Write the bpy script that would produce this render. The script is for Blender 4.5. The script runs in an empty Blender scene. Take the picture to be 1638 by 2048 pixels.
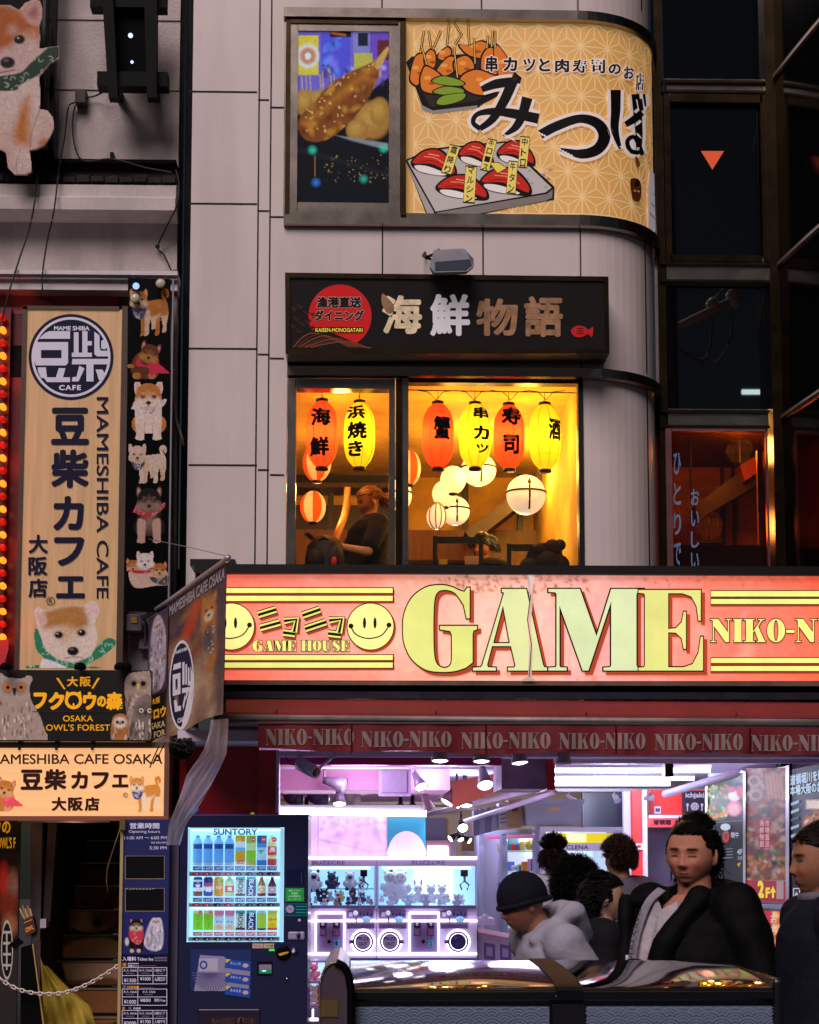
import bpy, bmesh, math, random
import numpy as np
from mathutils import Vector, Matrix
random.seed(7)
SC = bpy.context.scene
COL = SC.collection
R = math.radians
# ------------------------------------------------------------------ camera
W, H = 1638, 2048
FPX, CX, CY = 3600.0, 819.0, 1311.0          # focal length and principal point in pixels of the photograph
CAM = Vector((0, 0, 1.6))
PITCH, YAW = math.atan(0.1082), R(1.5)
cam_data = bpy.data.cameras.new('camera')
cam = bpy.data.objects.new('camera', cam_data)
COL.objects.link(cam)
SC.camera = cam
cam.location = CAM
cam.rotation_euler = (math.pi / 2 + PITCH, 0, -YAW)
cam_data.sensor_fit = 'HORIZONTAL'
cam_data.sensor_width = 36.0
cam_data.lens = FPX / W * 36.0
cam_data.shift_y = (CY - H / 2) / W
cam_data.clip_start = 0.1
cam_data.clip_end = 2000
cam_data.dof.use_dof = True
cam_data.dof.focus_distance = 14.0
cam_data.dof.aperture_fstop = 20.0
RM = np.array((Matrix.Rotation(-YAW, 3, 'Z') @ Matrix.Rotation(math.pi / 2 + PITCH, 3, 'X')))
# ------------------------------------------------------------------ night sky and the glow of the street
world = bpy.data.worlds.new("World")
SC.world = world
world.use_nodes = True
wn = world.node_tree
bg = wn.nodes['Background']
sky = wn.nodes.new('ShaderNodeTexSky')
sky.sky_type = 'NISHITA'
sky.sun_disc = False
sky.sun_elevation = R(44)
sky.sun_rotation = R(200)
wn.links.new(sky.outputs[0], bg.inputs[0])
bg.inputs[1].default_value = 0.0055
sun_data = bpy.data.lights.new('street_glow', 'SUN')
sun_data.energy = 2.45
sun_data.angle = R(36)
sun_data.color = (1.0, 0.84, 0.83)
sun = bpy.data.objects.new('street_glow', sun_data)
COL.objects.link(sun)
sun.rotation_euler = (R(46), 0, R(-20))
SC.view_settings.view_transform = 'Standard'
SC.view_settings.look = 'None'
SC.view_settings.exposure = 0
SC.view_settings.gamma = 1
SC.cycles.use_denoising = True
SC.cycles.max_bounces = 6
SC.cycles.diffuse_bounces = 3
SC.cycles.glossy_bounces = 3
SC.cycles.transparent_max_bounces = 12
SC.cycles.sample_clamp_indirect = 4.0
SC.cycles.caustics_reflective = False
SC.cycles.caustics_refractive = False
# ------------------------------------------------------------------ pixel rays -> real points on real planes
def rays(px, py):
 px = np.asarray(px, float); py = np.asarray(py, float)
 d = np.stack([(px - CX) / FPX, -(py - CY) / FPX, -np.ones_like(px)], -1)
 return d @ RM.T
def PN(px, py, Y):
 d = rays(px, py)
 t = (np.asarray(Y, float) / d[..., 1])
 p = d * t[..., None]
 p[..., 2] += CAM.z
 return p
def P(px, py, Y):
 return Vector(PN(px, py, Y))
def plane(Y):
 def f(px, py, lift=0.0):
  return PN(px, py, Y - lift)
 return f
def tilted(p0, p1):
 """vertical plane through two ground-plan points (x, y)"""
 p0 = np.array(p0, float); p1 = np.array(p1, float)
 t = p1 - p0; n = np.array([t[1], -t[0]]); n /= np.linalg.norm(n)
 if n[1] > 0: n = -n
 def f(px, py, lift=0.0):
  d = rays(px, py)
  k = (p0 @ n + np.asarray(lift, float)) / (d[..., :2] @ n)
  p = d * np.asarray(k)[..., None]
  p[..., 2] += CAM.z
  return p
 return f
# ------------------------------------------------------------------ materials
def lin(h):
 if not isinstance(h, str): return tuple(h)
 h = h.lstrip('#')
 c = [int(h[i:i + 2], 16) / 255 for i in (0, 2, 4)]
 return tuple(x / 12.92 if x <= 0.04045 else ((x + 0.055) / 1.055) ** 2.4 for x in c)
MATS = {}
def mat(key, col='#808080', rough=0.5, metal=0.0, var=0.0, vs=6.0, st=(1, 1, 1), bump=0.0, bs=60.0, emit=0.0,
  ecol=None, grime=0.0, gcol='#1b1512', gs=(2.2, 2.2, 0.35), coat=0.0, spec=None, rvar=0.0):
 if key in MATS: return MATS[key]
 m = bpy.data.materials.new(key); m.use_nodes = True
 n, l = m.node_tree.nodes, m.node_tree.links
 b = n['Principled BSDF']
 c = lin(col)
 b.inputs['Base Color'].default_value = (*c, 1)
 b.inputs['Roughness'].default_value = rough
 b.inputs['Metallic'].default_value = metal
 if spec is not None: b.inputs['Specular IOR Level'].default_value = spec
 if coat: b.inputs['Coat Weight'].default_value = coat; b.inputs['Coat Roughness'].default_value = 0.08
 tc = n.new('ShaderNodeTexCoord')
 out = None
 def noise(scale, stretch, detail=5):
  mp = n.new('ShaderNodeMapping'); mp.inputs['Scale'].default_value = stretch
  l.new(tc.outputs['Object'], mp.inputs[0])
  t = n.new('ShaderNodeTexNoise'); t.inputs['Scale'].default_value = scale; t.inputs['Detail'].default_value = detail
  t.inputs['Roughness'].default_value = 0.6
  l.new(mp.outputs[0], t.inputs[0]); return t
 if var:
  t = noise(vs, st)
  r = n.new('ShaderNodeValToRGB')
  r.color_ramp.elements[0].position = 0.3; r.color_ramp.elements[1].position = 0.72
  r.color_ramp.elements[0].color = (*[x * (1 - var) for x in c], 1)
  r.color_ramp.elements[1].color = (*[min(1, x * (1 + var)) for x in c], 1)
  l.new(t.outputs[0], r.inputs[0]); out = r.outputs[0]
 if grime:
  t = noise(1.0, gs, 8)
  r = n.new('ShaderNodeValToRGB')
  r.color_ramp.elements[0].position = 0.46; r.color_ramp.elements[1].position = 0.74
  r.color_ramp.elements[0].color = (0, 0, 0, 1); r.color_ramp.elements[1].color = (grime, grime, grime, 1)
  l.new(t.outputs[0], r.inputs[0])
  x = n.new('ShaderNodeMix'); x.data_type = 'RGBA'
  l.new(r.outputs[0], x.inputs[0])
  if out: l.new(out, x.inputs[6])
  else: x.inputs[6].default_value = (*c, 1)
  x.inputs[7].default_value = (*lin(gcol), 1)
  out = x.outputs[2]
 if out: l.new(out, b.inputs['Base Color'])
 if rvar:
  t = noise(vs * 2, st)
  mr = n.new('ShaderNodeMapRange'); mr.inputs[3].default_value = max(0, rough - rvar); mr.inputs[4].default_value = rough + rvar
  l.new(t.outputs[0], mr.inputs[0]); l.new(mr.outputs[0], b.inputs['Roughness'])
 if bump:
  t = noise(bs, (1, 1, 1), 6)
  bp = n.new('ShaderNodeBump'); bp.inputs['Strength'].default_value = bump; bp.inputs['Distance'].default_value = 0.02
  l.new(t.outputs[0], bp.inputs['Height']); l.new(bp.outputs[0], b.inputs['Normal'])
 if emit:
  if out and ecol is None: l.new(out, b.inputs['Emission Color'])
  else: b.inputs['Emission Color'].default_value = (*lin(ecol or col), 1)
  b.inputs['Emission Strength'].default_value = emit
 MATS[key] = m
 return m
def ink(h, e=0.0, rough=0.45):
 """printed or backlit colour on a sign face"""
 key = 'ink_%s_%.2f_%.2f' % (h.lstrip('#'), e, rough)
 if key in MATS: return MATS[key]
 m = mat(key, h, rough=rough, emit=e, spec=0.12)
 if e >= 0.5:                                   # translucent face of a light box: most of what it shows is its own light
  m.node_tree.nodes['Principled BSDF'].inputs['Base Color'].default_value = (*[x * 0.35 for x in lin(h)], 1)
 return m
def glow(h, s=1.0):
 return mat('glow_%s_%.2f' % (h.lstrip('#'), s), '#101010', emit=s, ecol=h)
def print_mat(e=0.0, rough=0.45):
 key = 'print_%.2f_%.2f' % (e, rough)
 if key in MATS: return MATS[key]
 m = bpy.data.materials.new(key); m.use_nodes = True
 n, l = m.node_tree.nodes, m.node_tree.links
 b = n['Principled BSDF']; b.inputs['Roughness'].default_value = rough; b.inputs['Specular IOR Level'].default_value = 0.12
 a = n.new('ShaderNodeVertexColor'); a.layer_name = 'Col'
 l.new(a.outputs[0], b.inputs['Base Color'])
 if e:
  l.new(a.outputs[0], b.inputs['Emission Color']); b.inputs['Emission Strength'].default_value = e
 MATS[key] = m
 return m
def glass_mat(key, tint='#ffffff', refl=0.10, rough=0.02):
 if key in MATS: return MATS[key]
 m = bpy.data.materials.new(key); m.use_nodes = True
 n, l = m.node_tree.nodes, m.node_tree.links
 n.remove(n['Principled BSDF'])
 tr = n.new('ShaderNodeBsdfTransparent'); tr.inputs[0].default_value = (*lin(tint), 1)
 gl = n.new('ShaderNodeBsdfGlossy'); gl.inputs['Roughness'].default_value = rough
 mx = n.new('ShaderNodeMixShader'); mx.inputs[0].default_value = refl
 l.new(tr.outputs[0], mx.inputs[1]); l.new(gl.outputs[0], mx.inputs[2])
 l.new(mx.outputs[0], n['Material Output'].inputs[0])
 MATS[key] = m
 return m
# ------------------------------------------------------------------ objects
def tag(o, label=None, cat=None, group=None, kind=None):
 if label: o['label'] = label
 if cat: o['category'] = cat
 if group: o['group'] = group
 if kind: o['kind'] = kind
 return o
def wpos(o):
 v = Vector(o.location)
 while o.parent: o = o.parent; v += Vector(o.location)
 return v
def thing(name, label, cat, loc=(0, 0, 0), group=None, rz=0.0):
 o = bpy.data.objects.new(name, None); COL.objects.link(o)
 o.location = loc; o.rotation_euler = (0, 0, rz); o.empty_display_size = 0.1
 return tag(o, label, cat, group)
def link(name, me, parent=None, mats=None, world_coords=True):
 o = bpy.data.objects.new(name, me); COL.objects.link(o)
 for m in mats or []: me.materials.append(m)
 if parent is not None:
  o.parent = parent
  if world_coords: o.location = -wpos(parent)
 return o
def smooth(me, on=True):
 me.polygons.foreach_set('use_smooth', [on] * len(me.polygons))
class MB:
 """collects shapes into ONE mesh object"""
 def __init__(s): s.v = []; s.f = []; s.m = []; s.mats = []; s.sm = []
 def mi(s, m):
  if m not in s.mats: s.mats.append(m)
  return s.mats.index(m)
 def add(s, v, f, m, sm=False):
  b = len(s.v); s.v += [tuple(x) for x in v]
  s.f += [tuple(i + b for i in q) for q in f]
  s.m += [s.mi(m)] * len(f); s.sm += [sm] * len(f)
 def box(s, x0, x1, y0, y1, z0, z1, m, bev=0.0):
  if bev:
   bm = bmesh.new()
   bmesh.ops.create_cube(bm, size=1)
   for v in bm.verts:
    v.co = ((x0 + x1) / 2 + v.co.x * (x1 - x0), (y0 + y1) / 2 + v.co.y * (y1 - y0), (z0 + z1) / 2 + v.co.z * (z1 - z0))
   bmesh.ops.bevel(bm, geom=bm.edges[:], offset=bev, segments=2, profile=0.5, affect='EDGES')
   bm.verts.index_update()
   s.add([v.co for v in bm.verts], [[v.index for v in f.verts] for f in bm.faces], m, False); bm.free(); return
  v = [(x, y, z) for z in (z0, z1) for y in (y0, y1) for x in (x0, x1)]
  s.add(v, [(0, 1, 5, 4), (1, 3, 7, 5), (3, 2, 6, 7), (2, 0, 4, 6), (4, 5, 7, 6), (1, 0, 2, 3)], m)
 def pbox(s, px0, py0, px1, py1, yf, yb, m, bev=0.0):
  """axis-aligned box whose front face covers a pixel rectangle on the plane y = yf"""
  a = P(px0, py0, yf); c = P(px1, py1, yf)
  a2 = P(px0, py1, yf); c2 = P(px1, py0, yf)
  s.box((a.x + a2.x) / 2, (c.x + c2.x) / 2, yf, yb, (c.z + a2.z) / 2, (a.z + c2.z) / 2, m, bev)
 def slab(s, pts, yf, th, m, back=None):
  """polygon given in pixels on the plane y = yf, th deep"""
  f = [P(x, y, yf) for x, y in pts]; n = len(f)
  v = f + [p + Vector((0, th, 0)) for p in f]
  fs = [tuple(range(n)), tuple(range(2 * n - 1, n - 1, -1))] + [(i, i + n, (i + 1) % n + n, (i + 1) % n) for i in range(n)]
  s.add(v, fs, m)
 def quad(s, a, b, c, d, m): s.add([a, b, c, d], [(0, 1, 2, 3)], m)
 def tube(s, pts, r, m, n=8, caps=True):
  pts = [Vector(p) for p in pts]; k = len(pts)
  rr = r if isinstance(r, (list, tuple)) else [r] * k
  v = []; f = []
  up = Vector((0, 0, 1))
  for i, p in enumerate(pts):
   t = (pts[min(i + 1, k - 1)] - pts[max(i - 1, 0)])
   t = t.normalized() if t.length > 1e-9 else Vector((0, 0, 1))
   a = t.cross(up if abs(t.dot(up)) < 0.95 else Vector((1, 0, 0))).normalized(); b = t.cross(a)
   for j in range(n):
    w = 2 * math.pi * j / n
    v.append(p + (a * math.cos(w) + b * math.sin(w)) * rr[i])
  for i in range(k - 1):
   for j in range(n):
    f.append((i * n + j, i * n + (j + 1) % n, (i + 1) * n + (j + 1) % n, (i + 1) * n + j))
  if caps:
   f.append(tuple(range(n - 1, -1, -1))); f.append(tuple((k - 1) * n + j for j in range(n)))
  s.add(v, f, m, True)
 def lathe(s, c, prof, m, n=24, axis=(0, 0, 1), caps=True, ry=1.0):
  """prof: (radius, height) along axis from c"""
  ax = Vector(axis).normalized()
  a = ax.cross(Vector((0, 1, 0)) if abs(ax.y) < 0.9 else Vector((1, 0, 0))).normalized(); b = ax.cross(a)
  v = []; f = []; c = Vector(c)
  for r, h in prof:
   for j in range(n):
    w = 2 * math.pi * j / n
    v.append(c + ax * h + a * (r * math.cos(w)) + b * (r * ry * math.sin(w)))
  k = len(prof)
  for i in range(k - 1):
   for j in range(n):
    f.append((i * n + j, i * n + (j + 1) % n, (i + 1) * n + (j + 1) % n, (i + 1) * n + j))
  if caps:
   f.append(tuple(range(n - 1, -1, -1))); f.append(tuple((k - 1) * n + j for j in range(n)))
  s.add(v, f, m, True)
 def ball(s, c, r, m, n=20, k=12):
  r = (r, r, r) if not isinstance(r, (tuple, list)) else r
  v = []; f = []
  for i in range(k + 1):
   t = math.pi * i / k
   for j in range(n):
    w = 2 * math.pi * j / n
    v.append((c[0] + r[0] * math.sin(t) * math.cos(w), c[1] + r[1] * math.sin(t) * math.sin(w), c[2] + r[2] * math.cos(t)))
  for i in range(k):
   for j in range(n):
    f.append((i * n + j, (i + 1) * n + j, (i + 1) * n + (j + 1) % n, i * n + (j + 1) % n))
  s.add(v, f, m, True)
 def build(s, name, parent=None, world_coords=True):
  me = bpy.data.meshes.new(name)
  me.from_pydata([tuple(v) for v in s.v], [], s.f)
  for m in s.mats: me.materials.append(m)
  me.polygons.foreach_set('material_index', s.m)
  me.polygons.foreach_set('use_smooth', s.sm)
  me.update()
  return link(name, me, parent, None, world_coords)
def one(name, fn, parent=None, label=None, cat=None, group=None, kind=None):
 b = MB(); fn(b); o = b.build(name, parent)
 return tag(o, label, cat, group, kind)
# ------------------------------------------------------------------ lettering and flat artwork (signs are flat things)
GL = {}
def curve_mesh(setup, key):
 if key in GL: return GL[key]
 o = setup()
 COL.objects.link(o)
 bpy.context.view_layer.update()
 dg = bpy.context.evaluated_depsgraph_get()
 me = bpy.data.meshes.new_from_object(o.evaluated_get(dg), depsgraph=dg)
 v = np.empty(len(me.vertices) * 3); me.vertices.foreach_get('co', v)
 fs = [tuple(p.vertices) for p in me.polygons]
 bpy.data.meshes.remove(me)
 c = o.data; bpy.data.objects.remove(o); bpy.data.curves.remove(c)
 GL[key] = (v.reshape(-1, 3)[:, :2].copy(), fs)
 return GL[key]
def text_mesh(s, bold=0.0, shear=0.0, sp=1.0):
 def setup():
  c = bpy.data.curves.new('lettering', 'FONT'); c.body = s; c.offset = bold; c.shear = shear; c.resolution_u = 4
  c.space_character = sp
  return bpy.data.objects.new('lettering', c)
 return curve_mesh(setup, ('t', s, bold, shear, sp))
def shape_mesh(contours, off, key):
 def setup():
  c = bpy.data.curves.new('shape', 'CURVE'); c.dimensions = '2D'; c.fill_mode = 'BOTH'; c.offset = off
  for pts in contours:
   sp = c.splines.new('POLY'); sp.points.add(len(pts) - 1); sp.use_cyclic_u = True
   for q, (x, y) in zip(sp.points, pts): q.co = (x, y, 0, 1)
  return bpy.data.objects.new('shape', c)
 return curve_mesh(setup, key)
def catmull(pts, closed=True, n=5):
 p = np.array(pts, float); k = len(p); out = []
 rng = range(k) if closed else range(k - 1)
 for i in rng:
  if closed: a, b, c, d = p[(i - 1) % k], p[i], p[(i + 1) % k], p[(i + 2) % k]
  else: a, b, c, d = p[max(i - 1, 0)], p[i], p[i + 1], p[min(i + 2, k - 1)]
  for j in range(n):
   t = j / n
   out.append(0.5 * (2 * b + (c - a) * t + (2 * a - 5 * b + 4 * c - d) * t * t + (3 * b - a - 3 * c + d) * t ** 3))
 if not closed: out.append(p[-1])
 return [tuple(q) for q in out]
def catmull3d(pts, n=6):
 p = np.array([tuple(q) for q in pts], float); out = []
 for i in range(len(p) - 1):
  a, b, c, d = p[max(i - 1, 0)], p[i], p[i + 1], p[min(i + 2, len(p) - 1)]
  for j in range(n): t = j / n; out.append(Vector(.5 * (2 * b + (c - a) * t + (2 * a - 5 * b + 4 * c - d) * t * t + (3 * b - a - 3 * c + d) * t ** 3)))
 return out + [Vector(p[-1])]
class Art:
 """flat shapes in photograph pixels laid on the face of a sign; every shape a hair in front of the one before"""
 def __init__(s, proj, e=0.0, lift=0.003, dl=0.0001, rough=0.45):
  dl = min(dl, 0.0001)
  s.p = proj; s.e = e; s.z = lift; s.dl = dl; s.b = MB(); s.rough = rough
 def _add(s, xy, faces, col, e=None, m=None):
  xy = np.asarray(xy, float)
  v = s.p(xy[:, 0], xy[:, 1], s.z); s.z += s.dl
  s.b.add(v, faces, m or ink(col, s.e if e is None else e, s.rough))
  return s
 def poly(s, pts, col, sm=False, e=None, m=None):
  if sm: pts = catmull(pts)
  return s._add(pts, [tuple(range(len(pts)))], col, e, m)
 def rect(s, x0, y0, x1, y1, col, e=None, m=None): return s.poly([(x0, y0), (x1, y0), (x1, y1), (x0, y1)], col, e=e, m=m)
 def ell(s, cx, cy, rx, ry, col, rot=0, e=None, n=28, m=None):
  a = np.linspace(0, 2 * math.pi, n, endpoint=False); c, q = math.cos(rot), math.sin(rot)
  x, y = rx * np.cos(a), ry * np.sin(a)
  return s.poly(list(zip(cx + x * c - y * q, cy + x * q + y * c)), col, e=e, m=m)
 def ring(s, cx, cy, r0, r1, col, a0=0, a1=360, e=None, ky=1.0, n=40):
  a = np.radians(np.linspace(a0, a1, n)); v = []; f = []
  for t in a: v += [(cx + r0 * math.cos(t), cy + r0 * ky * math.sin(t)), (cx + r1 * math.cos(t), cy + r1 * ky * math.sin(t))]
  f = [(2 * i, 2 * i + 1, 2 * i + 3, 2 * i + 2) for i in range(n - 1)]
  return s._add(v, f, col, e)
 def line(s, pts, w, col, sm=False, e=None):
  """w: one width or one per point"""
  if sm:
   ws = w if isinstance(w, (list, tuple)) else [w] * len(pts)
   q = catmull([(x, y) for x, y in pts], False, 6)
   wi = np.interp(np.linspace(0, len(pts) - 1, len(q)), range(len(pts)), ws); pts = q
  else: wi = w if isinstance(w, (list, tuple)) else [w] * len(pts)
  p = np.array(pts, float); t = np.gradient(p, axis=0) if len(p) > 2 else np.repeat([p[1] - p[0]], 2, 0)
  n = np.stack([-t[:, 1], t[:, 0]], 1); n /= np.maximum(np.linalg.norm(n, axis=1), 1e-9)[:, None]
  h = np.asarray(wi)[:, None] / 2
  v = np.concatenate([p + n * h, p - n * h]); k = len(p)
  return s._add(v, [(i, i + 1, i + 1 + k, i + k) for i in range(k - 1)], col, e)
 def mesh2d(s, v, f, box, col, e=None, ref=None, m=None):
  v = np.asarray(v, float); lo, hi = ref if ref is not None else (v.min(0), v.max(0))
  u = (v - lo) / np.maximum(np.asarray(hi) - lo, 1e-9); u[:, 1] = 1 - u[:, 1]
  if len(box) == 4 and not hasattr(box[0], '__len__'):
   x0, y0, x1, y1 = box; box = [(x0, y0), (x1, y0), (x1, y1), (x0, y1)]
  a, b, c, d = [np.array(q, float) for q in box]
  U, V = u[:, :1], u[:, 1:]
  xy = a * (1 - U) * (1 - V) + b * U * (1 - V) + c * U * V + d * (1 - U) * V
  return s._add(xy, f, col, e, m)
 def text(s, t, box, col, bold=0.0, shear=0.0, e=None, out=None, ob=0.03, sp=1.0, m=None):
  """box: pixel extent of the ink (or four corners)"""
  v, f = text_mesh(t, 0.0, shear, sp)
  ref = (v.min(0) - bold, v.max(0) + bold)
  def fat(r, c, k):
   if r <= 0.004: s.mesh2d(v, f, box, c, e, ref, m if k else None); return
   n = 8 if r < 0.05 else 12
   V, F, b = [], [], 0
   for i in range(n):
    a = 2 * math.pi * i / n; d = np.array([math.cos(a), math.sin(a)]) * r
    s.mesh2d(v + d, f, box, c, e, ref, m if k else None); s.z -= s.dl * 0.8
   s.mesh2d(v, f, box, c, e, ref, m if k else None); s.z += s.dl
  if out: fat(bold + ob, out, False)
  fat(bold, col, True)
  return s
 def col(s, t, x0, y0, x1, y1, col, bold=0.0, gap=0.08, e=None, out=None, ob=0.03):
  """vertical writing"""
  n = len(t); h = (y1 - y0) / (n + gap * (n - 1))
  for i, ch in enumerate(t):
   a = y0 + i * h * (1 + gap); s.text(ch, (x0, a, x1, a + h), col, bold, e=e, out=out, ob=ob)
  return s
 def build(s, name, parent=None): return s.b.build(name, parent)
class Ras:
 """a printed photograph: soft-edged shapes composited on a fine grid of coloured points"""
 def __init__(s, x0, y0, x1, y1, step=2.0, bg=None):
  nx = max(2, int(round((x1 - x0) / step)) + 1); ny = max(2, int(round((y1 - y0) / step)) + 1)
  s.X, s.Y = np.meshgrid(np.linspace(x0, x1, nx), np.linspace(y0, y1, ny))
  s.c = np.zeros(s.X.shape + (3,)); s.a = np.zeros(s.X.shape)
  if bg: s.c[:] = lin(bg); s.a[:] = 1
  s.lim = None; s.rg = np.random.RandomState(int(abs(x0 * 7 + y0 * 13)) % 9999)
 def _mix(s, k, col, a=1.0, keep=False):
  k = np.clip(k * a, 0, 1)
  if s.lim is not None: k = k * s.lim
  s.c += (np.array(lin(col)) - s.c) * (k if keep else np.where(s.a > 0.01, k, (k > 0.01) * 1.0))[..., None]
  if not keep: s.a = np.maximum(s.a, k)
 def _sd(s, pts):
  p = np.array(pts, float); q = np.roll(p, -1, 0)
  d = np.full(s.X.shape, 1e9); ins = np.zeros(s.X.shape, bool)
  for (ax, ay), (bx, by) in zip(p, q):
   ex, ey = bx - ax, by - ay
   t = np.clip(((s.X - ax) * ex + (s.Y - ay) * ey) / (ex * ex + ey * ey + 1e-9), 0, 1)
   d = np.minimum(d, np.hypot(s.X - ax - t * ex, s.Y - ay - t * ey))
   if ay != by:
    cnd = ((ay > s.Y) != (by > s.Y)) & (s.X < (bx - ax) * (s.Y - ay) / (by - ay) + ax); ins ^= cnd
  return np.where(ins, -d, d)
 def pol(s, pts, col, soft=2.0, sm=True, a=1.0, keep=False):
  d = s._sd(catmull(pts) if sm else pts); s._mix(0.5 - d / soft, col, a, keep); return s
 def clip(s, pts=None, sm=True):
  s.lim = None if pts is None else np.clip(0.5 - s._sd(catmull(pts) if sm else pts) / 2, 0, 1); return s
 def ell(s, cx, cy, rx, ry, col, soft=0.3, rot=0.0, a=1.0, keep=False):
  c, q = math.cos(rot), math.sin(rot); x = (s.X - cx) * c + (s.Y - cy) * q; y = -(s.X - cx) * q + (s.Y - cy) * c
  r = np.hypot(x / rx, y / ry); s._mix((1 - r) / soft + 0.5, col, a, keep); return s
 def rect(s, x0, y0, x1, y1, col, a=1.0, soft=1.5):
  d = np.maximum(np.maximum(x0 - s.X, s.X - x1), np.maximum(y0 - s.Y, s.Y - y1)); s._mix(0.5 - d / soft, col, a); return s
 def lin(s, pts, w, col, soft=1.5, a=1.0, sm=False, keep=False):
  if sm: pts = catmull(pts, False)
  d = np.full(s.X.shape, 1e9)
  for (ax, ay), (bx, by) in zip(pts[:-1], pts[1:]):
   ex, ey = bx - ax, by - ay
   t = np.clip(((s.X - ax) * ex + (s.Y - ay) * ey) / (ex * ex + ey * ey + 1e-9), 0, 1)
   d = np.minimum(d, np.hypot(s.X - ax - t * ex, s.Y - ay - t * ey))
  s._mix(0.5 - (d - w / 2) / soft, col, a, keep); return s
 def nz(s, amt=0.12, size=3, sx=1.0):
  """grain of fur, feathers, batter"""
  ny, nx = s.X.shape
  g = s.rg.rand(ny // size + 3, nx // max(1, int(size * sx)) + 3)
  yy = np.linspace(0, g.shape[0] - 2.001, ny); xx = np.linspace(0, g.shape[1] - 2.001, nx)
  yi, xi = yy.astype(int), xx.astype(int); fy, fx = (yy - yi)[:, None], (xx - xi)[None]
  v = g[yi][:, xi] * (1 - fy) * (1 - fx) + g[yi + 1][:, xi] * fy * (1 - fx) + g[yi][:, xi + 1] * (1 - fy) * fx + g[yi + 1][:, xi + 1] * fy * fx
  s.c *= (1 + amt * (2 * v - 1))[..., None]; s.c = np.clip(s.c, 0, 1); return s
 def blots(s, n, cols, r0, r1, x0, y0, x1, y1, a=0.8, soft=0.6):
  for i in range(n):
   s.ell(s.rg.uniform(x0, x1), s.rg.uniform(y0, y1), s.rg.uniform(r0, r1), s.rg.uniform(r0, r1) * 0.7, cols[s.rg.randint(len(cols))], soft, s.rg.uniform(0, 3), a)
  return s
 def build(s, name, proj, parent=None, e=0.0, lift=0.003, rough=0.45, warp=None):
  ny, nx = s.X.shape
  X, Y = (s.X, s.Y) if warp is None else warp(s.X, s.Y)
  v = proj(X.ravel(), Y.ravel(), lift)
  id_ = np.arange(ny * nx).reshape(ny, nx)
  q = np.stack([id_[:-1, :-1], id_[1:, :-1], id_[1:, 1:], id_[:-1, 1:]], -1).reshape(-1, 4)
  al = s.a.ravel(); q = q[al[q].mean(1) > 0.5]
  used = np.unique(q); rm = np.full(ny * nx, -1); rm[used] = np.arange(len(used))
  me = bpy.data.meshes.new(name)
  me.from_pydata(v[used].tolist(), [], rm[q].tolist())
  ca = me.color_attributes.new('Col', 'FLOAT_COLOR', 'POINT')
  cc = np.ones((len(used), 4)); cc[:, :3] = s.c.reshape(-1, 3)[used]
  ca.data.foreach_set('color', cc.ravel().astype(np.float32))
  me.materials.append(print_mat(e, rough)); me.update()
  return link(name, me, parent)
def sag(a, b, d, n=12):
 a, b = Vector(a), Vector(b)
 return [a.lerp(b, i / n) - Vector((0, 0, d * 4 * (i / n) * (1 - i / n))) for i in range(n + 1)]
def lamp(name, loc, energy, col, size=0.05, kind='POINT', rot=None, sx=None, sy=None, parent=None, spot=None):
 d = bpy.data.lights.new(name, kind); d.energy = energy; d.color = lin(col)
 if kind in ('POINT', 'SPOT'): d.shadow_soft_size = size
 if kind == 'SPOT' and spot: d.spot_size = spot; d.spot_blend = 0.6
 if kind == 'AREA':
  d.shape = 'RECTANGLE'; d.size = sx or size; d.size_y = sy or size
 o = bpy.data.objects.new(name, d); COL.objects.link(o); o.location = loc
 if rot: o.rotation_euler = rot
 if parent is not None: o.parent = parent; o.location = Vector(loc) - wpos(parent)
 return o
# ================================================================== materials of the place
PANEL = mat('wall_panel', '#e0d3d0', rough=0.34, var=0.05, vs=1.5, grime=0.30, gcol='#85736e', gs=(1.7, 1.7, 0.2), bump=0.02, bs=9)
STUCCO = mat('stucco', '#c8bcb9', rough=0.9, var=0.10, vs=5, bump=0.55, bs=70, grime=0.55, gcol='#4a3d38', gs=(2.5, 2.5, 0.5))
PLASTER = mat('white_moulding', '#cfc5c2', rough=0.7, var=0.08, vs=4, bump=0.2, bs=50, grime=0.4, gcol='#5d5049')
JOINT = mat('joint', '#171315', rough=0.8)
STEEL = mat('steel', '#9c9288', rough=0.24, metal=1.0, var=0.10, vs=2, rvar=0.08)
BRASSY = mat('bronze_steel', '#3c3122', rough=0.3, metal=1.0, var=0.2, vs=3, rvar=0.08)
DARKMETAL = mat('dark_metal', '#1c1a1b', rough=0.45, metal=0.5, var=0.2)
BLACK = mat('black_paint', '#050506', rough=0.5, var=0.3, spec=0.08)
MATTE = mat('matte_black', '#060607', rough=0.85, spec=0.1)
CABLE = mat('cable_black', '#0c0b0b', rough=0.6)
REDPAINT = mat('red_paint', '#b50f24', rough=0.35, var=0.15, vs=2, grime=0.25, gcol='#4a060e')
GLASS = glass_mat('window_glass', '#f4efe6', 0.05)
CLEAR = glass_mat('clear_glass', '#eef6ff', 0.03)
DARKGLASS = mat('dark_glass', '#030304', rough=0.02); DARKGLASS.node_tree.nodes['Principled BSDF'].inputs['IOR'].default_value = 2.0
WHITEPL = mat('white_plastic', '#c9c4d4', rough=0.35, var=0.05)
GREYPL = mat('grey_plastic', '#77727f', rough=0.5, var=0.1)
YW, YL = 14.0, 14.25
XC = P(1160, 700, YW).x            # where the flat front turns into the rounded corner
RC = 0.70
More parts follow.
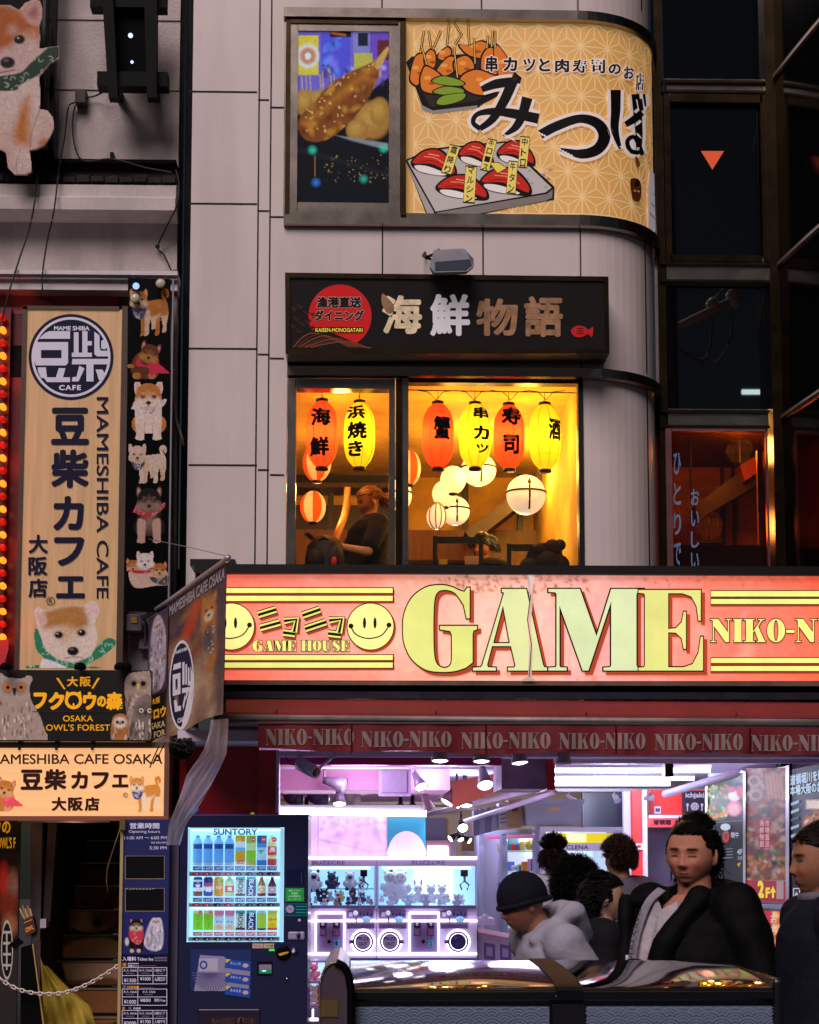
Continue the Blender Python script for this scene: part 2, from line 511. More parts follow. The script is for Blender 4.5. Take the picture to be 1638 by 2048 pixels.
def curved(px, py, lift=0.0):
 """front wall of the tiled building: flat, then a rounded corner"""
 d = rays(px, py)
 t = (YW - lift) / d[..., 1]
 x = d[..., 0] * t
 r = RC + lift
 a = d[..., 0] ** 2 + d[..., 1] ** 2
 b = d[..., 0] * XC + d[..., 1] * (YW + RC)
 c = XC ** 2 + (YW + RC) ** 2 - r * r
 disc = np.maximum(b * b - a * c, 0)
 t2 = (b - np.sqrt(disc)) / a
 k = np.where(x > XC, t2, t)
 p = d * k[..., None]; p[..., 2] += CAM.z
 return p
def arc_path(x0, off, n=18, end=112):
 pts = [(x0, YW - off), (XC, YW - off)]
 for i in range(1, n + 1):
  a = R(end) * i / n
  pts.append((XC + (RC + off) * math.sin(a), YW + RC - (RC + off) * math.cos(a)))
 return pts
def sweep(b, x0, z0, z1, off0, off1, m, bev=0.0, end=112):
 """strip of rectangular section running along the front and round the corner"""
 A, B = arc_path(x0, off0, end=end), arc_path(x0, off1, end=end)
 n = len(A); v = []
 e = min(bev, (z1 - z0) / 3)
 for (ax, ay), (bx, by) in zip(A, B):
  if e:
   ix, iy = bx + (ax - bx) * 0.3, by + (ay - by) * 0.3
   v += [(ax, ay, z0), (ix, iy, z0), (bx, by, z0 + e), (bx, by, z1 - e), (ix, iy, z1), (ax, ay, z1)]
  else: v += [(ax, ay, z0), (bx, by, z0), (bx, by, z1), (ax, ay, z1)]
 k = 6 if e else 4
 f = [(i * k + j, (i + 1) * k + j, (i + 1) * k + (j + 1) % k, i * k + (j + 1) % k) for i in range(n - 1) for j in range(k)]
 f += [tuple(range(k)), tuple((n - 1) * k + k - 1 - j for j in range(k))]
 b.add(v, f, m, False)
def Z(py, px=760, Y=YW): return P(px, py, Y).z
def Xp(px, py=900, Y=YW): return P(px, py, Y).x
# ================================================================== the ground
one('street', lambda b: b.box(-60, 60, -40, 60, -0.3, 0, mat('asphalt', '#46444a', rough=0.7, var=0.25, vs=9, bump=0.3, bs=90)), kind='structure')
# ================================================================== tiled building with the rounded corner
bld = thing('corner_building', 'pale panelled building with a rounded corner and polished steel bands', 'building', (XC, YW + 1, 0))
TOPZ = 9.6
xl, xwl = Xp(378, 700), Xp(573, 900)
zs0, zs1 = Z(1150), Z(742)                  # window opening
def front(b):
 b.box(xl, xwl, YW, YW + 0.35, 2.9, TOPZ, PANEL)
 b.box(xwl, XC, YW, YW + 0.35, zs1, TOPZ, PANEL)
 sweep(b, XC - 0.002, 2.4, TOPZ, -0.3, 0.0, PANEL)
 n = 0
 def vj(px, y0, y1, off=0.0015):
  a = P(px, (y0 + y1) / 2, YW); b.box(a.x - 0.006, a.x + 0.006, YW - off, YW + 0.01, Z(y1, px), Z(y0, px), JOINT)
 def hj(px0, px1, py, off=0.0015):
  a, c = P(px0, py, YW), P(px1, py, YW); b.box(a.x, c.x, YW - off, YW + 0.01, a.z - 0.007, a.z + 0.007, JOINT)
 vj(515, -40, 1150); vj(539, -40, 1150)
 for y in (-90, 183, 407, 697, 930): hj(377, 514, y, 0.003)
 for y in (200, 422, 709, 940): hj(516, 538, y, 0.003)
 for y in (215, 434, 717, 950): hj(540, 568, y, 0.003)
 for x in (764, 963): vj(x, -40, 25)
 for x in (765, 966): vj(x, 452, 560)
 for px in (1161, 1290):
  for y0, y1 in ((-60, 30), (455, 745), (775, 1160)):
   if px == 1161 and y0 > 700: continue
   q = curved(np.array([px - 1.3, px + 1.3]), np.array([500.0, 500.0]), 0.002)
   if y0 > 700 or px == 1161 or True:
    za, zb = curved(np.array([px]), np.array([float(y1)]))[0][2], curved(np.array([px]), np.array([float(y0)]))[0][2]
    b.quad((q[0][0], q[0][1], za), (q[1][0], q[1][1], za), (q[1][0], q[1][1], zb), (q[0][0], q[0][1], zb), JOINT)
one('wall', front, bld)
def bands(y0, y1, x0):
 return lambda b: sweep(b, Xp(x0, y0), Z(y1), Z(y0), -0.05, 0.06, STEEL, 0.012)
one('steel_band', bands(20, 44, 568), bld)
one('steel_band', bands(428, 455, 568), bld)
one('steel_band', bands(734, 758, 575), bld)
def body(b):
 b.box(xl, XC + 0.02, YW + 8.5, YW + 8.6, 0, TOPZ, PANEL)
 b.box(xl, xl + 0.2, YW + 0.37, YW + 8.49, 2.91, TOPZ - 0.1, PANEL)
 b.box(xl + 0.2, Xp(2300), YW + 0.36, YW + 8.3, 2.62, 2.9, PLASTER)       # slab between shop and upper floor
 b.box(xl + 0.2, Xp(1700), YW + 4.2, YW + 8.3, 5.62, 5.8, PLASTER)
one('rear_wall', body, bld)
# ---- picture window, upper left: steel frame with a printed photograph
pw = thing('poster_window', 'steel framed upper window filled with a photo of a fried prawn skewer', 'window', P(690, 430, YW))
def fr(b):
 yf = YW - 0.05
 b.pbox(568, 44, 595, 428, yf, YW, STEEL); b.pbox(778, 44, 800, 428, yf, YW, STEEL)
 b.pbox(595, 44, 778, 62, yf, YW, STEEL); b.pbox(595, 405, 778, 428, yf, YW, STEEL)
 b.pbox(801, 42, 812, 430, yf - 0.03, YW, BRASSY)
 b.pbox(571, 40, 580, 428, yf - 0.012, yf, BRASSY); b.pbox(580, 40, 797, 47, yf - 0.012, yf, BRASSY)
one('frame', fr, pw)
one('poster_board', lambda b: b.pbox(594, 61, 779, 406, YW - 0.03, YW, MATTE), pw)
# ---- window of the upper dining room
dw = thing('dining_room_window', 'wide steel framed window of the lantern lit dining room', 'window', P(870, 1140, YW))
def fr2(b):
 yf = YW - 0.04
 b.pbox(574, 757, 591, 1150, yf, YW + 0.1, STEEL); b.pbox(591, 757, 790, 777, yf, YW + 0.1, STEEL)
 b.pbox(778, 777, 790, 1150, yf, YW + 0.1, STEEL); b.pbox(792, 757, 804, 1150, yf - 0.03, YW + 0.1, BRASSY)
 b.pbox(804, 757, 817, 1150, yf - 0.01, YW + 0.1, STEEL); b.pbox(817, 757, 1166, 766, yf + 0.03, YW + 0.1, DARKMETAL)
 b.pbox(1158, 766, 1168, 1150, yf + 0.03, YW + 0.1, DARKMETAL)
one('frame', fr2, dw)
one('pane', lambda b: b.pbox(591, 777, 778, 1150, YW + 0.02, YW + 0.028, GLASS), dw)
one('pane', lambda b: b.pbox(817, 766, 1158, 1150, YW + 0.02, YW + 0.028, GLASS), dw)
# ---- dining room shell
OCHRE = mat('ochre_plaster', '#d8a83e', rough=0.85, var=0.22, vs=3.5, bump=0.5, bs=14, grime=0.25, gcol='#7a4a12')
BROWN = mat('brown_wood', '#3a2110', rough=0.5, var=0.35, vs=4, st=(1, 1, 8))
DBROWN = mat('dark_wood', '#1c1009', rough=0.45, var=0.3, vs=5, st=(8, 1, 1))
def room(b):
 x0, x1 = Xp(500), XC + 0.02
 b.box(x0, x1, YW + 0.35, YW + 4.2, 2.9, 2.95, BROWN)                        # floor
 b.box(x0, x1, YW + 0.12, YW + 4.2, zs1 + 0.02, zs1 + 0.14, OCHRE)           # ceiling
 b.box(x0 - 0.1, x0, YW + 0.35, YW + 4.2, 2.9, zs1, BROWN)
 b.box(x0, x1 + 0.3, YW + 4.2, YW + 4.3, 2.9, 5.8, OCHRE)
 b.box(x1, x1 + 0.08, YW + 0.30, YW + 4.2, 2.9, zs1 + 0.02, OCHRE)
 for px0, py0, px1, py1 in ((540, 860, 800, 968), (830, 800, 1080, 900), (560, 1010, 800, 1060)):
  b.pbox(px0, py0, px1, py1, YW + 4.1, YW + 4.2, DBROWN)
 for px in (655, 800, 925, 1035): b.pbox(px, 760, px + 12, 1250, YW + 4.0, YW + 4.1, DBROWN)
 b.pbox(560, 965, 800, 975, YW + 3.7, YW + 4.1, BROWN)
 b.pbox(540, 1060, 1110, 1250, YW + 3.9, YW + 4.0, mat('wall_wood', '#6b3b18', rough=0.5, var=0.3, vs=3, st=(6, 1, 1)))
 b.slab([(930, 1062), (1095, 935), (1105, 960), (945, 1085)], YW + 3.3, 0.4, BROWN)
one('dining_room', room, bld)
# ================================================================== building on the left with the animal cafe
lb = thing('cafe_building', 'old stuccoed building with mouldings behind the animal cafe signs', 'building', P(180, 2048, YL))
def lwall(b):
 f = YL
 xr = P(357, 300, f).x; xL = -4.6
 zt = Z(345, 180, f)
 b.box(xL, xr, f, f + 0.4, 2.2, TOPZ, STUCCO)
 for py in (36, 176):
  z = Z(py, 180, f); b.box(xL, xr, f - 0.012, f, z - 0.018, z + 0.012, STUCCO)
one('wall', lwall, lb)
def roofband(b):
 a, c = P(-300, 322, YL - 0.18), P(352, 368, YL - 0.18)
 TIL = mat('old_tile', '#231a15', rough=0.8, var=0.5, vs=14, bump=0.6, bs=40)
 b.box(-4.6, c.x, YL - 0.12, YL, c.z, a.z, TIL)
 b.box(-4.6, c.x, YL - 0.2, YL, a.z, a.z + 0.03, MATTE)
 for i in range(26):
  x = -4.5 + i * 0.115
  if x < c.x - 0.02: b.box(x, x + 0.1, YL - 0.16 - 0.01 * (i % 3), YL - 0.1, c.z + 0.02, c.z + 0.06 + 0.015 * (i % 2), TIL)
one('tiled_ledge', roofband, lb)
def corn(b):
 xr = P(351, 400, YL - 0.25).x
 prof = [(0.0, 368), (0.22, 370), (0.22, 392), (0.27, 395), (0.27, 419), (0.20, 424), (0.10, 440), (0.0, 446)]
 pts = [(YL - d, Z(py, 180, YL - d)) for d, py in prof]
 v = [(-4.6, y, z) for y, z in pts] + [(xr, y, z) for y, z in pts]; n = len(pts)
 b.add(v, [(i, i + n, (i + 1) % n + n, (i + 1) % n) for i in range(n)] + [tuple(range(n - 1, -1, -1)), tuple(range(n, 2 * n))], PLASTER)
one('cornice', corn, lb)
def fascia(b):
 xr = P(355, 545, YL - 0.3).x
 WHT = mat('lit_white_fascia', '#d8d2d6', rough=0.5, var=0.04, grime=0.15)
 for d, y0, y1 in ((0.34, 541, 549), (0.31, 549, 558), (0.27, 558, 580)):
  yf = YL - d; b.box(-4.6, P(355, 545, yf).x, yf, YL, Z(y1, 200, yf), Z(y0, 200, yf), WHT)
one('white_fascia', fascia, lb)
RB = mat('dark_red_panel', '#5c0a10', rough=0.35, var=0.2, vs=3, coat=0.3)
one('red_panel', lambda b: (b.pbox(-260, 578, 252, 1345, YL - 0.10, YL, RB), b.pbox(-260, 690, 60, 752, YL - 0.11, YL - 0.1, BLACK),
 b.slab([(-40, 592), (60, 586), (110, 612), (40, 628), (-40, 622)], YL - 0.105, 0.004, mat('pale_red', '#b5565c', rough=0.4)),
 b.slab([(60, 584), (235, 584), (235, 612), (130, 612)], YL - 0.1035, 0.003, mat('mid_red', '#9c1c28', rough=0.4))), lb)
one('white_pier', lambda b: b.pbox(238, 575, 352, 1345, YL - 0.03, YL, mat('pier_white', '#b9b2c0', rough=0.8, var=0.1, bump=0.5, bs=60, grime=0.3)), lb)
def slot(b):
 b.box(P(353, 900, YL).x, xl - 0.002, YL + 0.9, YL + 1.0, 0, TOPZ, MATTE)
 b.box(P(357, 900, YL).x - 0.02, P(357, 900, YL).x, YL + 0.4, YL + 0.9, 0, TOPZ, MATTE)
 b.box(P(366, 900, YL).x, P(379, 900, YL).x, YL - 0.1, YL + 0.1, 0.0, TOPZ, BLACK)  # flat black strip standing in for the shade of the recess
sl = one('gap_shade', slot, None, 'black strip of wall in the narrow gap between the two buildings', 'wall')
dp = thing('drain_pipe', 'dirty vertical pipe running down the gap beside the strip of dog pictures', 'pipe', P(352, 1100, 14.1))
PIPE = mat('dirty_pipe', '#6b5f58', rough=0.7, var=0.4, vs=6, grime=0.6)
one('pipe', lambda b: b.tube([P(350, 540, 14.05), P(350, 740, 14.05), P(349, 980, 14.05), P(346, 1350, 14.05)], 0.022, PIPE), dp)
one('bent_pipe', lambda b: b.tube([P(346, 735, 13.98), P(347, 800, 13.98), P(352, 840, 13.98), P(362, 870, 13.98), P(366, 890, 13.98)], 0.013, PIPE), dp)
# ================================================================== dark glazed building on the right
rb = thing('glass_building', 'dark glazed building with bronze frames beyond the rounded corner', 'building', P(1450, 1140, 14.7))
YG = 14.72
def rframe(b):
 yf = YG - 0.06
 for px0, px1, d in ((1538, 1560, 0.05), (1316, 1332, 0.0)):
  a, c = P(px0, 600, yf), P(px1, 600, yf)
  b.box(a.x, c.x, yf - d, YG + 0.1, 2.2, TOPZ, BRASSY)
 for y0, y1 in ((158, 186), (522, 565), (818, 856)):
  m = (y0 + y1) / 2
  b.pbox(1333, y0, 1537, y1, yf, YG + 0.05, STEEL)
  b.pbox(1322, y0 + 2, 1540, y0 + 7, yf - 0.03, yf, BRASSY); b.pbox(1322, y1 - 6, 1540, y1 - 1, yf - 0.03, yf, BRASSY)
 for q in ((1330, 186, 1342, 522), (1524, 186, 1537, 522), (1342, 186, 1524, 204), (1342, 510, 1524, 522)): b.pbox(*q, yf - 0.02, yf + 0.03, BRASSY)
 for q in ((1333, 856, 1345, 1160), (1534, 856, 1538, 1160), (1345, 850, 1534, 862)): b.pbox(*q, yf - 0.02, yf + 0.03, mat('pink_steel', '#b07a78', rough=0.3, metal=0.9, var=0.2))
one('window_frame', rframe, rb)
one('window_pane', lambda b: b.pbox(1326, -60, 1540, 158, YG, YG + 0.02, DARKGLASS), rb)
one('window_pane', lambda b: b.pbox(1340, 200, 1526, 514, YG, YG + 0.02, DARKGLASS), rb)
one('window_pane', lambda b: b.pbox(1326, 565, 1540, 818, YG, YG + 0.02, DARKGLASS), rb)
one('window_pane', lambda b: b.pbox(1345, 860, 1536, 1170, YG, YG + 0.012, glass_mat('tinted_glass', '#c9a87a', 0.07)), rb)
def wing(b):
 p0 = P(1556, 600, 14.66); p1 = P(1640, 600, 13.75); n = 10
 pts = [(p0.x + (p1.x - p0.x) * (t + 0.25 * t * t) / 1.25 * 1.6, p0.y + (p1.y - p0.y) * t * 1.6) for t in [i / n for i in range(n + 1)]]
 v = [];
 for x, y in pts: v += [(x, y, 2.4), (x, y, TOPZ)]
 b.add(v, [(2 * i, 2 * i + 2, 2 * i + 3, 2 * i + 1) for i in range(n)], mat('wing_glass', '#030303', rough=0.12, spec=0.15), True)
 for py in (160, 535, 840):
  z = Z(py, 1556, 14.66)
  v = []
  for x, y in pts: v += [(x - 0.01, y - 0.05, z - 0.03), (x - 0.01, y - 0.05, z + 0.03), (x, y, z - 0.03), (x, y, z + 0.03)]
  b.add(v, [q for i in range(n) for q in ((4 * i, 4 * i + 4, 4 * i + 5, 4 * i + 1), (4 * i + 1, 4 * i + 5, 4 * i + 7, 4 * i + 3), (4 * i, 4 * i + 2, 4 * i + 6, 4 * i + 4))], STEEL, True)
one('curved_wing', wing, rb)
def stairroom(b):
 WOOD = mat('lit_wood', '#a8692a', rough=0.6, var=0.25, vs=3, st=(1, 1, 5))
 x0, x1 = P(1325, 1000, YG).x, P(1640, 1000, YG).x
 b.box(x0, x1, YG + 2.4, YG + 2.5, 2.9, 5.6, WOOD); b.box(x0, x1, YG + 0.1, YG + 2.4, 5.3, 5.4, BROWN); b.box(x1, x1 + .1, YG + 0.1, YG + 2.5, 2.9, 5.4, BROWN)
 b.box(x0, x1, YG + 0.1, YG + 2.4, 2.9, 2.95, BROWN); b.box(x0 - .1, x0, YG + 0.1, YG + 2.5, 2.9, 5.4, mat('red_wall', '#8a2a18', rough=0.7))
 b.slab([(1390, 1010), (1532, 905), (1532, 960), (1395, 1040)], YG + 1.6, 0.3, DBROWN)
 b.slab([(1480, 930), (1536, 898), (1536, 930), (1490, 962)], YG + 1.5, 0.25, mat('orange_panel', '#a3481d', rough=0.5))
 for px in (1405, 1413, 1421, 1429, 1437): b.pbox(px, 1035, px + 3, 1085, YG + 1.9, YG + 1.93, DBROWN)
 b.pbox(1400, 1080, 1445, 1086, YG + 1.85, YG + 1.93, DBROWN); b.pbox(1400, 1030, 1445, 1034, YG + 1.85, YG + 1.93, DBROWN)
 for px in (1446, 1468, 1520): b.pbox(px, 860, px + 4, 1140, YG + 2.3, YG + 2.4, BROWN)
 b.pbox(1380, 880, 1384, 1000, YG + 1.2, YG + 1.23, DBROWN); b.pbox(1478, 870, 1481, 925, YG + 1.2, YG + 1.22, DBROWN)
 b.pbox(1330, 1090, 1540, 1170, YG + 0.5, YG + 0.55, mat('brown_screen', '#4a2414', rough=0.6, var=0.2))
 b.pbox(1516, 900, 1527, 1092, YG + 0.7, YG + 0.75, mat('pink_post', '#a06a58', rough=0.5))
one('stair_room', stairroom, rb)
lamp('stair_room_light', P(1480, 900, YG + 0.9), 42, '#ffb050', 0.12, parent=rb); lamp('stair_room_light', P(1420, 1050, YG + 0.9), 22, '#ff9048', 0.12, parent=rb)
g = Art(plane(YG), 0.0, 0.004)
g.text('いらっ', (1350, 905, 1358, 990), '#7a92b8'); g.b = MB()
def decal():
 a = Art(plane(YG), 0.05, 0.004)
 a.col('ひとりで', 1347, 905, 1362, 1130, '#6a84a8', 0.02, 0.35)
 a.col('おいしい', 1382, 978, 1398, 1138, '#6a84a8', 0.02, 0.3)
 return a.build('window_lettering', rb)
decal()
mk = MB(); mk.slab([(1402, 302), (1448, 302), (1425, 339)], YG - 0.006, 0.005, mat('orange_marker', '#e0562a', rough=0.5, emit=0.25))
tag(mk.build('access_marker'), 'orange triangle stuck point down on the black upper window', 'marker')
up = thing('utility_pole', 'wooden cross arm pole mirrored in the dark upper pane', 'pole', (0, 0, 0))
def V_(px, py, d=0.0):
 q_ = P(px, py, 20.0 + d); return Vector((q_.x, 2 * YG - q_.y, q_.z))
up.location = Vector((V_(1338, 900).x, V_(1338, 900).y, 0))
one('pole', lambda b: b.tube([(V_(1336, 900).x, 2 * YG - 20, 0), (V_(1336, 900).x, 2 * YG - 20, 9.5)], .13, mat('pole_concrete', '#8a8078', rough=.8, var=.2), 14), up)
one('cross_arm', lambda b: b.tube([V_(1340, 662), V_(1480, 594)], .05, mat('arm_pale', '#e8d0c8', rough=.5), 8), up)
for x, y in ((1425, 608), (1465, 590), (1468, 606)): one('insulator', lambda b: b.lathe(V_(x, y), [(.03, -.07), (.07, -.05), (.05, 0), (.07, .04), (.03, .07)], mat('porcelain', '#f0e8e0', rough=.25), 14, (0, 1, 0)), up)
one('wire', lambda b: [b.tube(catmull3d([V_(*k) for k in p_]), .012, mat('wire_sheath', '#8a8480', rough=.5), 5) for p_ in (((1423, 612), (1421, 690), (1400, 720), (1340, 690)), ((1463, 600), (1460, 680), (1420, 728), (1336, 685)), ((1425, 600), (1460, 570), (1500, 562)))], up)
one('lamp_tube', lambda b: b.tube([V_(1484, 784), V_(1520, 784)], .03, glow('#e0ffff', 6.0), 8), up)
# ================================================================== fat didone letters
def _sharp(*runs):
 out = []
 for k, r_ in enumerate(runs): out += catmull(r_, False, 5) if k % 2 else r_
 return out
def _o():
 a = np.linspace(0, 2 * math.pi, 40, endpoint=False)
 return [list(zip(0.5 + 0.5 * np.cos(a), 0.5 + 0.51 * np.sin(a))), list(zip(0.5 + 0.13 * np.cos(-a), 0.5 + 0.46 * np.sin(-a)))]
DID = {
 'G': (0.92, [_sharp([(.90,.98),(.90,.62),(.86,.62)], [(.82,.78),(.70,.92),(.56,.955),(.46,.92),(.42,.80),(.41,.5),(.42,.2),(.46,.08),(.55,.035),(.63,.06),(.66,.14),(.66,.42)], [(.64,.47),(.50,.49),(.50,.53),(1,.53),(1,.49),(.95,.475),(.94,.42),(.94,.10)], [(.85,.04),(.7,0),(.5,-.01),(.3,.02),(.12,.14),(.02,.32),(0,.5),(.02,.68),(.12,.86),(.3,.98),(.5,1.01),(.65,.99),(.75,.95)], [(.83,.93),(.87,.98)])]),
 'A': (0.95, [[(0,0),(.30,0),(.30,.035),(.20,.04),(.185,.07),(.25,.30),(.50,.30),(.56,.06),(.54,.035),(.46,.035),(.46,0),(1,0),(1,.035),(.94,.04),(.92,.07),(.70,1),(.38,1),(.38,.965),(.41,.955),(.12,.06),(.10,.04),(0,.035)], [(.265,.335),(.395,.80),(.485,.335)]]),
 'M': (1.15, [[(0,0),(.19,0),(.19,.035),(.125,.04),(.115,.06),(.115,.80),(.36,0),(.42,0),(.66,.85),(.66,.06),(.645,.04),(.58,.035),(.58,0),(1,0),(1,.035),(.94,.04),(.925,.06),(.925,.94),(.94,.96),(1,.965),(1,1),(.66,1),(.505,.42),(.33,1),(0,1),(0,.965),(.07,.96),(.085,.94),(.085,.06),(.075,.04),(0,.035)]]),
 'E': (0.80, [[(0,0),(1,0),(1,.42),(.965,.42),(.93,.22),(.84,.08),(.70,.04),(.46,.04),(.46,.475),(.58,.47),(.67,.40),(.70,.27),(.735,.27),(.735,.73),(.70,.73),(.67,.60),(.58,.525),(.46,.515),(.46,.96),(.68,.96),(.82,.92),(.90,.80),(.93,.62),(.965,.62),(.965,1),(0,1),(0,.965),(.08,.96),(.10,.94),(.10,.06),(.08,.04),(0,.035)]]),
 'N': (0.95, [[(0,0),(.26,0),(.26,.035),(.17,.04),(.155,.07),(.155,.70),(.70,0),(.86,0),(.86,.94),(.88,.96),(1,.965),(1,1),(.70,1),(.70,.965),(.79,.96),(.81,.94),(.81,.42),(.36,1),(0,1),(0,.965),(.09,.95),(.11,.92),(.11,.07),(.095,.04),(0,.035)]]),
 'I': (0.42, [[(0,0),(1,0),(1,.035),(.86,.05),(.86,.95),(1,.965),(1,1),(0,1),(0,.965),(.14,.95),(.14,.05),(0,.035)]]),
 'K': (0.98, [[(0,0),(.50,0),(.50,.035),(.43,.045),(.42,.07),(.42,.40),(.50,.50),(.66,.07),(.64,.04),(.58,.035),(.58,0),(1,0),(1,.035),(.95,.05),(.66,.67),(.80,.90),(.86,.955),(.95,.965),(.95,1),(.64,1),(.64,.965),(.74,.95),(.75,.92),(.42,.46),(.42,.94),(.43,.955),(.50,.965),(.50,1),(0,1),(0,.965),(.09,.955),(.10,.94),(.10,.06),(.09,.045),(0,.035)]]),
 'O': (0.80, _o()),
 'H': (1.0, [[(0,0),(.44,0),(.44,.035),(.38,.05),(.38,.48),(.62,.48),(.62,.05),(.56,.035),(.56,0),(1,0),(1,.035),(.93,.05),(.93,.95),(1,.965),(1,1),(.56,1),(.56,.965),(.62,.95),(.62,.53),(.38,.53),(.38,.95),(.44,.965),(.44,1),(0,1),(0,.965),(.07,.95),(.07,.05),(0,.035)]]),
 'U': (0.9, [[(0,1),(0,.965),(.08,.95),(.08,.25),(.14,.08),(.30,0),(.55,-.01),(.75,.06),(.85,.22),(.86,.95),(1,.965),(1,1),(.68,1),(.68,.965),(.79,.95),(.79,.25),(.70,.09),(.58,.05),(.46,.10),(.42,.25),(.42,.95),(.5,.965),(.5,1)]]),
 'S': (0.7, [[(.04,0),(.04,.36),(.09,.36),(.18,.15),(.35,.045),(.52,.05),(.62,.13),(.58,.24),(.35,.36),(.12,.50),(.02,.68),(.10,.88),(.30,1.0),(.55,1.0),(.72,.94),(.82,1),(.86,1),(.86,.68),(.82,.68),(.74,.85),(.58,.955),(.44,.955),(.34,.88),(.38,.78),(.60,.66),(.88,.50),(1,.30),(.92,.11),(.72,0),(.48,-.01),(.26,.05),(.14,.07),(.09,0)]]),
 '-': (0.36, [[(0,.40),(1,.40),(1,.53),(0,.53)]]), ' ': (0.35, []),
}
def didone(art, s, box, col, e=None, off=0.0, m=None, shift=(0, 0), gap=0.05):
 tot = sum(DID[c][0] for c in s) + gap * (len(s) - 1)
 x0, y0, x1, y1 = box; k = (x1 - x0) / tot; x = x0
 V, F = [], []
 for c in s:
  w, cs = DID[c]
  if cs:
   v, f = shape_mesh(cs, off, ('d', c, off)); b = sum(len(q) for q in V)
   V.append(np.stack([x + v[:, 0] * w * k + shift[0], y1 - v[:, 1] * (y1 - y0) + shift[1]], 1)); F += [tuple(i + b for i in q) for q in f]
  x += (w + gap) * k
 return art._add(np.concatenate(V), F, col, e, m)
# ================================================================== the backlit amusement arcade sign
gs = thing('arcade_sign', 'long backlit orange and pink sign reading GAME above the arcade', 'sign', P(1000, 1365, 13.45))
YS = 13.45
def gbox(b):
 b.pbox(389, 1131, 1990, 1149, YS - 0.05, YW, DARKMETAL); b.pbox(389, 1362, 1990, 1371, YS - 0.03, YW, mat('weathered_rail', '#6b5f55', rough=0.6, metal=0.4, var=0.3, grime=0.5))
 b.pbox(389, 1149, 399, 1362, YS - 0.02, YW, DARKMETAL); b.pbox(399, 1149, 1990, 1362, YS + 0.02, YW, DARKMETAL)
 b.pbox(389, 1371, 1990, 1384, YS + 0.08, YW, BLACK)
 b.pbox(360, 1384, 1990, 1398, YS - 0.02, YS + 0.06, mat('blue_rail', '#3a3a48', rough=0.35, metal=0.7, var=0.3))
 b.pbox(380, 1118, 470, 1131, YS + 0.1, YW, DARKMETAL)
one('housing', gbox, gs)
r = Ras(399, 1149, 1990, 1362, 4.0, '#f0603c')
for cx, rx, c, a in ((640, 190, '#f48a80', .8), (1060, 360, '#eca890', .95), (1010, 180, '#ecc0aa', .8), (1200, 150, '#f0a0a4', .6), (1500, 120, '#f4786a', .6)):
 r.ell(cx, 1258, rx, 150, c, 1.4, 0, a)  # paler pink middle: uneven backlight painted into the face colour
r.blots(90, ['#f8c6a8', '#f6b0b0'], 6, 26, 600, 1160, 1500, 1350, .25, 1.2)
r.blots(160, ['#8a4a20', '#a8683a', '#6b3518'], 1.5, 5, 880, 1150, 1180, 1185, .5, .8)
r.blots(60, ['#8a4a20', '#a8683a'], 1.5, 4, 1290, 1150, 1900, 1172, .5, .8)
r.blots(50, ['#c77a4a'], 2, 6, 420, 1335, 1900, 1362, .35, .8)
r.nz(0.10, 2); r.nz(0.06, 9)
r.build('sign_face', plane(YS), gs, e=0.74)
def lit_letter(ch):
 m = mat('letter_' + ch, {'G': '#e4e680', 'A': '#dee6a4', 'M': '#dae6b0', 'E': '#e4e482'}[ch], rough=.6, var=.09, vs=4, emit=.98, spec=.1)  # paler A and M carry the backlight's bright middle in their colour
 b = m.node_tree.nodes['Principled BSDF']
 for l in list(b.inputs['Base Color'].links): m.node_tree.links.remove(l)
 b.inputs['Base Color'].default_value = (.12, .12, .06, 1); return m
YEL = mat('sign_yellow', '#d8e07c', rough=0.6, var=0.10, vs=5, emit=0.78, spec=0.1)
A = Art(plane(YS), 0.9, 0.006)
def stripe(x0, x1, y0, y1):
 A.rect(x0, y0 + 4, x1 + 3, y1 + 5, '#a8432c', 0.7); A.rect(x0, y0 - 1.8, x1 + 1.8, y1 + 1.8, '#2a1a10', 0.2); A.rect(x0 + 1, y0, x1 - 0.5, y1, '#e8ea78', m=YEL)
for y0, y1 in ((1176, 1186), (1191.5, 1202), (1310, 1320), (1325, 1335.5)): stripe(400, 786, y0, y1)
for y0, y1 in ((1182, 1193), (1198, 1208), (1316, 1326), (1332, 1342)): stripe(1421, 1990, y0, y1)
for cx in (462, 741):
 A.ell(cx + 3, 1257, 48, 48, '#a8432c', e=.7); A.ell(cx, 1253, 48, 48, '#2a1a10', e=.2, n=48); A.ell(cx, 1253, 46, 46, '#e6ec80', n=48, m=mat('smile_yellow', '#d6e28c', rough=0.6, var=0.08, emit=0.72, spec=0.1))
 for ex in (-12, 9): A.ell(cx + ex, 1246, 3.2, 11, '#1a120c', e=.1)
 A.line([(cx - 39, 1254), (cx - 30, 1268), (cx - 12, 1276), (cx + 6, 1276), (cx + 24, 1269), (cx + 36, 1253)], 2.6, '#1a120c', True, e=.1)
 A.ell(cx - 39, 1252, 5, 5, '#1a120c', e=.1); A.ell(cx + 37, 1250, 5, 5, '#1a120c', e=.1)
def kana(strokes):
 for w, c, e, d in ((17, '#a8432c', .7, (3, 4)), (17, '#2a1a10', .2, (0, 0)), (13, '#e8ea78', None, (0, 0)), (5.5, '#1a120c', .1, (0, 0))):
  for st in strokes:
   p = [(x + d[0], y + d[1]) for x, y in st]
   A.line(p, w, c, e=e)
kana([[(516, 1230), (552, 1219)], [(520, 1256), (560, 1245)], [(568, 1242), (593, 1239), (588, 1264)], [(566, 1265), (590, 1268)],
      [(605, 1231), (640, 1219)], [(610, 1258), (652, 1244)], [(658, 1241), (684, 1238), (678, 1266)], [(656, 1267), (682, 1270)]])
didone(A, 'GAME HOUSE', (505, 1281, 699, 1302), '#2a1a10', .2, 0.06); didone(A, 'GAME HOUSE', (505, 1281, 699, 1302), '#e8ea78', None, 0.0, YEL)
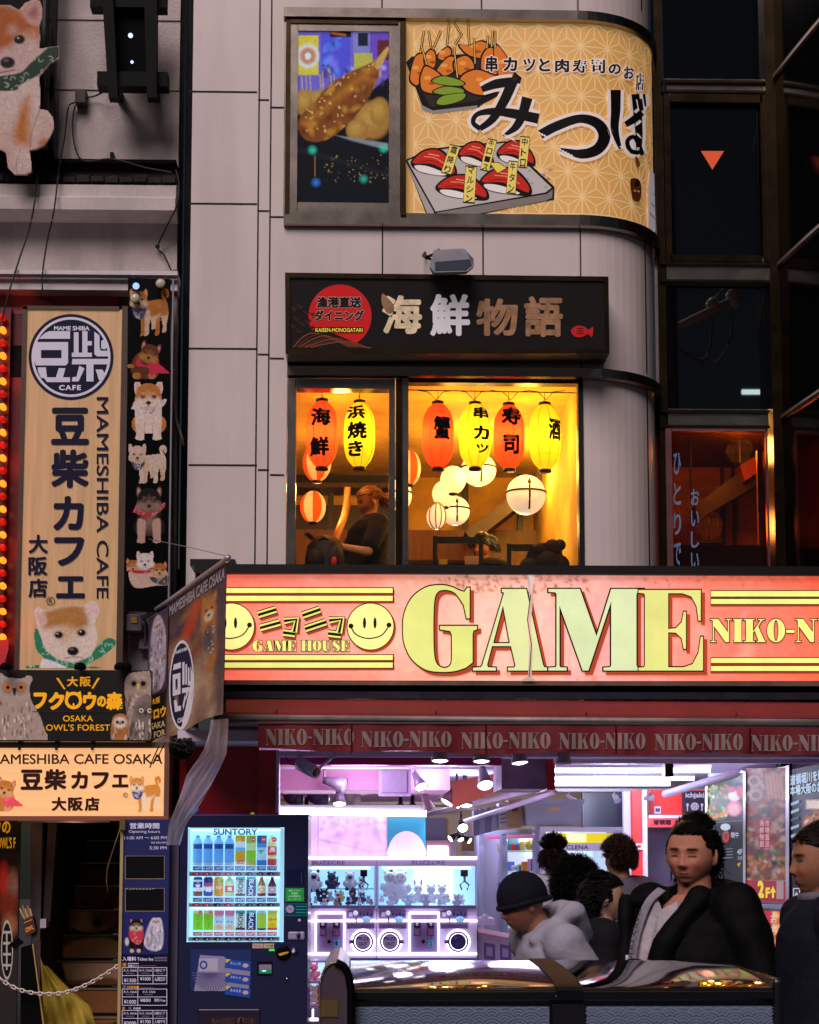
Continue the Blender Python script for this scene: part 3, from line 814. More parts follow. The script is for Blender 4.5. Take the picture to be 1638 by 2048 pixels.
for ch, bx in (('G', (806, 1172, 954, 1342)), ('A', (946, 1178, 1098, 1341)), ('M', (1097, 1178, 1287, 1341)), ('E', (1277, 1180, 1406, 1341))):
 didone(A, ch, bx, '#b8482c', .75, 0.012, None, (7, 7))
for ch, bx in (('G', (806, 1172, 954, 1342)), ('A', (946, 1178, 1098, 1341)), ('M', (1097, 1178, 1287, 1341)), ('E', (1277, 1180, 1406, 1341))):
 didone(A, ch, bx, '#24160e', .15, 0.016); didone(A, ch, bx, '#e4e878', None, 0.0, lit_letter(ch))
didone(A, 'NIKO-NIKO', (1421, 1238, 1740, 1284), '#24160e', .15, 0.04); didone(A, 'NIKO-NIKO', (1421, 1238, 1740, 1284), '#e4e878', None, 0.0, YEL)
A.build('lettering', gs)
tp = Art(plane(YS), 0.25, 0.05)
tp.poly([(1055, 1150), (1066, 1150), (1065, 1205), (1062, 1250), (1065, 1300), (1063, 1362), (1056, 1362), (1058, 1300), (1056, 1240), (1059, 1200)], '#c9c4bd')
tp.poly([(1058, 1150), (1070, 1155), (1062, 1190), (1060, 1178)], '#e8e2da'); tp.line([(1061, 1190), (1055, 1240), (1063, 1290), (1058, 1360)], 2, '#4a3a30')
tp.poly([(1056, 1352), (1075, 1362), (1040, 1362)], '#c8bda8')
tp.build('silver_tape', gs)
for x in range(480, 1960, 105): pass
for i, px in enumerate((480, 760, 1060, 1360, 1660)):
 lamp('sign_spill', P(px, 1260, YS - 0.25), 2.2, '#ff9a80', 0.15, parent=gs)
# ================================================================== roll-out awning with printed valance
aw = thing('shop_awning', 'rolled red shop awning with a valance printed NIKO-NIKO', 'awning', P(1000, 1500, 13.0))
CLOTH_R = mat('awning_red', '#6e0e1c', rough=0.75, var=0.22, vs=3, bump=0.2, bs=20, grime=0.25, gcol='#3a0810')
def cassette(b):
 v = []
 prof = [(13.42, 1398), (13.2, 1404), (13.0, 1424), (12.98, 1430)]
 for px in (452, 1990):
  for Y, py in prof: v.append(P(px, py + (px - 440) * 0.006, Y))
 n = len(prof)
 b.add(v, [(i, i + 1, i + 1 + n, i + n) for i in range(n - 1)], CLOTH_R, False)
 for px in (560, 880, 1180, 1480): b.tube([P(px, 1398 + (px - 440) * .006, 13.41), P(px - 8, 1424 + (px - 440) * .006, 12.99)], 0.006, mat('awning_seam', '#3a060c', rough=0.8))
one('fabric_roll', cassette, aw)
def fbar(b):
 a, c = P(440, 1435, 12.97), P(1990, 1447, 12.97)
 GREYB = mat('grey_bar', '#8f8785', rough=0.5, metal=0.3, var=0.2, grime=0.5)
 b.tube([a, c], 0.022, GREYB, 10)
 b.box(a.x, c.x, 12.95, 13.4, c.z - 0.012, c.z + 0.0, mat('bar_under', '#4a4548', rough=0.7))
one('front_bar', fbar, aw)
def valance(b):
 nx, nz = 300, 8; v = []
 for j in range(nz + 1):
  for i in range(nx + 1):
   px = 516 + (1990 - 516) * i / nx
   t = j / nz
   top = 1440 + (px - 516) * 0.0135; bot = 1498 + 10 * math.sin(min((px - 516) / 480, 1.57)) + 3.0 * math.sin(px * 0.021) * 0.8
   py = top + (bot - top) * t
   d = t * 0.02 * (math.sin(px * 0.05) + 0.6 * math.sin(px * 0.021 + 1.3)) + 0.006 * math.sin(px * 0.16) * t
   v.append(P(px, py, 12.96 + d))
 b.add(v, [(j * (nx + 1) + i, j * (nx + 1) + i + 1, (j + 1) * (nx + 1) + i + 1, (j + 1) * (nx + 1) + i) for j in range(nz) for i in range(nx)], CLOTH_R, True)
one('valance', valance, aw)
def wavy(px, py, lift=0.0):
 px = np.asarray(px, float); py = np.asarray(py, float)
 t = np.clip((py - 1440 - (px - 516) * 0.0135) / 60, 0, 1)
 d = t * 0.02 * (np.sin(px * 0.05) + 0.6 * np.sin(px * 0.021 + 1.3)) + 0.006 * np.sin(px * 0.16) * t
 return PN(px, py, 12.96 + d - lift)
A = Art(wavy, 0.0, 0.006, 0.001, 0.8)
for x0, y0, x1, y1 in ((531, 1458, 708, 1490), (722, 1463, 903, 1494), (922, 1465, 1101, 1497), (1118, 1466, 1291, 1498), (1309, 1468, 1486, 1500), (1502, 1470, 1680, 1502), (1700, 1472, 1880, 1504)):
 didone(A, 'NIKO-NIKO', (x0, y0, x1, y1), '#b9a6a4', None, 0.0, mat('faded_print', '#8d7c7a', rough=0.9, var=0.25, vs=9))
for x in (703, 972, 1232, 1500): A.line([(x, 1443 + (x - 516) * .0135), (x, 1506)], 4, '#4a0a12')
A.build('lettering', aw)
# ================================================================== arcade hall (open front): floor, walls, ceiling, lights
hall = thing('arcade_hall', 'brightly lit open arcade hall with lilac ceiling and red posts', 'hall', P(1000, 1900, 16))
xL, xR = Xp(372, 1600), Xp(1990, 1600)
LILAC = mat('lilac_ceiling', '#d6c8e2', rough=0.6, var=0.05)
PINKC = mat('pink_bulkhead', '#d096b8', rough=0.5, var=0.05)
MAG = mat('magenta_beam', '#c0237c', rough=0.35, var=0.08)
zC = 2.40
def shell(b):
 b.box(xL, xR, YW, 22.4, 0.004, 0.03, mat('hall_floor', '#8d8798', rough=0.3, var=0.1))
 b.box(xL, xR, 13.3, 22.4, zC, zC + 0.08, LILAC)
 b.box(xL, xR, 22.0, 22.1, 0, zC, mat('rear_cream', '#b09a78', rough=0.7, var=0.1))
 b.box(xL - 0.05, xL, 13.98, 21.9, 0, 2.6, REDPAINT); b.box(xR, xR + 0.05, YW, 22.3, 0, zC, LILAC)
 b.pbox(370, 1482, 516, 2110, YW + 0.02, YW + 0.12, REDPAINT)
 b.pbox(440, 1436, 522, 1482, 13.55, YW + 0.12, mat('lilac_head', '#8f7bb0', rough=0.5))
 b.pbox(516, 1500, 556, 2110, YW - 0.1, YW + 0.1, REDPAINT); b.pbox(552, 1500, 558, 1625, YW - 0.11, YW + 0.1, mat('pale_edge', '#d8b8d8', rough=0.4))
 b.pbox(556, 1503, 1990, 1514, 13.9, 14.2, LILAC); b.pbox(556, 1513, 1003, 1530, 14.05, 14.2, MAG)
one('shell', shell, hall)
one('bulkhead', lambda b: b.pbox(556, 1530, 900, 1580, 15.6, 19.2, PINKC), hall)
one('ceiling_rail', lambda b: b.pbox(556, 1534, 1000, 1538, 15.3, 15.36, WHITEPL), hall)
one('access_panel', lambda b: (b.pbox(757, 1534, 822, 1592, 15.4, 15.58, mat('lilac_grey', '#a596b4', rough=0.6, var=0.1)), b.pbox(764, 1540, 814, 1585, 15.385, 15.4, mat('lilac_grey2', '#92849f', rough=0.6, var=0.15))), hall)
one('beam_end', lambda b: (b.pbox(1003, 1516, 1094, 1578, 14.5, 15.4, mat('grime_grey', '#8d8098', rough=0.8, var=0.25, grime=0.5)), b.pbox(1094, 1514, 1110, 1580, 14.45, 15.4, REDPAINT)), hall)
one('orange_panel', lambda b: b.slab([(905, 1562), (1001, 1545), (1001, 1580), (905, 1618)], 16.5, 0.1, mat('orange_pink', '#d9664c', rough=0.5)), hall)
for y, x0, x1 in ((1590, 850, 1100), (1603, 930, 1110)): one('lighting_track', lambda b: b.tube([P(x0, y + 40, 18.5), P(x1, y - 18, 15.5)], 0.025, LILAC), hall)
for px0, px1, py in ((556, 960, 1592), (556, 940, 1604), (556, 950, 1614)): one('ceiling_slat', lambda b: b.pbox(px0, py, px1, py + 5, 21.5, 21.55, mat('slat', '#c8b49a', rough=0.5)), hall)
RED2 = mat('bright_red', '#d8281e', rough=0.4)
one('front_soffit', lambda b: b.pbox(1110, 1517, 1990, 1526, 14.25, 14.35, LILAC), hall)
one('ceiling_duct', lambda b: b.tube([P(1330, 1588, 17.0), P(1480, 1545, 15.2), P(1500, 1538, 15.0), P(1700, 1520, 14.3)], 0.035, LILAC, 10), hall)
one('ceiling_rail', lambda b: b.pbox(1110, 1577, 1420, 1583, 20.4, 20.5, WHITEPL), hall)
one('rear_window', lambda b: b.pbox(1165, 1585, 1250, 1660, 20.6, 20.7, mat('dark_navy', '#0a1030', rough=0.3)), hall)
one('white_post', lambda b: b.pbox(1250, 1583, 1272, 2090, 19.5, 19.6, WHITEPL), hall)
one('red_post', lambda b: (b.pbox(1268, 1580, 1290, 2090, 19.0, 19.15, RED2), b.pbox(1290, 1580, 1297, 2090, 18.9, 19.15, WHITEPL)), hall)
one('red_wall', lambda b: b.pbox(1298, 1580, 1416, 1629, 19.1, 19.2, RED2), hall)
one('counter_front', lambda b: b.pbox(1294, 1656, 1460, 2090, 19.3, 19.4, mat('dim_wall', '#5d5260', rough=0.6, var=0.1)), hall)
one('wall_shelf', lambda b: b.pbox(1298, 1630, 1420, 1636, 18.9, 19.2, WHITEPL), hall)
TUBE = glow('#dfe8ff', 9.0)
def ftube(px0, py0, Y0, px1, py1, Y1, r=0.02):
 t = thing('ceiling_lamp', 'x', 'lamp', P(px0, py0, Y0), 'fluorescent ceiling lamps of the arcade')
 a, c = P(px0, py0, Y0), P(px1, py1, Y1)
 one('tube', lambda b: b.tube([a, c], r, TUBE, 8), t)
 one('housing', lambda b: b.box(min(a.x, c.x), max(a.x, c.x), a.y - 0.06, a.y + 0.06, max(a.z, c.z) + 0.02, max(a.z, c.z) + 0.05, WHITEPL), t)
 return t
for i, (x0, x1, y, Y, L) in enumerate(((1110, 1420, 1541, 16.6, 'fluorescent lamp nearest the front beam, right half of the arcade ceiling'), (1110, 1388, 1557, 18.2, 'middle fluorescent lamp of the three on the right half of the ceiling'), (1110, 1340, 1568, 19.6, 'rearmost fluorescent lamp, above the dark rear window'))):
 ftube(x0, y, Y, x1, y, Y)['label'] = L
t = thing('strip_light', 'long bright white strip light over the pink printed boards', 'lamp', P(740, 1625, 16.6))
one('tube', lambda b: b.tube([P(556, 1622, 16.6), P(853, 1627, 16.6)], 0.03, glow('#e6ecff', 7.0), 8), t)
one('housing', lambda b: b.pbox(556, 1610, 853, 1618, 16.6, 16.7, WHITEPL), t)
for px, py, Y, e, c in ((700, 1560, 17.5, 105, '#dcdcff'), (900, 1560, 19.0, 115, '#dee0ff'), (1230, 1565, 18.3, 125, '#d8dcff'), (1480, 1560, 16.0, 60, '#e0daff'), (1050, 1545, 15.2, 42, '#ead2ff'), (720, 1540, 14.9, 36, '#f0d0ff'), (860, 1560, 15.6, 28, '#e0dcff')):
 lamp('hall_light', P(px, py, Y), e, c, 0.25, parent=hall)
# ================================================================== printed photograph in the upper left window
def zm(ox, oy, k): return lambda *p: [(ox + x / k, oy + y / k) for x, y in p] if len(p) > 1 else (ox + p[0][0] / k, oy + p[0][1] / k)
q = zm(560, 0, 2.127)
r = Ras(595, 62, 778, 405, 1.6, '#120d0c')
r.pol(q((75, 135), (460, 135), (460, 330), (380, 390), (200, 390), (75, 410)), '#7a64b8', 4, False)
r.rect(595, 71, 637, 150, '#e6c83a'); r.ell(616, 112, 22, 24, '#e8e0d0', .3); r.ell(616, 112, 16, 17, '#d88a5a', .4); r.ell(616, 112, 6, 7, '#f0e8e0', .5)
r.rect(642, 66, 700, 152, '#5a54c8'); r.blots(14, ['#8a7ae0', '#6a90e8', '#4840a0'], 6, 16, 645, 70, 698, 150, .5)
r.rect(660, 62, 702, 74, '#20140e'); r.lin([(664, 66), (690, 70)], 5, '#c8582a')
r.rect(706, 64, 740, 108, '#8d84b8'); r.rect(716, 66, 736, 92, '#22202a'); r.rect(740, 66, 778, 150, '#7a4ab0'); r.rect(755, 80, 778, 120, '#6a2a22')
r.rect(708, 106, 745, 142, '#c8b84a'); r.blots(30, ['#b8a8d8', '#504070', '#d8a060', '#3a3050'], 3, 9, 640, 130, 776, 180, .6)
for x in (603, 612, 620, 640, 645, 662, 668): r.lin([(x, 140 + (x % 7) * 3), (x + 3, 215)], 2.2, '#c9a878')
for cx, cy, rx, ry in ((610, 205, 26, 26), (640, 200, 22, 20), (745, 240, 36, 38), (715, 262, 22, 24), (760, 225, 20, 30)):
 r.ell(cx, cy, rx, ry, '#b0752e', .25); r.ell(cx - 4, cy - 6, rx * .7, ry * .6, '#c8923f', .8, 0, .8)
r.pol(q((235, 575), (460, 610), (460, 640), (300, 600)), '#8d8a88', 3, False); r.pol(q((80, 600), (240, 580), (460, 640), (460, 860), (75, 860)), '#14100e', 5, False)
r.blots(60, ['#c88a3a', '#8a5a22', '#e8b050'], .8, 2.0, 645, 310, 775, 365, .8); r.lin([(600, 300), (690, 325), (778, 350)], 8, '#2a231f', 8, .7)
prawn = q((455, 200), (430, 235), (405, 270), (420, 320), (385, 400), (340, 470), (250, 560), (180, 600), (110, 595), (78, 545), (90, 490), (150, 430), (200, 370), (290, 310), (380, 270), (420, 240))
r.pol(prawn, '#8a4414', 3)
r.clip(prawn)
r.blots(90, ['#b8661e', '#d8922e', '#7a360e', '#c87a22', '#5a2408'], 4, 12, 600, 95, 775, 280, .55, 1.0)
r.blots(70, ['#e8b04a', '#f0c878'], 1.5, 4, 605, 120, 760, 275, .6, .8); r.lin(q((120, 520), (260, 400), (420, 270)), 14, '#d88a2a', 16, .45)
r.clip(); r.pol(q((455, 200), (462, 215), (425, 290), (405, 285), (415, 250)), '#d8a050', 2)
for x, y, c in ((625, 300, '#3ad0a0'), (632, 365, '#3a80d0'), (767, 297, '#3ad0a0'), (727, 358, '#38b090')): r.ell(x, y, 7, 7, c, 1.2, 0, .75)
r.lin([(630, 312), (630, 352)], 2, '#a8682a')
r.nz(.12, 2)
r.build('photo_print', plane(YW - 0.03), pw, e=0.6, lift=0.003)
one('pane', lambda b: b.pbox(595, 62, 778, 405, YW - 0.042, YW - 0.038, CLEAR), pw)
# ================================================================== curved restaurant hoarding
ms = thing('restaurant_hoarding', 'curved yellow hoarding with skewers, sushi and black brush lettering', 'sign', P(1060, 430, YW))
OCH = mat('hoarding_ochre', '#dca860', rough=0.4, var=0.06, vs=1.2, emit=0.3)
X812 = Xp(812, 250)
def face(b):
 A_ = arc_path(X812, 0.014, 40, 96); n = len(A_); z0, z1 = Z(429), Z(43)
 b.add([p for x, y in A_ for p in ((x, y, z0), (x, y, z1))], [(2 * i, 2 * i + 2, 2 * i + 3, 2 * i + 1) for i in range(n - 1)], OCH, True)
one('hoarding_face', face, ms)
def unrolled(px, py, lift=0.0):
 u = (np.asarray(px, float) - 812) / 257.0; L = XC - X812
 z = Z(43) + (np.asarray(py, float) - 43) / 386.0 * (Z(429) - Z(43)); off = 0.014 + lift
 a = np.clip((u - L) / RC, 0, 1.8); fl = u < L
 x = np.where(fl, X812 + u, XC + (RC + off) * np.sin(a)); y = np.where(fl, YW - off, YW + RC - (RC + off) * np.cos(a))
 return np.stack([x, y, z], -1)
A = Art(unrolled, 0.3, 0.0016, 0.000001)
PALE = '#ecca92'; sx, sy = 58.0, 50.2
def seg(a, b, w=2.4):
 n = 3 if max(a[0], b[0]) > 1130 else 1
 A.line([(a[0] + (b[0] - a[0]) * i / n, min(max(a[1] + (b[1] - a[1]) * i / n, 47), 426)) for i in range(n + 1)], w, PALE)
for j in range(-1, 9):
 for i in range(-1, 12):
  x = 800 + i * sx + (j % 2) * sx / 2; y = 40 + j * sy
  if y > 432 or x > 1425: continue
  v = [(x, y), (x + sx, y), (x + sx / 2, y + sy), (x - sx / 2, y + sy)]
  for t in ((0, 1, 2), (0, 2, 3)):
   c = (sum(v[k][0] for k in t) / 3, sum(v[k][1] for k in t) / 3)
   for k in t:
    if min(v[k][0], c[0]) > 813 and 44 < c[1] < 428: seg(v[k], c)
  for k in (1, 2, 3):
   if min(x, v[k][0]) > 813 and 44 < (y + v[k][1]) / 2 < 428: seg((x, y), v[k])
A.b.build('star_pattern', ms)
r0 = lambda px, py, lift=0.0: curved(px, py, 0.014 + lift)
A = Art(r0, 0.3, 0.003, 0.00004)
K = '#140f0d'
def blob(pts, col, w=5, sm=True):
 A.poly(pts, K, sm); c = np.mean(pts, 0)
 A.poly([tuple(c + (np.array(p) - c) * (1 - w / (8 + np.hypot(*(np.array(p) - c))))) for p in pts], col, sm)
A.poly(q((536, 265), (560, 240), (900, 225), (1028, 330), (1020, 360), (850, 450), (850, 460), (640, 480), (612, 470)), K)
A.poly(q((560, 345), (600, 445), (650, 470), (840, 448), (838, 462), (660, 486), (606, 470)), '#8a8480')
A.poly(q((548, 275), (575, 255), (900, 240), (1010, 335), (830, 430), (640, 455)), '#2b2624')
for p in (((548, 325), (575, 235), (615, 225), (620, 280), (590, 365), (560, 360)), ((610, 240), (640, 205), (665, 225), (660, 290), (620, 300)), ((668, 230), (715, 195), (735, 225), (700, 260), (672, 255)),
          ((665, 290), (720, 235), (760, 250), (740, 310), (690, 330), (665, 320)), ((755, 190), (800, 190), (860, 170), (900, 200), (880, 250), (800, 240)), ((735, 260), (790, 230), (830, 270), (820, 320), (750, 320)),
          ((850, 250), (880, 200), (920, 205), (970, 270), (930, 320), (860, 320)), ((905, 210), (930, 190), (1000, 300), (980, 340), (930, 330)), ((600, 300), (625, 275), (700, 330), (690, 400), (610, 395), (590, 350)),
          ((760, 330), (830, 290), (920, 320), (960, 350), (880, 410), (790, 390))):
 blob(q(*p), '#d8782a'); c = np.mean(q(*p), 0); A.ell(c[0] - 4, c[1] - 5, 7, 4, '#eaa04a'); A.ell(c[0] + 5, c[1] + 6, 6, 3, '#a84e16')
for p in (((640, 345), (690, 320), (780, 345), (780, 365), (700, 365)), ((645, 390), (700, 365), (780, 378), (780, 398), (690, 405)), ((660, 440), (690, 405), (790, 395), (780, 425), (700, 450))): blob(q(*p), '#7f9a2c', 4)
for a, b_ in (((612, 130), (598, 225)), ((632, 130), (642, 200)), ((685, 130), (650, 210)), ((720, 92), (710, 195)), ((800, 92), (805, 190)), ((740, 95), (775, 150)), ((775, 140), (745, 190)), ((885, 150), (880, 205)), ((905, 130), (900, 200)), ((915, 130), (915, 205)), ((825, 160), (830, 270)), ((600, 190), (625, 275)), ((740, 200), (755, 330))):
 A.line(q(a, b_), 5, K); A.line(q(a, b_), 2, '#e8b45a')
A.poly(q((534, 680), (640, 632), (960, 600), (1168, 795), (1166, 850), (1000, 880), (830, 918), (655, 920), (625, 920)), K)
A.poly(q((542, 684), (642, 640), (955, 608), (1155, 798), (1130, 818), (662, 900)), '#b9b0ad'); A.poly(q((542, 700), (655, 902), (655, 914), (628, 914)), '#a39a98')
A.poly(q((668, 904), (1135, 825), (1160, 806), (1158, 842), (1125, 855), (830, 912), (668, 914)), '#7b7370')
for i in range(18): A.ell(*q((900 + 13 * i + (i * 37) % 40, 720 + (i * 53) % 90)), 3 + i % 3, 2, '#9d9491')
def sushi(x, y, w, h, s=1):
 X = lambda *p: [(560 + (x + s * a * w) / 2.127, (y + b_ * h) / 2.127) for a, b_ in p]
 A.poly(X((-.5, .0), (-.2, -.45), (.2, -.45), (.5, .1), (.52, .5), (.2, .5), (-.3, .35)), K, True)
 A.poly(X((-.40, .12), (-.1, .15), (.3, .42), (.1, .46), (-.3, .32)), '#e6ddd8', True)
 A.poly(X((-.45, .02), (-.2, -.38), (.15, -.40), (.45, .1), (.47, .4), (.25, .25), (-.05, .05)), '#c0281c', True)
 A.line(X((-.2, -.2), (.05, -.15), (.3, .1)), 2.5, '#e87858', True); A.line(X((-.1, -.3), (.15, -.22)), 1.8, '#f0a088'); A.line(X((-.3, 0), (0, -.05), (.3, .2)), 2, '#8a1410', True)
sushi(650, 690, 190, 120); sushi(830, 655, 150, 110); sushi(1000, 650, 160, 110); sushi(770, 795, 220, 110); sushi(955, 770, 215, 120)
blob(q((888, 690), (930, 690), (968, 715), (925, 740)), '#e3cf52', 3, False)
def label(p, t, w=.02):
 A.poly(p, K); c = np.mean(p, 0); A.poly([tuple(c + (np.array(v) - c) * .93) for v in p], '#e8cf6c')
 p = [np.array(v) for v in p]; n = len(t)
 for i, ch in enumerate(t):
  f0, f1 = (i + .15) / n, (i + .9) / n
  l0, l1 = p[0] + (p[3] - p[0]) * f0, p[0] + (p[3] - p[0]) * f1; m0, m1 = p[1] + (p[2] - p[1]) * f0, p[1] + (p[2] - p[1]) * f1
  A.text(ch, [tuple(l0 + (m0 - l0) * .2), tuple(l0 + (m0 - l0) * .8), tuple(l1 + (m1 - l1) * .8), tuple(l1 + (m1 - l1) * .2)], K, w)
label(q((724, 612), (768, 622), (728, 745), (684, 735)), '霜降り'); label(q((884, 588), (924, 595), (888, 732), (850, 722)), '牛ロース'); label(q((1022, 578), (1064, 582), (1050, 716), (1012, 712)), '中トロ')
label(q((790, 703), (838, 706), (828, 866), (778, 862)), 'マルシン'); label(q((972, 682), (1012, 686), (1002, 826), (962, 822)), '牛タン')
for ch, bx in zip('串カツと肉寿司のお店', ((875, 238, 925, 305), (950, 243, 1010, 303), (1035, 248, 1087, 304), (1102, 248, 1150, 304), (1170, 250, 1230, 308), (1245, 253, 1307, 310), (1325, 253, 1383, 312), (1398, 272, 1450, 316), (1463, 282, 1506, 336), (1513, 310, 1548, 385))):
 a, b_ = q((bx[0], bx[1]), (bx[2], bx[3])); A.text(ch, (*a, *b_), '#1a1c3a' if ch in 'お店' else K, 0.035, out='#e6d6cf', ob=.07)
BR = [([(858, 380), (920, 357), (990, 348)], [26, 40, 40]), ([(990, 345), (955, 425), (905, 505), (850, 548)], [46, 42, 34, 22]), ([(852, 548), (822, 522), (838, 487), (900, 474), (985, 482), (1100, 505)], [22, 20, 20, 30, 40, 44]), ([(1052, 415), (1032, 485), (1003, 540), (950, 578)], [46, 40, 32, 8]),
      ([(1108, 572), (1180, 535), (1275, 505), (1350, 525), (1380, 580), (1350, 635), (1280, 655), (1190, 635)], [40, 40, 36, 44, 52, 46, 40, 12]),
      ([(1428, 382), (1428, 470), (1424, 550), (1452, 632)], [44, 40, 34, 12]), ([(1480, 530), (1530, 505), (1568, 478)], [24, 32, 26]), ([(1532, 400), (1545, 490), (1552, 580), (1548, 655)], [34, 36, 30, 20]), ([(1550, 650), (1505, 640), (1490, 600), (1530, 585), (1572, 660)], [18, 20, 18, 18, 20]), ([(1560, 420), (1570, 470)], [14, 10]), ([(1578, 400), (1586, 452)], [12, 8])]
BR = [([(x if x < 1430 else 1430 + (x - 1430) * .8, y) for x, y in pts], w) for pts, w in BR]
for pts, w in BR: A.line(q(*pts), [(x + 26) / 2.127 for x in w], '#e8d8d2', True)
for pts, w in BR: A.line(q(*pts), [x / 2.127 for x in w], '#0e0b0c', True)
for (x, y), n in (((1195, 640), 5), ((955, 575), 4), ((1105, 568), 3), ((1452, 628), 3)):
 for i in range(n): A.line(q((x - 5 + i * 12, y - 6 + i * 6), (x + 14 + i * 12, y + 10 + i * 7)), [3, .6], '#e8d8d2')
A.poly(q((1490, 770), (1505, 758), (1528, 765), (1538, 800), (1532, 850), (1515, 858), (1498, 840)), '#4a2410', True); A.ell(*q((1512, 780)), 9, 6, '#20100a'); A.line(q((1505, 810), (1530, 815)), 3, '#c08a6a')
A.poly(q((1510, 672), (1520, 668), (1532, 700), (1520, 712)), '#6a3a1a', True)
A.poly(q((1565, 800), (1575, 720), (1592, 740), (1598, 980), (1584, 1000), (1568, 985)), '#cfc4cc')
for y in (800, 850, 900): A.line(q((1568, y), (1594, y + 30)), 1.5, K)
A.build('lettering', ms)
# ================================================================== black box sign over the lantern window
ks = thing('seafood_sign', 'long black box sign with red sun and pale seafood lettering in bronze frame', 'sign', P(895, 708, 13.66))
YK = 13.66
def kbox(b):
 a = [P(570, 545, YK), P(1217, 553, YK), P(1219, 707, YK), P(571, 708, YK)]
 bk = [Vector((p.x, YW + 0.0, p.z)) for p in a]
 b.add(a + bk, [(0, 1, 5, 4), (1, 2, 6, 5), (2, 3, 7, 6), (3, 0, 4, 7)], STEEL)
 c = [P(580, 555, YK), P(1209, 562, YK), P(1211, 698, YK), P(580, 699, YK)]
 b.add(a + c, [(0, 1, 5, 4), (1, 2, 6, 5), (2, 3, 7, 6), (3, 0, 4, 7)], BRASSY)
 d = [p + Vector((0, 0.02, 0)) for p in c]
 b.add(c + d, [(0, 1, 5, 4), (1, 2, 6, 5), (2, 3, 7, 6), (3, 0, 4, 7)], BLACK)
one('housing', kbox, ks)
yk = plane(YK + 0.018)
A = Art(yk, 0.12, 0.0, 0.0006)
A.poly([(580, 555), (1209, 562), (1211, 698), (580, 699)], '#17110e')
A.ell(680, 632, 63, 63, '#c01a1e', n=48, e=.35)
kq = zm(540, 520, 2.0475)
for i, (x, y) in enumerate(((95, 200), (120, 190), (145, 215), (105, 240), (130, 260), (90, 270), (150, 250), (165, 275), (115, 290), (175, 225))):
 for k in range(4): A.line(kq((x - 10 + k * 6, y - 8 + (i * k) % 9), (x + 6 + k * 4, y + 10 - k * 3)), 2.2, ['#3a1c14', '#5a2a1a', '#221210'][k % 3], e=.05)
A.poly(kq((82, 355), (100, 320), (180, 285), (260, 300), (330, 330), (405, 358), (405, 366), (82, 366)), '#1c110d', e=.05)
for k in range(7): A.line(kq((95 + k * 12, 357), (140 + k * 22, 312 + k * 4), (190 + k * 24, 300 + k * 6), (280 + k * 20, 335 + k * 4), (330 + k * 14, 357)), 2.2, ['#8a4a2a', '#5a2c1a'][k % 2], True, e=.1)
A.text('漁港直送', (633, 593, 723, 616), '#20100e', .05, out='#d8b8a8', ob=.035); A.text('ダイニング', (628, 620, 728, 642), '#20100e', .05, out='#d8b8a8', ob=.035)
A.rect(629, 654, 727, 665, '#120c0a', e=.02); A.text('KAISEN-MONOGATARI', (631, 656, 725, 664), '#e8d83a', .02, e=.4)
LEAF = mat('leaf_brown', '#a0744f', rough=0.5, var=0.45, vs=16, emit=0.08); LEAF2 = mat('leaf_pale', '#d8bf9c', rough=0.5, var=0.3, vs=14, emit=0.25)
for ch, bx, m in (('海', (764, 590, 844, 668), LEAF2), ('鮮', (860, 588, 940, 672), ink('#d8d2d6', .3)), ('物', (952, 597, 1036, 672), LEAF), ('語', (1048, 592, 1126, 674), LEAF)):
 A.text(ch, bx, '#d8c8b8', .034, m=m)
A.poly([(764, 588), (772, 592), (787, 610), (786, 624), (775, 626), (764, 608)], '#c0a080', True, m=LEAF)
A.poly([(1142, 662), (1152, 652), (1168, 653), (1177, 659), (1186, 654), (1184, 674), (1176, 668), (1164, 674), (1150, 673)], '#b81c1e', True, e=.3)
for y in (657, 662, 667): A.line([(1153, y), (1168, y)], 1.6, '#200c0a')
A.line([(1160, 655), (1160, 670)], 1.6, '#200c0a')
A.build('lettering', ks)
one('face_pane', lambda b: b.pbox(580, 556, 1210, 699, YK + 0.004, YK + 0.008, glass_mat('sign_pane', '#ffffff', 0.03)), ks)
fl = thing('floodlight', 'grey floodlight on a bracket over the black seafood sign', 'lamp', P(905, 545, 13.5))
def flb(b):
 y0 = 13.42
 a = [P(868, 500, y0 + .1), P(928, 497, y0 + .1), P(947, 517, y0), P(948, 532, y0), P(934, 543, y0), P(868, 545, y0), P(861, 533, y0), P(862, 520, y0)]
 c = [p + Vector((0, 0.16, 0.03)) for p in a]; n = len(a)
 b.add(a + c, [tuple(range(n)), tuple(range(2 * n - 1, n - 1, -1))] + [(i, i + n, (i + 1) % n + n, (i + 1) % n) for i in range(n)], mat('cast_grey', '#8d8f98', rough=0.4, metal=0.3, var=0.25))
 p = [P(870, 524, y0 - .004), P(940, 518, y0 - .004), P(944, 530, y0 - .004), P(932, 540, y0 - .004), P(870, 541, y0 - .004)]
 b.add(p, [tuple(range(5))], mat('lens_grey', '#4a5060', rough=0.08, spec=0.8))
one('lamp_body', flb, fl)
one('bracket', lambda b: (b.tube([P(866, 520, 13.5), P(852, 515, 13.55), P(846, 512, 13.75), P(850, 505, 14.0)], 0.01, CABLE), b.tube([P(850, 516, 13.5), P(868, 508, 13.5), P(878, 500, 13.55)], 0.012, DARKMETAL), b.pbox(866, 535, 880, 556, 13.6, 14.0, DARKMETAL)), fl)
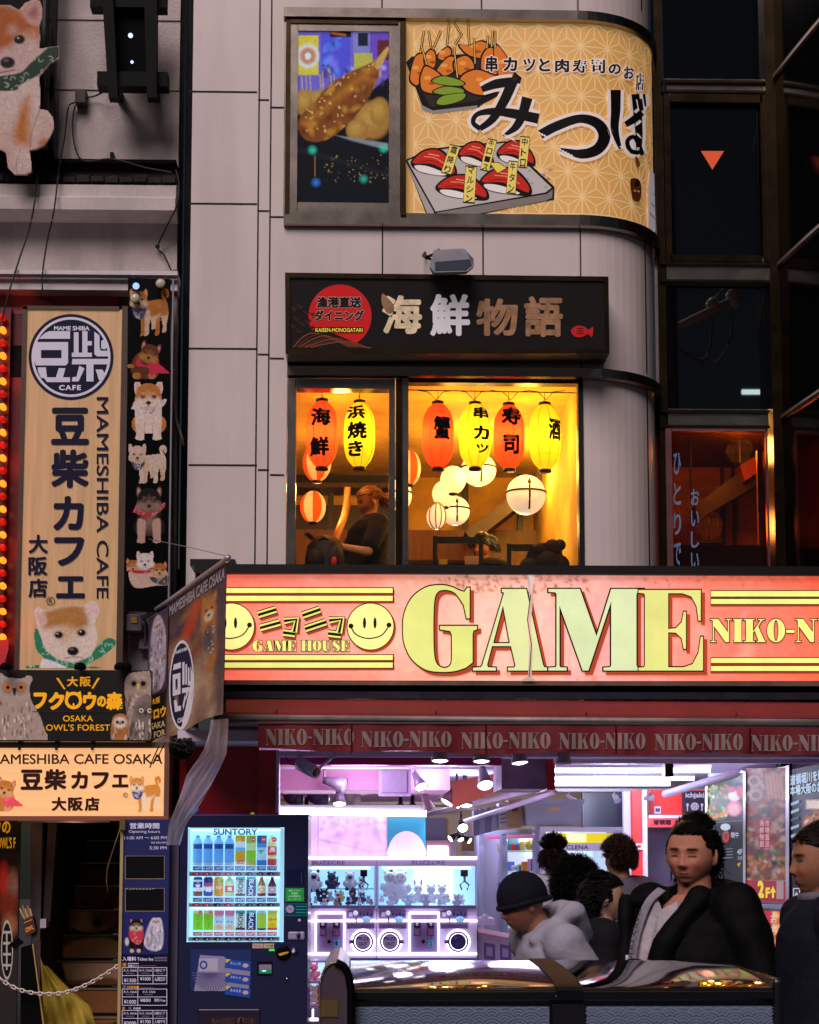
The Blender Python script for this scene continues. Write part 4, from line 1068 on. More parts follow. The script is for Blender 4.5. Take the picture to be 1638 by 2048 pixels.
# ================================================================== printed puppies and owls
TAN, CRM, PNK, DRK = '#b87434', '#dcc6ba', '#d89a98', '#1a1210'
def pup_head(r, cx, cy, w, top=TAN, low=CRM, ear=None, eye=DRK, tilt=0.0, nose=DRK, blur=1.0):
 ear = ear or top
 c, s_ = math.cos(tilt), math.sin(tilt)
 T = lambda x, y: (cx + (x * c - y * s_) * w, cy + (x * s_ + y * c) * w)
 Q = lambda *p: [T(*k) for k in p]
 for sg in (-1, 1):
  r.pol(Q((.28 * sg, -.42), (.40 * sg, -.62), (.50 * sg, -.58), (.54 * sg, -.30), (.46 * sg, -.08), (.3 * sg, -.15)), low if ear == low else ear, 2.5)
  r.pol(Q((.34 * sg, -.38), (.43 * sg, -.52), (.48 * sg, -.42), (.45 * sg, -.18)), PNK, .06 * w + 1, True, .75)
 r.pol(Q((-.40, -.32), (-.2, -.47), (0, -.50), (.2, -.47), (.40, -.32), (.50, .02), (.47, .25), (.3, .42), (.12, .50), (-.12, .50), (-.3, .42), (-.47, .25), (-.5, .02)), top, 2.5)
 for sg in (-1, 1): r.ell(*T(.32 * sg, .24), .22 * w, .20 * w, low, .9, tilt, .95)
 r.ell(*T(0, .28), .24 * w, .23 * w, low, .7, tilt); r.ell(*T(0, .05), .10 * w, .22 * w, low, 1.2, tilt, .45)
 for sg in (-1, 1):
  r.ell(*T(.20 * sg, -.12), .08 * w, .04 * w, low, 1.0, tilt, .5)
  r.ell(*T(.21 * sg, .0), .085 * w, .07 * w, '#6a4428', .7, tilt, .6); r.ell(*T(.21 * sg, .0), .062 * w, .055 * w, eye, .35, tilt); r.ell(*T(.195 * sg - .01, -.02), .014 * w, .014 * w, '#d8d8e0', .5, tilt)
 r.ell(*T(0, .23), .095 * w, .075 * w, nose, .3, tilt); r.ell(*T(-.02, .205), .03 * w, .018 * w, '#6a6468', .8, tilt, .7)
 r.lin(Q((0, .30), (0, .37)), max(1, .02 * w), '#3a2420', 1.5); r.lin(Q((-.12, .40), (0, .375), (.12, .40)), max(1, .02 * w), '#5a3a34', 1.5, .8, True)
def scarf(r, pts, col='#27523a', pat='#c8d4cc', n=12, sz=3.0):
 r.pol(pts, col, 2); r.clip(pts)
 x0, y0 = np.min(pts, 0); x1, y1 = np.max(pts, 0); rg = random.Random(int(x0 * 3 + y0))
 for i in range(n):
  x, y = rg.uniform(x0, x1), rg.uniform(y0, y1); a = rg.uniform(0, 6)
  r.lin([(x + sz * math.cos(a + t) * (1 - t * .12), y + sz * math.sin(a + t) * (1 - t * .12)) for t in (0, 1, 2, 3, 4)], max(1.0, sz * .28), pat, 1.0)
 r.clip()
def sit_pup(r, x0, y0, x1, y1, top=TAN, low=CRM, body=None, sc=('#d8d4d8', '#3a3438'), leg=None, tail=True):
 w, h = x1 - x0, y1 - y0; body = body or low; leg = leg or low
 Q = lambda *p: [(x0 + a * w, y0 + b * h) for a, b in p]
 r.ell(x0 + .24 * w, y0 + .72 * h, .2 * w, .15 * h, top, .3); r.ell(x0 + .78 * w, y0 + .72 * h, .2 * w, .15 * h, top, .3)
 r.pol(Q((.22, .35), (.78, .35), (.86, .6), (.80, .85), (.5, .88), (.2, .85), (.14, .6)), body, 2.5)
 r.ell(x0 + .5 * w, y0 + .6 * h, .2 * w, .2 * h, low, 1.0, 0, .7)
 for sg in (-1, 1):
  r.pol(Q((.5 + .10 * sg, .62), (.5 + .33 * sg, .58), (.5 + .34 * sg, .92), (.5 + .37 * sg, .97), (.5 + .28 * sg, 1), (.5 + .12 * sg, .99), (.5 + .12 * sg, .9)), leg, 2.5)
  r.lin(Q((.5 + .1 * sg, .7), (.5 + .12 * sg, .95)), 2, '#8a6450', 3, .5)
 scarf(r, Q((.14, .32), (.25, .40), (.5, .46), (.75, .40), (.88, .30), (.98, .28), (.96, .36), (.8, .45), (.55, .54), (.3, .52), (.1, .46), (.02, .46), (.05, .42)), *sc, n=26, sz=w * .05)
 pup_head(r, x0 + .5 * w, y0 + .24 * h, .72 * w, top, low, low if low == CRM else top)
def stand_pup(r, x0, y0, x1, y1, top=TAN, low=CRM, flip=False, sc=('#4a4a68', '#c8c8d8')):
 w, h = x1 - x0, y1 - y0
 F = (lambda a: 1 - a) if flip else (lambda a: a)
 Q = lambda *p: [(x0 + F(a) * w, y0 + b * h) for a, b in p]
 for a, b in ((.70, .98), (.60, .86), (.88, .92)): r.pol(Q((a - .08, .5), (a + .1, .5), (a + .06, .75), (a + .05, b - .02), (a - .06, b), (a - .04, .8)), low if b < .95 else top, 2.2)
 r.pol(Q((.88, .35), (.80, .12), (.84, .02), (.96, .02), (1, .14), (.95, .22), (.90, .12), (.88, .14), (.98, .38)), top, 2.2)
 r.pol(Q((.30, .32), (.55, .26), (.85, .24), (.97, .36), (.96, .56), (.80, .58), (.55, .62), (.36, .64), (.26, .5)), top, 2.5)
 r.pol(Q((.36, .56), (.6, .58), (.8, .52), (.7, .64), (.4, .68)), low, 5, True, .7)
 for a in (.34, .44): r.pol(Q((a - .06, .5), (a + .08, .5), (a + .05, .8), (a + .04, .96), (a - .08, 1), (a - .06, .9)), top if a < .4 else low, 2.2)
 scarf(r, Q((.10, .34), (.2, .44), (.38, .36), (.42, .48), (.30, .64), (.14, .62), (.06, .46)), *sc, n=14, sz=w * .045)
 pup_head(r, x0 + F(.22) * w, y0 + .24 * h, .44 * w, top, low)
def lie_pup(r, x0, y0, x1, y1, top='#5a3016', low='#a8703c', sc=('#c82a48', '#e86a80')):
 w, h = x1 - x0, y1 - y0; Q = lambda *p: [(x0 + a * w, y0 + b * h) for a, b in p]
 r.pol(Q((.05, .7), (.2, .35), (.5, .3), (.75, .5), (.7, .95), (.2, .98)), top, 2.5); r.ell(x0 + .05 * w, y0 + .66 * h, .1 * w, .05 * h, low, .4)
 for a in (.2, .58): r.ell(x0 + a * w, y0 + .92 * h, .1 * w, .09 * h, low, .4)
 scarf(r, Q((.22, .45), (.4, .65), (.65, .55), (.95, .78), (1, .85), (.7, .85), (.55, .92), (.48, .7), (.2, .65)), *sc, n=8, sz=w * .05)
 pup_head(r, x0 + .52 * w, y0 + .33 * h, .46 * w, top, low, top, tilt=.25)
def owl(r, pts, col, hx, hy, hw, disc='#b8a898', eye='#e0781a', streak='#4a3424', dark='#2a1c14', n=60, beak='#2a2020'):
 r.pol(pts, col, 2.5); r.clip(pts); x0, y0 = np.min(pts, 0); x1, y1 = np.max(pts, 0)
 rg = random.Random(int(x1 + y1))
 for i in range(n):
  x, y = rg.uniform(x0, x1), rg.uniform(hy + hw * .4, y1); L = rg.uniform(4, 11)
  r.lin([(x, y), (x + rg.uniform(-2, 2), y + L)], rg.uniform(1.2, 3), streak if i % 3 else '#e0d4cc', 1.6, .8)
 r.ell(hx, hy, hw * .5, hw * .42, disc, .5);
 for sg in (-1, 1):
  r.ell(hx + sg * hw * .2, hy, hw * .19, hw * .2, streak, .8, 0, .5)
  r.ell(hx + sg * hw * .2, hy - hw * .02, hw * .11, hw * .11, eye, .3); r.ell(hx + sg * hw * .2, hy - hw * .02, hw * .055, hw * .055, '#0c0808', .4)
 r.pol([(hx - hw * .06, hy + hw * .02), (hx + hw * .06, hy + hw * .02), (hx, hy + hw * .25)], beak, 1.5)
 r.nz(.14, 2); r.clip()
# ================================================================== puppy cut-out high on the wall
cu = thing('puppy_cutout', 'large cut-out photo board of a tan puppy in a green scarf', 'sign', P(40, 345, 13.8))
Yc = 13.80
out = [(-40, 12), (0, 10), (20, 10), (38, 20), (50, 6), (68, -2), (80, 2), (85, 18), (84, 36), (78, 52), (80, 75), (78, 98), (100, 94), (118, 92), (118, 118), (100, 126), (85, 145), (78, 152), (80, 180), (80, 208), (79, 218), (95, 221), (106, 235), (108, 256), (99, 275), (88, 290), (72, 298), (59, 300), (62, 325), (63, 342), (52, 349), (28, 348), (16, 335), (14, 320), (12, 305), (0, 298), (-40, 290)]
one('board', lambda b: b.slab(out, Yc, 0.03, mat('board_edge', '#b8a8a8', rough=0.6)), cu)
r = Ras(-40, -4, 120, 352, 1.8)
r.pol(out, '#c9a79c', 2, False); r.clip(out, False)
r.ell(40, 200, 60, 80, '#d8c2ba', .9); r.pol([(38, 215), (60, 190), (62, 260), (58, 300), (38, 300), (24, 270)], '#c07838', 14, True, .7); r.ell(45, 322, 22, 30, '#d4bdb6', .8); r.ell(95, 262, 16, 30, '#cdb2aa', .8); r.ell(90, 288, 12, 12, '#b87038', .9)
r.lin([(40, 300), (28, 340)], 2, '#8a6458', 4, .5); r.lin([(34, 325), (33, 346)], 1.5, '#6a4a44', 1.5, .6); r.lin([(44, 325), (45, 347)], 1.5, '#6a4a44', 1.5, .6); r.lin([(79, 220), (62, 270), (60, 298)], 2, '#7a5040', 4, .6)
r.pol([(-40, 15), (0, 10), (35, 20), (60, 45), (78, 55), (80, 70), (50, 62), (30, 80), (10, 100), (-10, 110), (-40, 110)], '#b0602c', 14); r.ell(62, 70, 22, 14, '#c07038', 1.0); r.ell(60, 110, 24, 38, '#d0b4ac', .9); r.ell(15, 125, 34, 26, '#cbb0aa', .8); r.ell(25, 60, 12, 12, '#c8a090', 1.0, 0, .6)
r.pol([(45, 20), (66, 2), (80, 8), (80, 36), (72, 50), (58, 46)], '#c99a90', 5); r.pol([(55, 28), (68, 12), (76, 18), (72, 40)], '#a86a68', 6, True, .6)
r.ell(39, 79, 11, 9, '#0e0a0a', .35, -.15); r.ell(36, 76, 2, 1.5, '#d0d0d8', .5); r.ell(15, 125, 15, 11.5, '#100c0c', .3); r.ell(12, 121, 5, 2.5, '#6a6468', .9); r.lin([(-5, 146), (14, 143), (30, 140)], 2, '#5a3a38', 2)
scarf(r, [(-40, 158), (0, 152), (40, 145), (62, 125), (85, 105), (100, 93), (119, 91), (119, 118), (100, 127), (80, 148), (40, 170), (34, 180), (4, 182), (-40, 178)], '#23402c', '#a8b4ac', 40, 6)
r.nz(.2, 1); r.nz(.1, 3); r.clip()
r.build('photo_print', plane(Yc), cu)
bb = thing('black_backboard', 'black framed board on the stucco wall behind the puppy cut-out', 'board', P(40, 310, 14.1))
one('panel', lambda b: b.pbox(-200, -120, 86, 306, 14.08, YL, BLACK), bb)
one('frame', lambda b: (b.pbox(100, -120, 110, 312, 14.0, 14.1, BLACK), b.pbox(-200, 298, 108, 312, 14.0, 14.1, BLACK), b.pbox(84, -120, 90, 300, 14.02, 14.1, DARKMETAL)), bb)
br = thing('sign_bracket', 'black ladder-shaped sign bracket with small blue lamps over the stucco wall', 'bracket', P(262, 190, 13.9))
def lad(b):
 for pts in ([(202, -40), (224, -40), (236, 195), (217, 195)], [(287, -40), (314, -40), (313, 195), (294, 195)]): b.slab(pts, 13.72, 0.10, BLACK)
 b.slab([(224, -40), (290, -40), (296, 170), (234, 170)], 13.86, 0.05, MATTE)
 b.pbox(194, 143, 335, 172, 13.78, 13.92, BLACK); b.pbox(180, -20, 332, 14, 13.78, 13.92, BLACK)
 for px in (224, 300): b.pbox(px, 150, px + 10, 170, 13.9, YL, BLACK)
one('bracket_frame', lad, br)
for x, y, s_ in ((258, 17, 4), (261, 71, 5), (264, 124, 3.2), (266, 157, 4)): one('led', lambda b: b.ball(P(x, y, 13.845), (s_ / 257,) * 3, glow('#b8c8ff', 2.2), 10, 6), br)
jb = one('junction_box', lambda b: b.pbox(150, 177, 172, 206, 14.15, YL, mat('box_brown', '#3a2e2a', rough=0.6, var=0.3), 0.01), None, 'small dark junction box on the stucco wall under the bracket', 'box')
def wire(label, pts, r_=0.007, cat='cable'):
 w = catmull([(p[0], p[1]) for p in pts], False, 8); ys = np.interp(np.linspace(0, len(pts) - 1, len(w)), range(len(pts)), [p[2] for p in pts])
 return one('cable', lambda b: b.tube([P(x, y, d) for (x, y), d in zip(w, ys)], r_, CABLE, 6), None, label, cat)
wire('thin black cable hanging from the junction box past the cornice to the wooden sign', [(150, 205, 14.2), (137, 215, 14.18), (130, 270, 14.16), (118, 340, 14.0), (108, 420, 13.9), (95, 480, 13.95), (85, 545, 13.86), (85, 580, 13.85)])
wire('thin black cable crossing the white fascia at the edge of the photo', [(76, 345, 14.0), (70, 400, 13.9), (58, 460, 13.95), (38, 520, 13.9), (18, 585, 13.85), (4, 640, 13.85)])
wire('black cable looping from the bracket along the tiled ledge', [(214, 180, 14.1), (190, 192, 14.2), (155, 203, 14.2), (145, 250, 14.2), (152, 300, 14.15), (170, 322, 14.0), (225, 318, 14.0), (290, 335, 13.98), (345, 345, 13.95)])
wire('black cable falling beside the dark gap to a knot on the wall', [(352, 340, 14.0), (358, 370, 13.95), (354, 410, 13.9), (335, 450, 14.1), (316, 493, 14.2), (328, 510, 14.2), (342, 540, 14.1)])
one('cable_clip', lambda b: (b.pbox(220, 304, 227, 318, 14.1, YL, BLACK), b.ball(P(315, 493, 14.2), 0.02, CABLE, 8, 6)), None, 'small black clip holding the cable over the tiled ledge', 'clip')
# ================================================================== tall wooden cafe sign
wd = thing('cafe_sign', 'tall wood grained sign with round badge, dark lettering and a puppy', 'sign', P(142, 1345, 13.9))
Yw = 13.88
WOODF = mat('sign_frame_brown', '#4a3424', rough=0.5, var=0.2)
def grain(key, col, e=0.12):
 if key in MATS: return MATS[key]
 m = mat(key, col, rough=0.45, var=0.16, vs=3.2, st=(9, 1, 0.35), emit=e); return m
one('frame', lambda b: (b.pbox(37, 612, 46, 1345, Yw, 14.15, WOODF), b.pbox(238, 612, 251, 1345, Yw, 14.15, WOODF), b.pbox(46, 612, 238, 619, Yw, 14.15, WOODF)), wd)
one('sign_face', lambda b: b.pbox(46, 619, 238, 1345, Yw + 0.012, 14.15, grain('wood_face', '#cfa577', .16)), wd)
NAVY = '#1c1c38'
A = Art(plane(Yw + 0.012), 0.03, 0.003, 0.0006)
w4 = zm(0, 540, 3.6575)
A.ell(142, 714, 85, 86, NAVY, n=56); A.ell(142, 714, 79, 80, '#c9c6d8', n=56, e=.2); A.ell(142, 714, 74, 75, NAVY, n=56)
def white(*p): A.poly(w4(*p), '#c9c6d8', e=.2)
def navy(*p): A.poly(w4(*p), NAVY)
white((360, 447), (512, 447), (512, 503), (284, 503), (330, 460)); white((250, 527), (498, 527), (498, 680), (480, 698), (262, 698), (242, 640), (242, 580)); navy((300, 585), (450, 585), (450, 645), (300, 645))
white((275, 712), (335, 712), (345, 790), (300, 790), (280, 745)); white((430, 718), (478, 718), (458, 795), (405, 795)); white((318, 785), (512, 785), (512, 820), (345, 820))
white((540, 455), (575, 455), (575, 620), (540, 620)); white((602, 447), (640, 447), (640, 620), (602, 620)); white((640, 520), (672, 520), (672, 552), (640, 552)); white((525, 605), (672, 605), (672, 636), (525, 636))
white((690, 450), (728, 480), (728, 560), (735, 590), (800, 590), (800, 632), (710, 632), (690, 615)); white((740, 520), (762, 505), (790, 560), (770, 580), (740, 575))
white((530, 650), (805, 650), (800, 690), (525, 690)); white((632, 690), (684, 690), (684, 815), (632, 815)); white((580, 700), (618, 720), (575, 815), (525, 815), (530, 785), (560, 780)); white((700, 728), (748, 728), (775, 770), (735, 812), (722, 800))
A.text('MAME SHIBA', (108, 652, 179, 661), '#c9c6d8', .03, e=.25); A.text('CAFE', (118, 770, 162, 780.5), '#c9c6d8', .04, e=.25, sp=1.2)
for ch, bx in (('豆', (102, 815, 178, 890)), ('柴', (102, 899, 178, 976)), ('カ', (106, 992, 168, 1061)), ('フ', (108, 1074, 169, 1132)), ('エ', (112, 1152, 170, 1197))): A.text(ch, bx, NAVY, .042)
A.text('MAMESHIBA CAFE', [(217, 794), (217, 1197), (193, 1197), (193, 794)], NAVY, .012)
for ch, bx in (('大', (57, 1069, 96, 1107)), ('阪', (56.5, 1113, 95, 1151)), ('店', (56.5, 1157, 95, 1195))): A.text(ch, bx, NAVY, .035)
A.ring(101, 1202, 7.2, 8.6, NAVY); A.text('R', (97.5, 1197, 105, 1207), NAVY, .01)
A.build('lettering', wd)
p8 = zm(0, 1080, 3.276)
head = p8((228, 520), (225, 470), (250, 440), (300, 462), (345, 448), (440, 428), (530, 432), (575, 410), (610, 400), (640, 420), (652, 480), (625, 545), (640, 640), (628, 700), (640, 850), (260, 850), (262, 740), (270, 640), (248, 580))
r = Ras(52, 1198, 234, 1336, 1.5)
scarf(r, p8((228, 590), (255, 600), (300, 720), (420, 790), (500, 800), (600, 735), (690, 650), (745, 650), (752, 690), (650, 770), (560, 822), (640, 832), (640, 850), (180, 850), (180, 820), (330, 815), (240, 720)), '#2c7a58', '#a8d0c0', 60, 5)
r.pol(p8((270, 800), (300, 780), (430, 830), (420, 850), (270, 850)), '#d8d0d4', 3)
r.pol(p8((248, 580), (225, 470), (250, 440), (300, 462), (345, 448), (440, 428), (530, 432), (575, 410), (610, 400), (640, 420), (652, 480), (625, 545), (640, 640), (628, 700), (580, 765), (480, 800), (380, 780), (300, 720), (270, 640)), '#d3bfb2', 2.5)
r.clip(p8((248, 580), (225, 470), (250, 440), (300, 462), (345, 448), (440, 428), (530, 432), (575, 410), (610, 400), (640, 420), (652, 480), (625, 545), (640, 640), (628, 700), (580, 765), (480, 800), (380, 780), (300, 720), (270, 640)))
r.pol(p8((300, 470), (440, 430), (540, 435), (580, 520), (560, 570), (470, 590), (400, 570), (300, 580), (280, 540)), '#a87440', 14); r.ell(*p8((440, 620)), 16, 20, '#c8a482', 1.0, 0, .7); r.pol(p8((235, 480), (290, 490), (310, 540), (270, 560)), '#d2a8a0', 6); r.pol(p8((565, 430), (630, 430), (640, 490), (590, 520)), '#d4b4b0', 8)
for x, y in ((385, 622), (535, 608)): r.ell(*p8((x, y)), 11, 8.5, '#7a563c', .7, 0, .6); r.ell(*p8((x, y)), 8, 6.4, '#120c0c', .35); r.ell(*p8((x - 8, y - 8)), 1.6, 1.4, '#d0d0d8', .5)
r.ell(*p8((478, 728)), 11.5, 9, '#141012', .3); r.ell(*p8((470, 716)), 4, 2, '#6a666c', .8); r.lin(p8((420, 775), (480, 765), (540, 770)), 1.6, '#7a5a50', 2)
r.nz(.2, 1); r.nz(.09, 3); r.clip()
r.build('puppy_print', plane(Yw + 0.012), wd, e=0.2)
# ================================================================== narrow black board with six puppy pictures
pb = thing('puppy_strip_board', 'narrow black hanging board with a column of six puppy photos', 'board', P(298, 1215, 13.82))
Yp = 13.80
one('board', lambda b: (b.slab([(256, 556), (341, 558), (338, 1225), (251, 1222)], Yp, 0.03, mat('gloss_black', '#070709', rough=0.25, spec=.12)), b.pbox(340, 558, 343, 1225, Yp - 0.003, Yp + 0.03, mat('edge_grey', '#8a8490', rough=0.4)), b.pbox(266, 550, 268, 558, Yp, Yp + 0.02, CABLE), b.pbox(331, 550, 333, 558, Yp, Yp + 0.02, CABLE)), pb)
def strip(fn, x0, y0, x1, y1, n='puppy_print'):
 r = Ras(x0, y0, x1, y1, 1.25); fn(r); r.nz(.22, 1); r.nz(.12, 3); r.build(n, plane(Yp), pb, e=0.05)
strip(lambda r: stand_pup(r, 260, 576, 338, 672, '#a8682c', '#c8a890'), 258, 570, 342, 674)
strip(lambda r: lie_pup(r, 257, 682, 338, 758), 255, 676, 341, 762)
strip(lambda r: sit_pup(r, 260, 766, 334, 880), 256, 764, 341, 882)
strip(lambda r: stand_pup(r, 258, 890, 334, 967, '#cdb4a4', '#c8a890', sc=('#3a3a48', '#c8c8d0')), 256, 884, 341, 970)
strip(lambda r: sit_pup(r, 264, 974, 332, 1086, '#16100f', '#8a6a60', body='#141010', leg='#b89488', sc=('#b82a38', '#e8a8a8')), 260, 970, 338, 1088)
def trio(r):
 r.pol(p8((850, 200), (1000, 190), (1090, 200), (1100, 290), (1020, 300), (880, 310)), '#c8a898', 2.5)
 pup_head(r, 266, 1132, 25, '#a8602a', '#c89878'); pup_head(r, 319, 1140, 27, '#a8602a', '#c89878'); pup_head(r, 290, 1122, 32, '#d4c4be', '#d8ccc8')
 scarf(r, p8((850, 195), (950, 200), (990, 190), (980, 215), (900, 220), (855, 210)), '#b82a38', '#e8a8a8', 6, 3); scarf(r, p8((980, 240), (1060, 250), (1095, 230), (1090, 295), (1010, 280)), '#4a4448', '#c8c0c4', 8, 3)
strip(trio, 252, 1100, 340, 1180)
for x, y, s_, L in ((272, 572, 7, 'small round lamp glowing blue white over the first puppy photo'), (270, 597, 10, 'dull round lamp below the blue glowing lamp on the black board'), (321, 567, 10, 'dull round lamp at the upper right corner of the black board')):
 t = thing('round_lamp', L, 'lamp', P(x, y, 13.74), 'round lamps on the puppy board')
 m = glow('#8fb0ff', 1.6) if s_ == 7 else mat('dull_bulb', '#c9c0a8', rough=0.25, var=0.2)
 one('bulb', lambda b: b.ball(P(x, y, 13.73), (s_ / 262, .02, s_ / 262), m, 16, 10), t); one('lamp_holder', lambda b: b.lathe(P(x, y, 13.74), [(s_ / 350, 0), (s_ / 350, .055)], DARKMETAL, 12, (0, 1, 0)), t)
bxs = thing('control_box', 'small grey control box and pipe on the white pier under the black board', 'box', P(285, 1290, 14.0))
one('box', lambda b: (b.pbox(252, 1228, 285, 1262, 14.0, 14.2, GREYPL, .008), b.pbox(262, 1234, 274, 1246, 13.99, 14.0, mat('amber_tag', '#c8902a', rough=.5)), b.pbox(277, 1270, 300, 1298, 14.1, 14.2, GREYPL, .008)), bxs)
one('pipe', lambda b: b.tube([P(284, 1238, 14.0), P(290, 1255, 14.05), P(291, 1290, 14.1)], .012, WHITEPL), bxs)
# ================================================================== column of red bulbs at the edge
ls = thing('bulb_strip', 'vertical strip of red and amber sign bulbs beside the wooden sign', 'light strip', P(4, 1300, 13.95))
one('strip', lambda b: b.pbox(-14, 615, 14, 1300, 14.08, 14.16, RB), ls)
for i in range(26):
 y = 634 + i * 25.6; lit = i % 2 == 1
 one('bulb', lambda b: b.lathe(P(5, y, 14.02), [(0.0, -.03), (.016, -.026), (.026, -.01), (.026, .02), (.02, .06)], glow('#ff7a18', 2.6) if lit else mat('dim_bulb', '#b81818', rough=.2, emit=.35, ecol='#ff2010'), 12, (0, 1, 0)), ls)
for y in (720, 900, 1080, 1250): lamp('bulb_spill', P(10, y, 13.85), 1.1, '#ff3818', .1, parent=ls)
pn = one('red_pennant', lambda b: b.slab([(-10, 1282), (17, 1278), (17, 1298), (8, 1330), (-10, 1330)], 14.0, .01, mat('pennant_red', '#b0202a', rough=.6, emit=.12)), None, 'red and white pennant at the foot of the bulb strip', 'pennant')
# ================================================================== owl sign and cafe fascia sign
ow = thing('owl_sign', 'black fascia sign with owl photos and orange lettering', 'sign', P(120, 1480, 13.6))
Yo = 13.60
one('board', lambda b: b.pbox(-90, 1340, 301, 1481, Yo, Yo + .12, mat('owl_black', '#151211', rough=.35)), ow)
A = Art(plane(Yo), .28, .003, .0006); OR = '#f0a21c'
A.text('大', (134, 1353, 156, 1373), OR, .03, e=.7); A.text('阪', (160, 1353, 182, 1373), OR, .03, e=.7)
for p in (((112, 1356), (117, 1356), (131, 1378), (128, 1379)), ((200, 1356), (195, 1356), (183, 1376), (186, 1378))): A.poly(p, OR, e=.7)
for ch, bx in (('フ', (67, 1385, 94, 1418)), ('ク', (97, 1384, 129, 1420)), ('ウ', (166, 1384, 193, 1420)), ('の', (194, 1392, 212, 1414)), ('森', (212, 1384, 246, 1420))): A.text(ch, bx, OR, .06, e=.8)
A.ring(147, 1401, 11, 17.5, OR, e=.8); A.poly([(131, 1392), (133, 1382), (142, 1387)], OR, e=.8); A.poly([(163, 1392), (161, 1382), (152, 1387)], OR, e=.8); A.ell(147, 1409, 2, 3, OR, e=.8)
A.poly([(238, 1414), (246, 1408), (246, 1416)], '#3a7a2a')
A.text('OSAKA', (126, 1431, 186, 1443), OR, .012, e=.7, sp=1.05); A.text("OWL'S FOREST", (92, 1448.5, 220, 1461.5), OR, .012, e=.7, sp=1.05); A.line([(64, 1423), (255, 1423)], 1, '#3a2f28')
A.build('lettering', ow)
r = Ras(-60, 1342, 95, 1480, 1.5)
owl(r, p8((-190, 880), (-90, 900), (0, 870), (50, 900), (150, 905), (180, 885), (214, 905), (195, 960), (205, 1050), (260, 1150), (300, 1260), (305, 1312), (-190, 1312)), '#a89288', 29, 1376, 66, '#b09a90', '#d8701a', '#5a4034', n=90); r.build('owl_print', plane(Yo), ow, e=.22)
r = Ras(220, 1342, 302, 1480, 1.4)
owl(r, p8((820, 920), (850, 875), (920, 865), (985, 880), (985, 1310), (860, 1310), (830, 1150), (818, 1000)), '#9a8478', 277, 1368, 46, '#a08c80', '#1a1210', '#4a382e', n=60, beak='#d8a83a')
owl(r, p8((875, 1120), (900, 1050), (985, 1020), (985, 1310), (850, 1310)), '#7a6a64', 291, 1422, 42, '#6a5a58', '#d8d0b0', '#3a302c', n=40)
owl(r, p8((735, 1180), (765, 1142), (815, 1142), (838, 1180), (835, 1310), (730, 1310)), '#a86a3a', 240, 1445, 26, '#d8c8c0', '#1a1210', '#8a5a30', n=20); r.build('owl_print', plane(Yo), ow, e=.22)
for x in (12, 160, 240, 252):
 t = thing('dome_lamp', {12: 'black dome lamp over the eagle owl on the owl sign', 160: 'black dome lamp under the puppy picture, over the owl lettering', 240: 'black dome lamp over the barred owl, against the wooden sign edge', 252: 'black ribbed lamp behind the dome lamp over the barred owl'}[x], 'lamp', P(x, 1340, 13.5), 'dome lamps over the owl sign')
 one('lamp_shade', lambda b: b.lathe(P(x, 1339, 13.5 + .1 * (x == 252)), [(.045, 0), (.044, .03), (.03, .048), (0.005, .055)], MATTE, 16), t); one('arm', lambda b: b.tube([P(x, 1336, 13.52), P(x, 1332, 13.85)], .008, MATTE), t)
fs = thing('cafe_fascia_sign', 'glowing wood toned fascia sign with cafe name and two puppies', 'sign', P(150, 1640, 13.65))
Yf = 13.66
one('housing', lambda b: (b.pbox(-140, 1632, 337, 1641, Yf - .015, 13.9, mat('brick_brown', '#8a4a38', rough=.6, emit=.12)), b.pbox(328, 1496, 338, 1632, Yf - .008, 13.9, mat('brown_end', '#7a5040', rough=.6)), b.pbox(-140, 1484, 338, 1496, Yf + .02, 13.9, mat('rail_brown', '#5a4432', rough=.6, var=.2))), fs)
one('sign_face', lambda b: b.pbox(-140, 1496, 328, 1632, Yf, 13.9, mat('fascia_face', '#eab078', rough=.45, var=.10, vs=2.5, st=(.4, 1, 9), emit=.72)), fs)
for x in (36, 110, 182): one('clamp', lambda b: b.pbox(x, 1480, x + 5, 1500, Yf - .02, Yf + .1, DARKMETAL), fs)
A = Art(plane(Yf), .12, .003, .0006); BN = '#3a1c18'
A.text('MAMESHIBA CAFE OSAKA', (-22, 1508, 325, 1528), BN, .014)
for ch, bx in (('豆', (41, 1539, 86, 1580)), ('柴', (88.5, 1538, 133, 1580)), ('カ', (142, 1542.5, 176, 1578)), ('フ', (183, 1544, 218, 1578)), ('エ', (224, 1549, 257, 1575)), ('大', (103, 1594, 133, 1622)), ('阪', (136, 1594, 166, 1622)), ('店', (169, 1594, 199, 1622))): A.text(ch, bx, BN, .045)
A.ring(251, 1590, 4, 5, BN); A.text('R', (249, 1587, 253, 1593), BN)
A.build('lettering', fs)
r = Ras(256, 1546, 326, 1628, 1.2); stand_pup(r, 260, 1552, 322, 1624, '#c07a34', '#d8bca0', sc=('#3a3a68', '#a8a8c8')); r.nz(.1, 2); r.build('puppy_print', plane(Yf), fs, e=.65)
r = Ras(-30, 1552, 50, 1628, 1.4); lie_pup(r, -28, 1556, 46, 1622, '#b0682c', '#c89060', ('#d84858', '#f08898')); r.nz(.1, 2); r.build('puppy_print', plane(Yf), fs, e=.65)
